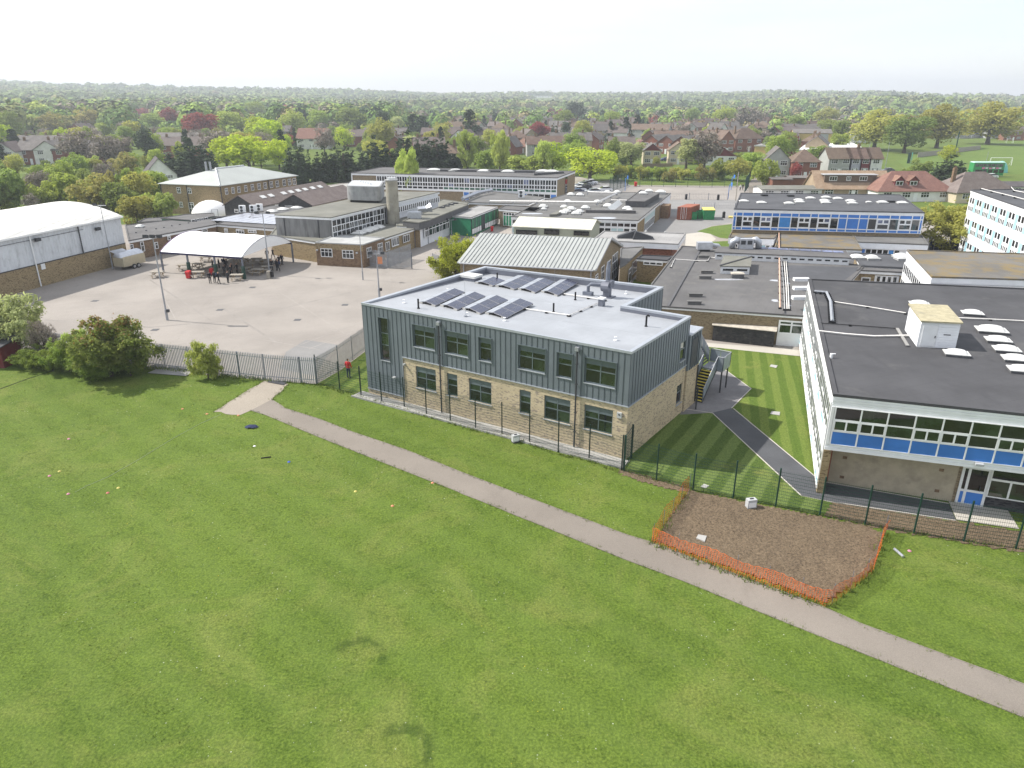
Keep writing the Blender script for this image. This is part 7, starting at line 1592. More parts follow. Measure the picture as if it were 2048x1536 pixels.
# goals and poles on the pitch
for (xa,xb,y,yt,l) in ((1979,2022,331,315.5,'white football goal nearer, behind the bus'),(2013,2026,286,278,'small white football goal far on the pitch')):
    a,b = W(xa,y), W(xb,y); h = zat(a,yt); t = thing('football_goal', l, 'goal', a); q = MB(); q.tube([a,a+UP*h,b+UP*h,b], .1, 6); q.build('frame', 'white', t); q = MB(); q.tube([a+UP*h,a+Vector((.2,1.6,0)),b+Vector((.2,1.6,0)),b+UP*h], .04, 4); q.build('back_frame', 'white', t)
p = W(1908,316); q = MB(); q.cyl(p,.28,.2,0,zat(p,262),8); tag(q.build('green_mast','fence_green',origin=p),'thick green mast at the edge of the pitch','mast')
p = W(1814,327); t = thing('notice_panel', 'tall green gate pier beside the lane to the pitch', 'pier', p); q = MB(); q.obox(p, (1.1,.2,0), (0,.3,0), (0,0,zat(p,306))); q.build('panel', 'fence_green', t); q = MB(); q.obox(p+Vector((1.4,.2,0)), (.25,0,0), (0,.2,0), (0,0,zat(p,305))); q.build('post', 'turquoise', t)
for k,(x,y,yt) in enumerate([(1770,338,284),(1733,330,283),(1544,310,277),(1973,322,303)]): p = W(x,y); q = MB(); q.cyl(p,.1,.06,0,zat(p,yt),6); tag(q.build('street_pole','galv',origin=p),['grey pole right of the terrace','grey pole behind the terrace roof','grey pole by the low hall','thin pole on the pitch'][k],'pole')
# ------------------------------------------------------------------ houses
HOUSES = []; SEEN = []
def house(label, x, ye, w, d, ez, rz, roof='gable', rh=2.6, wall='wall_buff', tile='tile_mauve', front='x', chimney=1, wcols=2, z0=None, floors=2, gcol=None, group=None, proto=False, name='house', seen=True):
    """house whose front eave centre is seen at x,ye; ridge along its width ('x') or gable to the front ('y')"""
    if proto: p = Vector((0,0,0)); g = 0
    else:
        p = W(x,ye,ez); g = hills(p.x,p.y); p.z = g
        if seen: SEEN.append((x,ye-6,ye+12,w*FPX/max(40,p.y),p.y))
        HOUSES.append((p.x-math.sin(rz)*d/2, p.y+math.cos(rz)*d/2, max(w,d)*.62))
    t = thing(name, label, 'house', p, group, rz); ORG[t.name] = (0,0,0)
    h = w/2; o = .35
    q = MB(); q.box(-h,h,0,d,-1.5,ez-.02)
    if roof == 'gable':
        if front == 'x':
            for s_ in (-h,h): q.add([(s_,0,ez-.02),(s_,d,ez-.02),(s_,d/2,ez+rh*.97)], [(0,1,2)],1)
        else:
            for y in (0,d): q.add([(-h,y,ez-.02),(h,y,ez-.02),(0,y,ez+rh*.97)], [(0,1,2)],1)
    q.build('wall', [wall, gcol or wall], t)
    def slab(f):
        n_ = len(f); q = MB(); f = [Vector(v) for v in f]; q.add(f+[v-Vector((0,0,.14)) for v in f], [tuple(range(n_)),tuple(range(2*n_-1,n_-1,-1))]+[(i,n_+i,n_+(i+1)%n_,(i+1)%n_) for i in range(n_)]); q.build('roof', tile, t)
    k = rh/(d/2) if front == 'x' else rh/h; e0 = ez-o*k
    if roof == 'gable' and front == 'x': slab([(-h-o,-o,e0),(h+o,-o,e0),(h+o,d/2,ez+rh),(-h-o,d/2,ez+rh)]); slab([(h+o,d+o,e0),(-h-o,d+o,e0),(-h-o,d/2,ez+rh),(h+o,d/2,ez+rh)])
    elif roof == 'gable': slab([(-h-o,d+o,e0),(-h-o,-o,e0),(0,-o,ez+rh),(0,d+o,ez+rh)]); slab([(h+o,-o,e0),(h+o,d+o,e0),(0,d+o,ez+rh),(0,-o,ez+rh)])
    else:
        rl = max(.05,h-d/2) if w > d else .05; ry0 = d/2 if w >= d else h; ry1 = d-ry0; A_,B_,C__,D_ = (-h-o,-o,ez-.15),(h+o,-o,ez-.15),(h+o,d+o,ez-.15),(-h-o,d+o,ez-.15); r0,r1 = ((-rl,d/2,ez+rh),(rl,d/2,ez+rh)) if w >= d else ((0,ry0,ez+rh),(0,ry1,ez+rh))
        if w >= d: slab([A_,B_,r1,r0]); slab([B_,C__,r1]); slab([C__,D_,r0,r1]); slab([D_,A_,r0])
        else: slab([A_,B_,r0]); slab([B_,C__,r1,r0]); slab([C__,D_,r1]); slab([D_,A_,r0,r1])
    for c in range(chimney):
        cx = (-h*.7,h*.6)[c] if front == 'x' else (-h*.4,h*.4)[c]; cy = d*.5 if front == 'x' else d*.7
        q = MB(); q.box(cx-.4,cx+.4,cy-.3,cy+.3,ez+rh*.4,ez+rh+.9); ch_ = q.build('chimney', 'brick_brown', t); q = MB(); q.cyl((cx-.15,cy),.11,.09,ez+rh+.9,ez+rh+1.2,6); q.cyl((cx+.18,cy),.11,.09,ez+rh+.9,ez+rh+1.2,6); q.build('chimney_pot', 'tile_red', ch_)
    F_ = Fac((-h,0),(h,0)); fh = ez/max(1,floors)
    for fl in range(floors):
        for c in range(wcols):
            u = w*(c+.5)/wcols; ww = min(1.0,w/wcols*.33); window(t, F_, u-ww,u+ww, fl*fh+fh*.36, fl*fh+fh*.86, (0,.33,.67,1), (0,.6,1), .1, .08, .04)
    if floors: q = MB(); q.fbox(F_,w*.5-.45,w*.5+.45,0,2.05,.0,.05); q.build('door', 'white', t)
    return t
HZ = 5.2
house('grey rendered three-storey gabled house behind the court lane', 1556, 318.5, 7.0, 9, 5.4, R(-12), 'gable', 3.4, 'wall_grey', 'tile_grey', 'y', 0)
house('brown brick house with pyramid tiled roof capped by moss', 1614, 323, 8.0, 8, 5.0, R(-4), 'hip', 3.3, 'wall_brickred', 'tile_brown', 'x', 0)
tr_ = house('grey end house of the rendered terrace with long brown roof', 1682, 316, 7.0, 8, 5.2, 0, 'gable', 2.9, 'wall_grey', 'tile_brown', 'x', 0); house('lilac and cream house second in the rendered terrace', 1713, 316, 3.6, 8, 5.2, 0, 'gable', 2.9, 'wall_lilac', 'tile_brown', 'x', 0, 1); house('maroon house third in the rendered terrace', 1733, 316, 3.2, 8, 5.2, 0, 'gable', 2.9, 'wall_maroon', 'tile_brown', 'x', 1, 1); house('white end house of the rendered terrace', 1754, 316, 3.8, 8, 5.2, 0, 'gable', 2.9, 'wall_white', 'tile_brown', 'x', 0, 1)
bg = house('tan-roofed bungalow with a long brown flat dormer', 1708, 376, 17.0, 9, 2.5, R(-2), 'gable', 3.6, 'wall_buff', 'tile_tan', 'x', 0, 3, floors=1)
q = MB(); q.box(-6.6,5.4,1.4,4.4,3.35,5.3); dm = q.build('dormer', 'tile_brown', bg); q = MB(); q.box(-6.9,5.7,1.15,4.6,5.3,5.45); q.build('dormer_roof', 'pale_box', bg)
for x in (-4.6,-1.0,2.4): window(bg, Fac((-h_,1.4),(h_,1.4)) if False else Fac((-9,1.4),(9,1.4)), x+9-.9*(1 if x != -1 else .6), x+9+.9*(1 if x != -1 else .6), 4.0, 5.0, (0,.33,.67,1), (0,1), .1, .08, .04)
rb_ = house('red-roofed white bungalow with two small gabled dormers', 1833, 381, 17.5, 9.5, 2.5, R(2), 'hip', 3.9, 'wall_white', 'tile_red', 'x', 0, 4, floors=1)
for x in (-3.6,-.3):
    q = MB(); q.box(x-1.1,x+1.1,1.2,4.2,3.0,4.6); q.add([(x-1.1,1.2,4.6),(x+1.1,1.2,4.6),(x,1.2,5.5)], [(0,1,2)]); dm = q.build('dormer', 'wall_maroon', rb_); window(rb_, Fac((x-1.1,1.2),(x+1.1,1.2)), .25, 1.95, 3.5, 4.5, (0,.5,1), (0,1), .12, .1, .04)
    for s_ in (-1,1): q = MB(); q.add([(x+s_*1.35,.95,4.42),(x+s_*1.35,4.6,4.42),(x,4.6,5.65),(x,.95,5.65)], [(0,1,2,3)]); q.build('dormer_roof', 'tile_red', rb_)
house('brown hip-roofed bungalow rising behind the tall white block', 1975, 383, 15, 10, 2.5, R(8), 'hip', 3.9, 'wall_cream', 'tile_mauve', 'x', 1, 3, floors=1)
house('white box extension at the far right behind tall block', 2035, 372, 7, 6, 3, 0, 'gable', .8, 'wall_white', 'tile_dark', 'x', 0, 1, floors=1)
house('cream detached house with maroon gable beside the blossom trees', 1305, 301, 6.2, 9, 5.0, R(-6), 'gable', 2.4, 'wall_cream', 'tile_grey', 'y', 0, gcol='wall_maroon')
house('cream house half hidden by the second blossom tree', 1358, 300, 7, 9, 5.0, R(-8), 'gable', 2.6, 'wall_cream', 'tile_brown', 'y', 0)
for k,x in enumerate((1302,1332,1362)): house(['leftmost of three parallel brown gabled roofs','middle of three parallel brown gabled roofs','rightmost of three parallel brown gabled roofs'][k], x, 284+k*1.5, 9, 16, 4.6, R(-38), 'gable', 3.0, 'wall_brickred', 'tile_grey', 'y', 0)
house('white bungalow with maroon front gable behind the bare tree', 1442, 312, 11, 9, 3.2, R(-6), 'gable', 3.2, 'wall_white', 'tile_red', 'y', 0, 3, floors=1, gcol='wall_maroon')
house('large red brick house with dark hipped roof left of the yellow hall', 1500, 277, 14, 10, 5.6, R(14), 'hip', 4.2, 'wall_brickred', 'tile_brown', 'x', 1, 3); house('tall narrow red brick house beside the larger brick one', 1456, 279, 6.5, 12, 5.6, R(12), 'gable', 3.6, 'wall_brickred', 'tile_brown', 'y', 1); house('white steep-gabled house behind the red brick houses', 1447, 266, 8, 12, 5.0, R(20), 'gable', 5.0, 'wall_white', 'tile_grey', 'y', 0)
house('red-roofed bungalow behind the long back block', 1046, 293, 9.2, 9, 2.8, R(-4), 'hip', 3.4, 'wall_buff', 'tile_red', 'x', 1, 2, floors=1); house('dark gabled house left of the red-roofed bungalow', 1016, 292, 6.5, 10, 3.6, R(-18), 'gable', 3.8, 'wall_brickred', 'tile_grey', 'y', 1, 1)
house('white flat-fronted house with black trim behind lime trees', 1185, 273, 10, 8, 4.4, R(-10), 'gable', 2.4, 'wall_white', 'tile_dark', 'y', 0); house('orange brick gable among the brown roofs', 1063, 268, 7, 10, 4.4, R(25), 'gable', 2.6, 'wall_buff', 'tile_mauve', 'y', 0)
house('pink-roofed house with twin dormers above the dark conifers', 622, 276, 14, 10, 5.0, R(-3), 'gable', 4.2, 'wall_white', 'tile_red', 'x', 0, 3)
house('small white-gabled house peeping left of the hipped block', 321, 349, 8, 10, 3.2, R(28), 'gable', 4.2, 'wall_white', 'tile_dark', 'y', 0, 2)
for k,(x,l) in enumerate(((58,'left house of the grey-roofed terrace with brick walls'),(93,'white-panelled middle house of the grey-roofed terrace'),(130,'right house of the grey-roofed terrace'),(165,'last house of the grey-roofed terrace behind bare trees'))): house(l, x, 299, 9.5, 9, 5.2, R(3), 'gable', 3.0, ['wall_brickred','wall_white','wall_brickred','wall_brickred'][k], 'tile_grey', 'x' if k != 1 else 'y', 1)
house('white-gabled house at the left edge of the picture', 5, 302, 8, 9, 5.0, R(3), 'gable', 3.0, 'wall_white', 'tile_mauve', 'y', 0)
for k,(x,y,w,l) in enumerate([(75,287,22,'long grey terrace roof behind the left houses'),(110,287,18,'stepped grey terrace roof second from left'),(335,280,26,'long brown terrace roof left of the copper beech'),(365,290,20,'lower brown roof beside the dark conifer'),(540,262,22,'long roof above the pink-roofed house'),(740,272,24,'long dark roof left of the dark hedge'),(770,268,22,'long brown roof above the dark hedge'),(890,268,26,'long brown roof over the dark hedge, left'),(930,266,24,'long brown roof over the dark hedge, right'),(985,270,20,'brown roof left of the dark gabled house')]): house(l, x, y, w, 9, 5.0, R(random.uniform(-8,8)), 'gable', 3.0, 'wall_brickred', ['tile_grey','tile_mauve'][k%2], 'x', 2, 4, seen=False)
# hall with yellow gable and low white-roofed hall on the right
yh = house('tall hall with yellow brick end and white panel behind the terrace', 1626, 266, 17, 14, 7.0, R(-14), 'gable', 1.6, 'wall_yellow', 'tile_grey', 'x', 0, 0, floors=0, name='parish_hall'); q = MB(); q.box(3.4,7.0,-.08,.0,.5,6.6); q.build('white_panel', 'pale_box', yh); yh['category'] = 'hall'
wh = block('low_hall', 'low hall with bright white flat roof behind the terrace', WP([(1598,299),(1632,300),(1724,295),(1705,286),(1612,287.5)],3.8), 0, 3.8, 'brick_red', 'canopy_white', ('white',.4), .3); block('low_hall', 'low hall with dark roof and blue sign left of the grey house', WP([(1508,291),(1548,292),(1590,290.5),(1560,285),(1530,285)],3.4), 0, 3.4, 'wall_yellow', 'felt_pale', ('white',.3), .3)
for k,(x,y,w,c) in enumerate([(1565,368,5,'wall_brickred'),(1603,365,6,'wall_brickred')]): house(['small flat brick garage left, before the brown brick house','small flat brick garage right, before the brown brick house'][k], x, y-10, w, 5, 2.4, 0, 'gable', .3, c, 'tile_grey', 'x', 0, 0, floors=0, name='garage')
house('long low green-roofed garages behind the blue block', 1585, 378, 14, 7, 2.3, 0, 'gable', .5, 'wall_white', 'felt_green', 'x', 0, 4, floors=1, name='garage')
a,b = W(1575,373), W(1648,371); q = MB(); q.obox(a, b-a, (0,.12,0), UP*1.9); tag(q.build('garden_fence','timber_black',origin=a),'dark close-boarded fence before the brown brick house','fence')
a,b = W(1285,334), W(1345,333); q = MB(); q.obox(a, b-a, (0,.2,0), UP*1.1); tag(q.build('garden_wall','brick_tan',origin=a),'low garden wall before the cream house','wall')
a,b = W(1835,315), W(1960,299); q = MB(); q.obox(a, b-a, (0,.15,0), UP*1.9); tag(q.build('boundary_fence','timber_grey',origin=a),'grey boundary fence under the pitch-side oaks','fence')
# further streets: copies of a few house types
rs = random.Random(11); protos = []
for i,(rf,wl_,tl_,fr,w,d) in enumerate([('gable','wall_brickred','tile_mauve','x',11,8),('gable','wall_buff','tile_grey','x',18,8),('hip','wall_cream','tile_brown','x',11,9),('gable','wall_white','tile_mauve','y',8,10),('hip','wall_brickred','tile_brown','x',10,9),('gable','wall_grey','tile_brown','x',24,8)]):
    protos.append(house('p', 0, 0, w, d, 5.0, 0, rf, 3.0, wl_, tl_, fr, 2 if w > 9 else 1, 2 if w < 12 else 4, proto=True))
TY = ['brick semi with mauve tiled roof','buff terrace with grey tiled roof','cream house with brown hipped roof','white house with front gable','brick house with brown hipped roof','long grey terrace with brown roof']
nh = 0; taken = list(HOUSES)
cand = []
for iy in range(0,34):
    for ix in range(-26,34):
        y = 262+iy*25+rs.uniform(-5,5); x = ix*21+(iy%2)*9+rs.uniform(-5,5); cand.append((x,y))
cand.sort(key=lambda c: c[0]**2+c[1]**2)
for x,y in cand:
    r = math.hypot(x,y); th = math.degrees(math.atan2(x,y))
    if abs(th) > 36 or r > 1000 or nh >= 250: continue
    if th < -4 and rs.random() > (.0 if r < 520 and th < -9 else .22): continue
    if th >= -4 and rs.random() > (.62 if r < 480 else .85): continue
    if 20 < th and r < 520 and th > 25.5: continue           # playing field
    if r < 300 and -3 < th < 10: continue
    if any((x-a)**2+(y-b)**2 < (c+9)**2 for a,b,c in taken): continue
    taken.append((x,y,9)); k = rs.choices(range(6),(5,5,3,2,2,4))[0]; nh += 1
    zone = 'left' if th < -12 else ('centre' if th < 10 else 'right'); far_ = 'near' if r < 420 else ('middle-distance' if r < 650 else 'distant')
    o = place(protos[k], (x,y,hills(x,y)), rs.choice((0,0,.25,-.3,1.4,.1))+rs.uniform(-.08,.08)+.25*math.sin(x/140+y/90), rs.uniform(.9,1.1), f'{far_} {TY[k]} in the streets at the {zone}', f'{far_} houses {zone}', small=r > 560)
for pr in protos:
    if pr.get('label') == 'p':
        for c in list(pr.children_recursive): bpy.data.objects.remove(c)
        bpy.data.objects.remove(pr)
HTAKEN = taken
# ------------------------------------------------------------------ trees and shrubs
def quads_mesh(name, V, mat, tint=None):
    """V: (n,4,3) quads -> mesh, fast"""
    n = len(V); me = bpy.data.meshes.new(name); me.vertices.add(n*4); me.vertices.foreach_set('co', V.reshape(-1).astype(np.float32))
    me.loops.add(n*4); me.loops.foreach_set('vertex_index', np.arange(n*4,dtype=np.int32)); me.polygons.add(n); me.polygons.foreach_set('loop_start', np.arange(0,n*4,4,dtype=np.int32))
    if tint is not None:
        ca = me.attributes.new('tint','FLOAT_COLOR','POINT'); ca.data.foreach_set('color', np.repeat(np.concatenate([tint,np.ones((n,1))],1),4,axis=0).reshape(-1).astype(np.float32))
    me.materials.append(M[mat]); me.update(calc_edges=True); return me
def leaves(rng, C, Rad, n, size, up=.25, shell=.62, long=1.5, droop=0):
    """n leaf sprays on clumps with centres C and radii Rad"""
    C = np.asarray(C); Rad = np.asarray(Rad); w = Rad[:,0]*Rad[:,1]; idx = rng.choice(len(C), n, p=w/w.sum())
    d = rng.normal(size=(n,3)); d[:,2] += .25; d /= np.linalg.norm(d,axis=1)[:,None]
    rr = shell+(1-shell)*rng.random(n)**.7; rr *= np.where(rng.random(n) < (.06 if n < 7000 else .2), rng.uniform(1.05,1.2 if n < 7000 else 1.9,n), 1)
    P = C[idx]+d*Rad[idx]*rr[:,None]; P[:,2] -= droop*np.abs(rng.normal(size=n))*Rad[idx][:,0]
    nrm = d*.8+rng.normal(size=(n,3))*.55; nrm[:,2] += up; nrm /= np.linalg.norm(nrm,axis=1)[:,None]
    a = np.cross(nrm, rng.normal(size=(n,3))); a /= np.linalg.norm(a,axis=1)[:,None]
    if droop: a[:,2] -= 1.6; a /= np.linalg.norm(a,axis=1)[:,None]
    b = np.cross(nrm,a); s = size*(.6+.8*rng.random(n))[:,None]; a = a*s*long*.5; b = b*s*.5
    return np.stack([P-a, P+b*.9-a*.1, P+a, P-b*.9+a*.1],1)
def clumps(rng, kind, fine=False):
    """crown clumps for a tree of height 1"""
    C, Rr = [], []
    if kind == 'round':
        for i in range(54):
            d = rng.normal(size=3); d /= np.linalg.norm(d); r = rng.random()**.4
            C.append((d[0]*.38*r, d[1]*.38*r, .53+d[2]*.37*r)); k = rng.uniform(.07,.16); Rr.append((k*1.15,k*1.15,k*.85))
    elif kind == 'oval':
        for i in range(40):
            d = rng.normal(size=3); d /= np.linalg.norm(d); r = rng.random()**.4
            C.append((d[0]*.23*r, d[1]*.23*r, .56+d[2]*.36*r)); k = rng.uniform(.07,.13); Rr.append((k,k,k*1.05))
    elif kind == 'cone':
        for i in range(60):
            z = .06+.9*rng.random()**.9; a = rng.random()*6.283; r = .22*(1-z)**.8*rng.uniform(.3,1)+.01
            C.append((r*math.cos(a), r*math.sin(a), z)); k = .03+.055*(1-z); Rr.append((k*1.2,k*1.2,k*1.1))
    elif kind == 'cypress':
        for i in range(34):
            a = rng.random()*6.283; r = .30*math.sqrt(rng.random()); h = (1-.9*(r/.34)**2)*rng.uniform(.75,1.02); C0 = (r*math.cos(a), r*math.sin(a))
            for z in np.linspace(.1,h,5): k = .085*(1.05-z/h*.75); C.append((C0[0],C0[1],z)); Rr.append((k,k,k*1.7))
    elif kind == 'weep':
        for i in range(34):
            z = .3+.65*rng.random(); a = rng.random()*6.283; r = .26*(1-((z-.5)/.52)**2)**.5*rng.uniform(.3,1) if abs(z-.5) < .5 else .05
            C.append((r*math.cos(a), r*math.sin(a), z)); k = rng.uniform(.06,.11); Rr.append((k*.9,k*.9,k*1.4))
    elif kind == 'bush':
        for i in range(34):
            d = rng.normal(size=3); d /= np.linalg.norm(d); r = rng.random()**.45
            C.append((d[0]*.50*r, d[1]*.50*r, .46+d[2]*.40*r)); k = rng.uniform(.10,.2); Rr.append((k,k,k*.85))
    if fine:   # near shrubs: clumps of clumps, some shoots standing proud
        C2, R2 = [], []
        for c,r in zip(C,Rr):
            for _ in range(6):
                d = rng.normal(size=3); d /= np.linalg.norm(d); k = rng.uniform(.3,.75); o = rng.uniform(.5,1.25)
                C2.append((c[0]+d[0]*r[0]*o, c[1]+d[1]*r[1]*o, max(.04,c[2]+d[2]*r[2]*o))); R2.append(tuple(x*k for x in r))
        C, Rr = C2, R2
    return C, Rr
def branches(rng, kind, C, mat, spread=1.0, n=9, twigs=0):
    q = MB(); top = .45 if kind in ('round','bush') else .7; w = .028 if kind != 'bush' else .02
    q.tube([(0,0,-.03),(.004,.003,.12),(.0,.008,top*.7),(.01,0,top)], [w*1.5,w,w*.75,w*.4], 7)
    sel = rng.choice(len(C), min(n,len(C)), replace=False)
    for i in sel:
        c = Vector(C[i]); z0 = min(c.z*.6,top*rng.uniform(.45,.95)); b = Vector((0,.004,z0)); m = b.lerp(c,.5)+Vector((0,0,.03*rng.uniform(-.5,1)))
        q.tube([b,m,c], [w*.5,w*.3,w*.1], 5)
        for _ in range(twigs):
            e = Vector(rng.normal(size=3)); e.z = abs(e.z)*.6; e = c+e.normalized()*rng.uniform(.08,.16); s0 = m.lerp(c,rng.uniform(.2,1)); q.tube([s0,s0.lerp(e,.5)+Vector((0,0,.015)),e], [w*.18,w*.12,w*.05], 4, cap=False)
    return q
TREES = {}
def tree_proto(key, kind, leafmat, n, size, seed, bark='bark', long=1.5, up=.25, droop=0, nb=9, twigs=0, shell=.62, name='tree', extra=None):
    rng = np.random.default_rng(seed); C, Rr = clumps(rng, kind, n >= 7000)
    q = branches(rng, kind, C, bark, n=nb, twigs=twigs); me = bpy.data.meshes.new('trunk'); me.from_pydata(q.v,[],q.f); me.materials.append(M[bark]); me.update()
    V = leaves(rng, C, Rr, n, size, up, shell, long, droop); cm = quads_mesh('crown', V, leafmat)
    if extra is not None:   # top leaves take a second colour
        cm.materials.append(M[extra]); z = V[:,:,2].mean(1); r_ = rng.random(len(z)); cm.polygons.foreach_set('material_index', ((z > .66) & (r_ < (z-.6)*1.9)).astype(np.int32))
    TREES.setdefault(key, []).append((me, cm, name))
for s_ in (1,2,3):
    for key,leaf in (('green','leaf_green'),('fresh','leaf_fresh'),('lime','leaf_lime'),('olive','leaf_olive'),('bronze','leaf_bronze')):
        tree_proto(key, 'round', leaf, 2600, .042, s_*17+len(key), nb=8)
    tree_proto('oval', 'oval', 'leaf_green', 2200, .040, s_*31); tree_proto('ovalf', 'oval', 'leaf_fresh', 2200, .040, s_*33)
    tree_proto('bare', 'round', 'leaf_twig', 1500, .030, s_*41, 'bark', 3.2, nb=26, twigs=7)
    tree_proto('cone', 'cone', 'leaf_dark', 2300, .036, s_*43, up=-.2); tree_proto('cypress', 'cypress', 'leaf_dark', 3600, .036, s_*47, long=2.4, up=.1); tree_proto('pine', 'oval', 'leaf_pine', 2300, .038, s_*53)
    tree_proto('bushf', 'bush', 'leaf_fresh', 2400, .062, s_*61, name='shrub'); tree_proto('busho', 'bush', 'leaf_olive', 2400, .060, s_*67, name='shrub', twigs=2); tree_proto('bushg', 'bush', 'leaf_green', 2400, .062, s_*71, name='shrub'); tree_proto('bushb', 'bush', 'leaf_bronze', 2000, .055, s_*73, name='shrub', twigs=3)
for s_ in (1,2): tree_proto('copper','round','leaf_copper',3000,.042,s_*79,nb=8); tree_proto('blossom','round','leaf_blossom',2400,.038,s_*83); tree_proto('white','oval','leaf_silver',2800,.036,s_*89); tree_proto('sparse','round','leaf_lime',2300,.034,s_*97,nb=24,twigs=4); tree_proto('weep','weep','leaf_willow',3000,.036,s_*101,long=2.6,droop=.5)
tree_proto('pink','round','leaf_pink',2200,.04,111); tree_proto('orange','round','leaf_orange',2200,.04,113); tree_proto('yellow','round','leaf_yellow',2200,.04,117)
tree_proto('oak','round','leaf_olive',5200,.032,121,nb=14,twigs=2); tree_proto('oak','round','leaf_green',5200,.032,123,nb=14,twigs=2)
tree_proto('syc','bush','leaf_sycamore',24000,.026,131,nb=20,twigs=3,extra='leaf_sycamore_top',shell=.15,name='shrub'); tree_proto('hedge','bush','leaf_willow',9000,.028,133,nb=20,twigs=4,shell=.12,name='shrub',long=2.2); tree_proto('silver','bush','leaf_silver',12000,.024,137,nb=26,twigs=6,shell=.12,name='shrub',long=2.4)
tree_proto('limetree','bush','leaf_limebush',22000,.021,139,nb=30,twigs=6,shell=.12,long=1.8); tree_proto('near_bush','bush','leaf_bramble',16000,.024,141,nb=18,twigs=3,shell=.15,name='shrub'); tree_proto('near_twig','bush','leaf_twig',3000,.018,143,nb=34,twigs=9,shell=.3,name='shrub',long=3.5)
tree_proto('birch','weep','leaf_willow',6900,.024,149,long=2.6,droop=.6,nb=14); tree_proto('rtree','bush','leaf_olive',16000,.023,151,nb=30,twigs=6,long=1.9,shell=.15); tree_proto('rtree','round','leaf_lime',9000,.024,153,nb=30,twigs=6,long=1.9)
WR = dict(round=.9)
TPOS = []
def tree(key, loc, h, wr=1.0, label='', group=None, rz=None, v=None, cat=None):
    lst = TREES[key]; me, cm, nm = lst[(v if v is not None else random.randrange(len(lst)))%len(lst)]
    bigs = dict(cone='conifer',cypress='conifer',pine='conifer'); name = 'shrub' if nm == 'shrub' else (bigs.get(key,'tree'))
    o = bpy.data.objects.new(name, None); COL.objects.link(o); o.location = loc; o.rotation_euler.z = random.random()*6.28 if rz is None else rz; o.scale = (h*wr,h*wr,h); o.empty_display_size = .1
    tag(o, label, cat or ('shrub' if nm == 'shrub' else 'tree'), group)
    for n_,m_ in (('trunk',me),('crown',cm)): c = bpy.data.objects.new(n_, m_); COL.objects.link(c); c.parent = o
    TPOS.append((loc[0],loc[1],h*wr*.42)); return o
def T(key, x, yt, yb, wpx, label, v=None, group=None, sink=0):
    """tree seen with its top on row yt, foot on row yb, crown about wpx wide"""
    p = W(x,yb); h = zat(p,yt)*(1.1 if p.y > 240 else 1); wpx *= 1.1 if p.y > 240 else 1; dist = p.y*math.cos(PITCH)+CAMH*math.sin(PITCH); wm = wpx*dist/FPX
    SEEN.append((x,yt,yt+(yb-yt)*.52,wpx,p.y))
    nat = dict(syc=1.15,hedge=1.15,silver=1.15,near_bush=1.15,near_twig=1.1,limetree=1.15,birch=.58,weep=.58,oval=.62,ovalf=.62,white=.62,cone=.42,cypress=.72,pine=.62).get(key, 1.15 if key.startswith('bush') else .92)
    return tree(key, (p.x,p.y,-sink), h, wm/(h*nat), label, group, v=v)
# near the palisade fence
T('syc',222,624,752,165,'dense sycamore shrub with bronze young tips beside palisade fence'); T('hedge',417,673,757,66,'narrow olive shrub growing through the palisade fence'); T('silver',22,580,712,150,'silvery flowering shrub at the left edge above the red shed')
T('near_twig',95,622,722,60,'bare twiggy saplings between the left shrubs'); T('near_bush',140,668,742,90,'low green bramble shrub left of the sycamore shrub'); T('near_bush',65,690,735,80,'low green bramble shrub in front of the palisade, far left'); T('hedge',165,650,738,60,'yellow-green twiggy shrub against the sycamore shrub'); T('near_bush',190,700,754,110,'low green undergrowth at the foot of the sycamore shrub'); T('near_bush',262,690,752,70,'right-hand skirt of green leaves below the sycamore shrub'); T('near_bush',105,690,740,70,'low green undergrowth beside the bare saplings')
T('limetree',911,437,558,108,'loose yellow-green tree between the yard and the gabled hall',sink=.9)
T('birch',815,298,402,62,'pale weeping birch in front of the long back block'); T('bushg',862,346,400,80,'dark green shrub tree right of the weeping birch'); T('busho',905,368,402,50,'twiggy olive shrub before the long back block')
T('rtree',1903,386,503,135,'spreading olive-green tree in front of the tall white block',0)
T('bushf',1320,492,520,30,'small pale shrub in the courtyard before red brick wall')
# dark conifers behind the school
for x,yt,yb,w,l in [(385,283,350,115,'broad dark conifer left of the hipped block'),(603,285,366,75,'dark conifer group behind the hipped block'),(690,290,362,80,'dark conifers left of the long back block'),(755,278,352,90,'dark conifer mass behind the long back block, left'),(815,270,350,95,'dark conifer mass behind the weeping birch'),(875,270,347,95,'dark conifer mass behind the long back block, right'),(650,300,364,60,'lower dark conifer between two larger groups'),(1893,318,372,90,'spreading dark cypress between red roof and bus'),(845,282,348,80,'dark conifer filling the hedge behind the long block')]: T('cypress',x,yt-9,yb,w*1.1,l)
for x,yt,yb,w,l in [(35,262,318,34,'dark conical conifer before the left terrace'),(827,232,280,44,'pointed grey-green conifer above the hedge, left'),(845,235,278,40,'pointed grey-green conifer above the hedge, right'),(940,225,290,46,'tall dark cedar beside the lime trees'),(968,233,262,14,'slim dark conifer among brown roofs'),(1220,245,285,20,'small dark fir among the central gardens'),(1250,237,285,28,'dark green conifer right of the fir'),(1273,233,272,26,'dark round-topped conifer beside the orange shrub')]: T('cone',x,yt,yb,w,l)
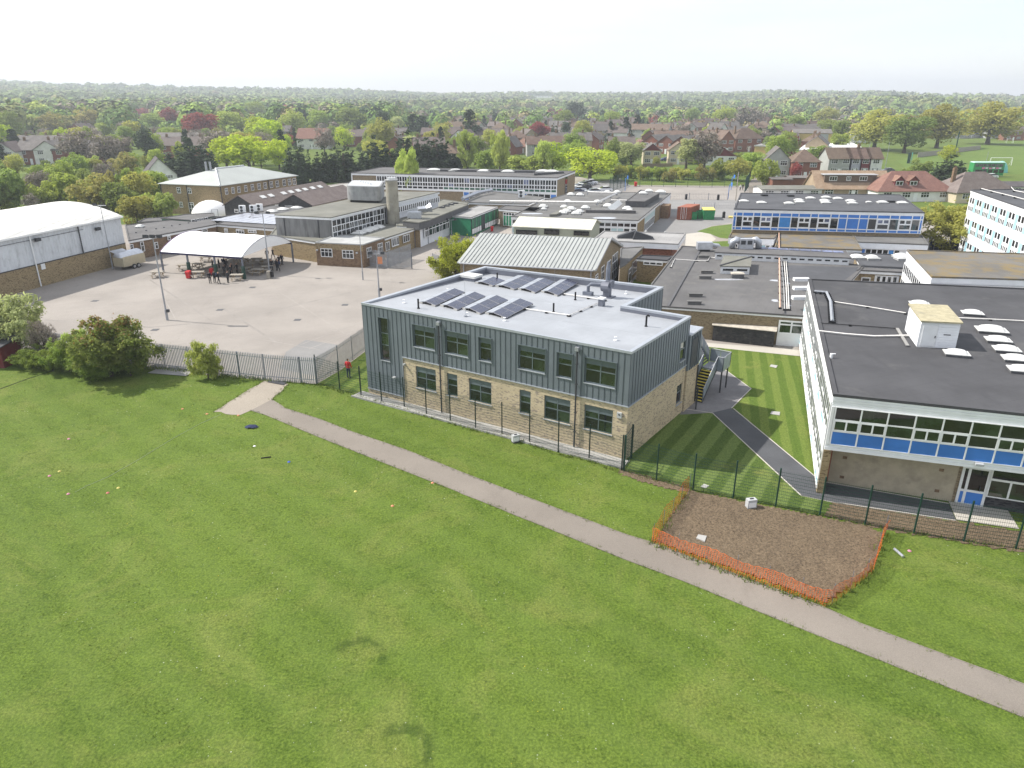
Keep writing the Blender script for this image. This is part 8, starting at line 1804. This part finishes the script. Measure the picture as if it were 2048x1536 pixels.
# copper beeches and other marked trees
for x,yt,yb,w,l in [(402,222,280,66,'large copper beech with deep red crown'),(343,216,262,42,'copper beech second from the left'),(285,217,245,40,'smaller copper beech farthest to the left')]: T('copper',x,yt,yb,w,l)
for key,x,yt,yb,w,l in [('oak',1748,223,300,110,'big oak at the near end of the pitch-side row'),('oak',1808,230,306,92,'second oak of the pitch-side row'),('oak',1872,213,296,95,'third oak of the pitch-side row'),('oak',1974,208,289,115,'isolated big oak at the far side of the pitch'),('sparse',1893,291,326,42,'pale young tree on the pitch edge'),('bushg',1840,312,350,52,'grey-green spreading thorn tree on the verge'),('bushf',1813,335,352,26,'bright green round shrub left of the thorn tree'),
  ('sparse',1180,290,362,120,'pale yellow-green spreading tree beside the car park'),('lime',1105,279,350,70,'bright lime-green tree behind the long back block'),('weep',1085,285,352,48,'drooping lime-green tree behind the long back block'),('fresh',1150,280,345,66,'fresh green tree left of the spreading yellow one'),('bushf',1045,305,352,80,'grey-green shrub tree behind the long block, centre'),('weep',1000,263,350,44,'pale willow with drooping shoots, right of two'),('weep',935,270,345,42,'pale willow with drooping shoots, left of two'),('fresh',975,295,348,60,'bright green tree between the two willows'),
  ('white',1262,280,334,54,'tree in pale blossom left of the cream house'),('white',1372,281,340,50,'tree in pale blossom right of the cream house'),('bare',1408,262,340,66,'bare grey-brown tree behind the court'),('green',1228,275,330,44,'mid green tree left of the blossom'),('lime',1215,300,345,40,'lime-green tree at the court corner'),
  ('fresh',512,205,245,50,'rounded green tree above the lime trees, left of centre'),('lime',500,270,342,95,'large lime-green tree above the hipped block'),('lime',455,275,340,70,'lime-green tree right of the broad conifer'),('lime',560,280,340,50,'lime-green tree beside the dark conifers'),('green',700,217,270,60,'rounded green tree above the roofs at centre left'),('white',795,235,268,30,'white blossoming tree above the hedge'),('fresh',585,218,275,50,'pale green tree left of the pink roof'),('fresh',635,222,268,46,'green tree above the pink-roofed house'),('bare',650,255,310,40,'bare tree right of the pink-roofed house'),('sparse',690,255,300,44,'pale budding tree behind the dark conifers'),
  ('fresh',460,225,275,64,'green tree right of the copper beech'),('fresh',310,228,265,52,'green tree between the copper beeches'),('fresh',70,232,275,60,'bright green tree above the left terrace'),('bronze',112,225,275,60,'bronze-green tree above the left terrace'),('bronze',178,217,268,60,'golden budding tree at the left'),('fresh',210,245,278,42,'lime-tinted tree behind the bare ones'),('bare',165,262,332,75,'bare oak before the left terrace'),('bare',215,270,335,60,'bare tree right of the bare oak'),('bare',250,272,330,50,'pale bare tree beside the ivy-clad one'),('pine',300,262,330,46,'ivy-clad dark tree left of the broad conifer'),('fresh',320,300,342,36,'bright green small tree left of the broad conifer'),
  ('fresh',1655,238,276,42,'bright green tree behind the yellow hall'),('green',1680,240,286,46,'green tree right of the yellow hall'),('olive',1650,213,258,50,'olive-topped tree behind the yellow hall, farther'),('oval',1590,232,276,40,'dark green tree left of the yellow hall'),('yellow',1400,241,262,26,'golden yellow tree among the gardens'),('orange',1258,268,284,18,'orange-leaved shrub tree among the gardens'),('pink',1235,258,284,28,'pink blossom tree in the central gardens'),('green',1130,222,262,40,'tall dark green tree group right of centre'),('pine',1150,205,250,42,'tall dark pine above the central roofs'),('fresh',1225,222,262,34,'green poplar right of the tall pine'),('fresh',1445,210,258,48,'tall fresh green tree above the brick houses'),('bare',1490,212,262,60,'hazy bare tree group above the brick houses'),('green',1385,218,255,32,'dark green tree left of the tall fresh one'),
  ('fresh',1500,300,352,60,'green tree between court and grey house'),('olive',1475,310,362,60,'olive tree at the right end of court'),('bushf',1528,315,372,50,'pale green shrub tree beside the lane'),('copper',1590,322,362,26,'reddish shrub tree before the brown brick house'),('orange',1640,345,368,22,'rusty orange shrub before the terrace'),('bushf',1440,315,360,40,'yellow-green shrub behind the court fence, right')]: T(key,x,yt,yb,w,l)
for k in range(13): x = 1232+k*17+random.uniform(-5,5); T(random.choice(['busho','bushf','bushb','busho']),x,random.uniform(322,336),random.uniform(356,364),random.uniform(26,38),'young olive shrub in the row behind the court fence',group='shrubs behind the court fence')
T('bushf',1555,378,392,22,'small pale shrub beside the garages'); T('bushb',1668,322,346,20,'dark twiggy shrub beside the grey house')
# scrub at the left behind the sports hall
sc_ = random.Random(5); k = 0
while k < 62:
    x, yb = sc_.uniform(-40,330), sc_.uniform(338,448)
    if yb > 405+max(0,(170-x))*.1 and x < 250 and yb > 425: continue
    if x > 300 and yb < 390: continue
    key = sc_.choices(['bushf','busho','bushg','bushb','fresh','bare','olive'],(8,5,5,2,2,2,1))[0]; p = W(x,yb); k += 1
    if any((p.x-a)**2+(p.y-b)**2 < 6 for a,b,_ in TPOS): continue
    tree(key, (p.x,p.y,-.1), sc_.uniform(3.5,8.5), sc_.uniform(.8,1.2), {'bushf':'bright green shrub in the scrub behind the sports hall','busho':'olive shrub in the scrub behind the sports hall','bushg':'dark green shrub in the scrub behind the sports hall','bushb':'bronze twiggy shrub in the scrub behind the sports hall','fresh':'fresh green tree in the scrub behind the sports hall','bare':'bare tree in the scrub behind the sports hall','olive':'olive-green tree in the scrub behind the sports hall'}[key], 'scrub behind the sports hall')
T('bushg',15,330,420,90,'big dark green tree at the left edge behind the sports hall'); T('bushf',270,325,412,60,'tall green shrub tree left of the hipped block'); T('bushb',235,335,412,46,'pale blossoming twiggy shrub with dark ivy'); T('copper',85,378,412,30,'reddish shrub in the scrub')
# gardens and streets: individual trees among the houses
def pxof(x, y, z):
    f = y*math.cos(PITCH)-(z-CAMH)*math.sin(PITCH); return 1024+FPX*x/f, 768-FPX*(y*math.sin(PITCH)+(z-CAMH)*math.cos(PITCH))/f, f
def blocks(x, y, h):
    """would a tree here grow in front of one of the trees or houses placed by hand?"""
    g = hills(x,y); px_,yt,f = pxof(x,y,g+h); hw_ = h*.42*FPX/f
    return any(y < D-4 and abs(px_-X) < (w/2+hw_)*.75 and yt < b-3 for X,a,b,w,D in SEEN)
names = dict(green='mid green broadleaf tree',fresh='fresh green broadleaf tree',lime='lime-green broadleaf tree',olive='olive-green broadleaf tree',bronze='bronze-tinted broadleaf tree',oval='narrow green tree',ovalf='narrow fresh green tree',bare='bare brown tree',cone='dark conifer',cypress='dark spreading conifer',pine='dark pine',white='pale blossoming tree',pink='pink blossoming tree',copper='copper-leaved tree',bushf='light green garden shrub',bushg='dark green garden shrub')
rt = random.Random(21); cnt = 0; FAR = []
cand = []
for iy in range(0,110):
    for ix in range(-70,72):
        y = 232+iy*12+rt.uniform(-5,5); x = ix*12+rt.uniform(-5,5); cand.append((x,y))
cand.sort(key=lambda c: c[0]**2+c[1]**2)
for x,y in cand:
    r = math.hypot(x,y); th = math.degrees(math.atan2(x,y))
    if abs(th) > 38 or r > 1100: continue
    dens = (.85 if th < -12 else .6 if th < -2 else .46) * (1 if r > 300 else .8); dens += .3*max(0,mnoise.noise(Vector((x/90,y/90,2))))
    if r > 600: dens = min(.75,dens*1.25)
    if rt.random() > dens: continue
    if th > 24.5 and r < 530: continue
    if r < 262 and th > -22: continue
    if any((x-a)**2+(y-b)**2 < (c*.8)**2 for a,b,c in HTAKEN): continue
    if any((x-a)**2+(y-b)**2 < (c+2.0)**2 for a,b,c in TPOS): continue
    key = rt.choices(['green','fresh','lime','olive','bronze','oval','ovalf','bare','cone','cypress','pine','white','pink','copper','bushf','bushg'],(10,12,5,10,7,6,6,8,3,2,3,1.5,1,1,4,4) if th < -8 else (10,10,3,6,4,6,5,6,4,3,4,2,2,1,8,8))[0]
    h = rt.uniform(11,19) if th < -8 else rt.uniform(6,13)
    if key.startswith('bush'): h = rt.uniform(2.5,5)
    if blocks(x,y,h*1.03):
        h *= .55
        if blocks(x,y,h*1.03): continue
    if cnt < 285 and r < 640:
        cnt += 1; zone = 'left' if th < -12 else ('centre' if th < 10 else 'right'); dz = 'near' if r < 380 else 'farther'
        tree(key, (x,y,hills(x,y)-.2), h, rt.uniform(.85,1.2), f'{names[key]} {dz} among the houses at the {zone}', f'garden trees {dz} {zone}')
    else: FAR.append((x,y,h,'ovalf' if key in ('white','pink') else key))
# far woodland: too many to count, one mass
rf_ = np.random.default_rng(5); xs_f = []
for (x,y,h,key) in FAR: xs_f.append((x,y,h,key))
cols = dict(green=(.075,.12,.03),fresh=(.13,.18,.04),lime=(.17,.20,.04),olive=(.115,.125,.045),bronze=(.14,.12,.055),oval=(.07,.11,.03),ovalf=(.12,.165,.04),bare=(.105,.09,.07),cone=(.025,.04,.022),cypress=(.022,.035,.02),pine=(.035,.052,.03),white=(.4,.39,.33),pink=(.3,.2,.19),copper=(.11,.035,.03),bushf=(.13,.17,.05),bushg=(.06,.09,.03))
kk = list(cols); rw = random.Random(9); r = 1100
while r < 3400:
    step = 12+(r-1100)*.008; th = -39
    while th < 39:
        x = r*math.sin(R(th))+rw.uniform(-6,6); y = r*math.cos(R(th))+rw.uniform(-6,6); d_ = .8 if (th < 0 or r > 1500) else .6
        if rw.random() < d_ and mnoise.noise(Vector((x/160,y/160,5))) > (-.28 if th < 5 else -.06): xs_f.append((x,y,rw.uniform(12,20),rw.choices(kk,(12,8,0,10,4,6,5,6,.6,.6,2,0,0,.1,0,0))[0]))
        th += math.degrees(step/r)*rw.uniform(.8,1.3)
    r += step*rw.uniform(1.2,1.8)
Vs, Ts = [], []
for (x,y,h,key) in xs_f:
    rr_ = math.hypot(x,y); n = 200 if rr_ < 660 else 90 if rr_ < 900 else (64 if rr_ < 1200 else (40 if rr_ < 1900 else 22)); g = hills(x,y); wd = h*(.5+.12*smooth(700,1500,rr_)) if key not in ('cone','cypress') else h*.24
    d = rf_.normal(size=(n,3)); d /= np.linalg.norm(d,axis=1)[:,None]; d[:,2] = np.abs(d[:,2])*1.15-.15
    lump = 1+.22*np.sin(d[:,0]*4+x)*np.cos(d[:,1]*4+y)
    P = np.array([x,y,g+h*.52])+d*np.array([wd,wd,h*.48])*lump[:,None]*rf_.uniform(.88,1.03,size=(n,1))
    nr = d+rf_.normal(size=(n,3))*.22; nr /= np.linalg.norm(nr,axis=1)[:,None]; a = np.cross(nr,rf_.normal(size=(n,3))); a /= np.linalg.norm(a,axis=1)[:,None]; b = np.cross(nr,a)
    s = (h*.108*math.sqrt(64/n))*rf_.uniform(.6,1.4,size=(n,1)); Vs.append(np.stack([P-a*s,P-b*s,P+a*s,P+b*s],1))
    c = np.array(cols[key])*2.0*rf_.uniform(.85,1.15); far_k = smooth(700,1500,rr_)*.6; c = c*(1-far_k)+np.array((.20,.235,.095))*far_k; c = c*(1+.45*mnoise.noise(Vector((x/230,y/230,7)))*smooth(600,1200,rr_)); Ts.append(np.repeat(c[None],n,0)*rf_.uniform(.9,1.1,size=(n,1)))  # crowns fade to one even green with distance: haze put into the colour
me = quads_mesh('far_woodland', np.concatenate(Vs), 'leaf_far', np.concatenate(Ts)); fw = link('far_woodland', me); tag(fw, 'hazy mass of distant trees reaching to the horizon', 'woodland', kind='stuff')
# big pale sheds on the skyline
for k,(x,y,w,d,h) in enumerate([(980,1500,120,30,9),(-60,1750,90,30,9),(960,1050,60,25,8),(560,1250,70,25,9)]):
    g = hills(x,y); t = thing('warehouse', ['long pale warehouse on the skyline at the right','white warehouse on the skyline near the centre','pale industrial shed before the right-hand skyline','low pale shed on the skyline right of centre'][k], 'warehouse', (x,y,g)); q = MB(); q.box(x-w/2,x+w/2,y,y+d,g-5,g+h); q.build('wall', 'hall_clad', t)
    q = MB(); q.add([(x-w/2-1,y-1,g+h),(x+w/2+1,y-1,g+h),(x+w/2+1,y+d/2,g+h+3),(x-w/2-1,y+d/2,g+h+3),(x+w/2+1,y+d+1,g+h),(x-w/2-1,y+d+1,g+h)], [(0,1,2,3),(3,2,4,5)]); q.build('roof', 'canopy_white', t)
# red shed at the left edge
p = W(-6,735); t = thing('garden_shed', 'dark red timber shed cut by the left edge', 'shed', p); q = MB(); q.obox(p+Vector((-2.5,0,0)), (3.3,-.2,0), (.2,2.4,0), (0,0,1.9)); q.build('wall', 'wall_maroon', t); q = MB(); q.obox(p+Vector((-2.7,-.2,1.9)), (3.7,-.2,0), (.2,2.8,.25), (0,0,.08)); q.build('roof', 'felt_dark', t); q = MB(); q.obox(p+Vector((.45,-.09,.7)), (.06,0,0), (0,.03,0), (0,0,1.0)); q.build('door_trim', 'white', t)
# ------------------------------------------------------------------ longer grass along edges and tufts in the field
tg = np.random.default_rng(77); TV = []
def blades(P, h, n):
    """n blades round each point of P"""
    m = len(P)*n; B = np.repeat(P,n,0)+np.concatenate([tg.normal(size=(m,2))*h*.5,np.zeros((m,1))],1); a = tg.random(m)*6.283; w = h*.11*(.6+.8*tg.random(m)); hh = h*(.5+.8*tg.random(m))
    s = np.stack([np.cos(a)*w,np.sin(a)*w,np.zeros(m)],1); lean = np.concatenate([tg.normal(size=(m,2))*.35,np.ones((m,1))],1)*hh[:,None]
    TV.append(np.stack([B-s,B+s,B+s*.25+lean,B-s*.25+lean],1))
def along(pts, per, spread, h, n):
    P_ = [W(*p) if not isinstance(p,Vector) else p for p in pts]; L = []
    for a,b in zip(P_,P_[1:]):
        k = int((b-a).length*per)
        for _ in range(k): f = tg.random(); c = a+(b-a)*f; L.append((c.x+tg.normal()*spread, c.y+tg.normal()*spread, 0))
    if L: blades(np.array(L), h, n)
along([W(*p_)+FF.n*.28 for p_ in POSTS_A],12,.07,.17,5); along(POSTS_B,10,.10,.16,5); along(PATH_UP,9,.10,.10,4); along(PATH_LO,9,.10,.10,4); along([(0,705),(232,728),(380,745),(530,762)],16,.2,.24,5); along([(530,760),(640,772),(722,793)],10,.15,.18,5)
along([(1378,984),(1304,1088),(1530,1173),(1655,1216),(1745,1148),(1770,1068)],12,.12,.2,5); along([(577,769),(544,800)],14,.12,.12,4); along([(528,762),(426,825)],14,.15,.12,4)
fl = []
while len(fl) < 9000:
    x,y = tg.uniform(-45,40), tg.uniform(17,58)
    if mnoise.noise(Vector((x*.35,y*.35,1)))+.5*mnoise.noise(Vector((x*1.6,y*1.6,4))) < tg.uniform(-.25,.6): continue
    fl.append((x,y,0))
def onpath(p):
    return False
UPW = [W(*p) for p in PATH_UP]; LOW = [W(*p) for p in PATH_LO]
pol_ = [(p.x,p.y) for p in UPW+LOW[::-1]]; bans = [pol_,[(p.x,p.y) for p in (W(*q_) for q_ in [(528,761),(577,768),(544,799),(502,821),(481,830),(426,824)])],[(p.x,p.y) for p in yard],[(p.x,p.y) for p in (W(*q_) for q_ in [(722,792),(1243,941),(1378,983),(1304,1086),(1655,1214),(1745,1146),(1770,1066),(2300,1136),(2300,600),(740,600)])]]
A_ = np.array(fl); keep = np.ones(len(A_),bool)
for pol in bans:
    ins_ = np.zeros(len(A_),bool); n_ = len(pol)
    for i in range(n_):
        x0,y0 = pol[i]; x1,y1 = pol[i-1]; c = (y0 > A_[:,1]) != (y1 > A_[:,1]); ins_ ^= c & (A_[:,0] < (x1-x0)*(A_[:,1]-y0)/((y1-y0) or 1e-9)+x0)
    keep &= ~ins_
blades(A_[keep], .075, 4)
def bladem():
    n = NT('grass_blade'); c = n.mix(n.ramp(n.noise(.5, 5, rough=.7), .35, .65), (.075,.130,.014), (.135,.190,.030)); c = n.mix(n.math('MULTIPLY', n.noise(12, 3), .6), c, (.20,.23,.06)); n.done(c, .8, 0, .15)
bladem()
gt_ = link('grass_tufts', quads_mesh('grass_tufts', np.concatenate(TV), 'grass_blade')); tag(gt_, 'longer grass tufts across the field and along path edges', 'grass', kind='stuff')
# ------------------------------------------------------------------ haze
HAZE = 0.00032
q = MB(); q.box(-6000,6000,-300,3900,-8,105); hz = q.build('haze', 'white'); hz.data.materials.clear(); hm = bpy.data.materials.new('haze'); hm.use_nodes = True; hn_ = hm.node_tree; hn_.nodes.remove(hn_.nodes['Principled BSDF']); pv = hn_.nodes.new('ShaderNodeVolumePrincipled'); pv.inputs['Color'].default_value = (.86,.92,1,1); pv.inputs['Density'].default_value = HAZE; pv.inputs['Anisotropy'].default_value = .2
hn_.links.new(pv.outputs[0], hn_.nodes['Material Output'].inputs['Volume']); hz.data.materials.append(hm); tag(hz, 'thin pale haze lying over the whole place', 'haze', kind='stuff')

print('far trees', len(xs_f), 'quads', sum(len(v) for v in Vs))
# ------------------------------------------------------------------ look-alikes get their place in the row
ORD = ['leftmost','second','third','fourth','fifth','sixth','seventh','eighth','ninth','tenth','eleventh','twelfth','thirteenth','fourteenth','fifteenth','sixteenth','seventeenth','eighteenth','nineteenth','twentieth','twenty-first','twenty-second','twenty-third','twenty-fourth','twenty-fifth','twenty-sixth']
bylab = {}
for o in SC.objects:
    if o.parent is None and o.get('label'): bylab.setdefault(o['label'],[]).append(o)
for lab,os_ in bylab.items():
    if 2 <= len(os_) <= 26:
        os_.sort(key=lambda o: pxof(o.location.x,max(1,o.location.y),o.location.z)[0])
        for k,o in enumerate(os_): o['label'] = lab + (', leftmost such one' if k == 0 else (', rightmost such one' if k == len(os_)-1 else f', {ORD[k]} from left'))
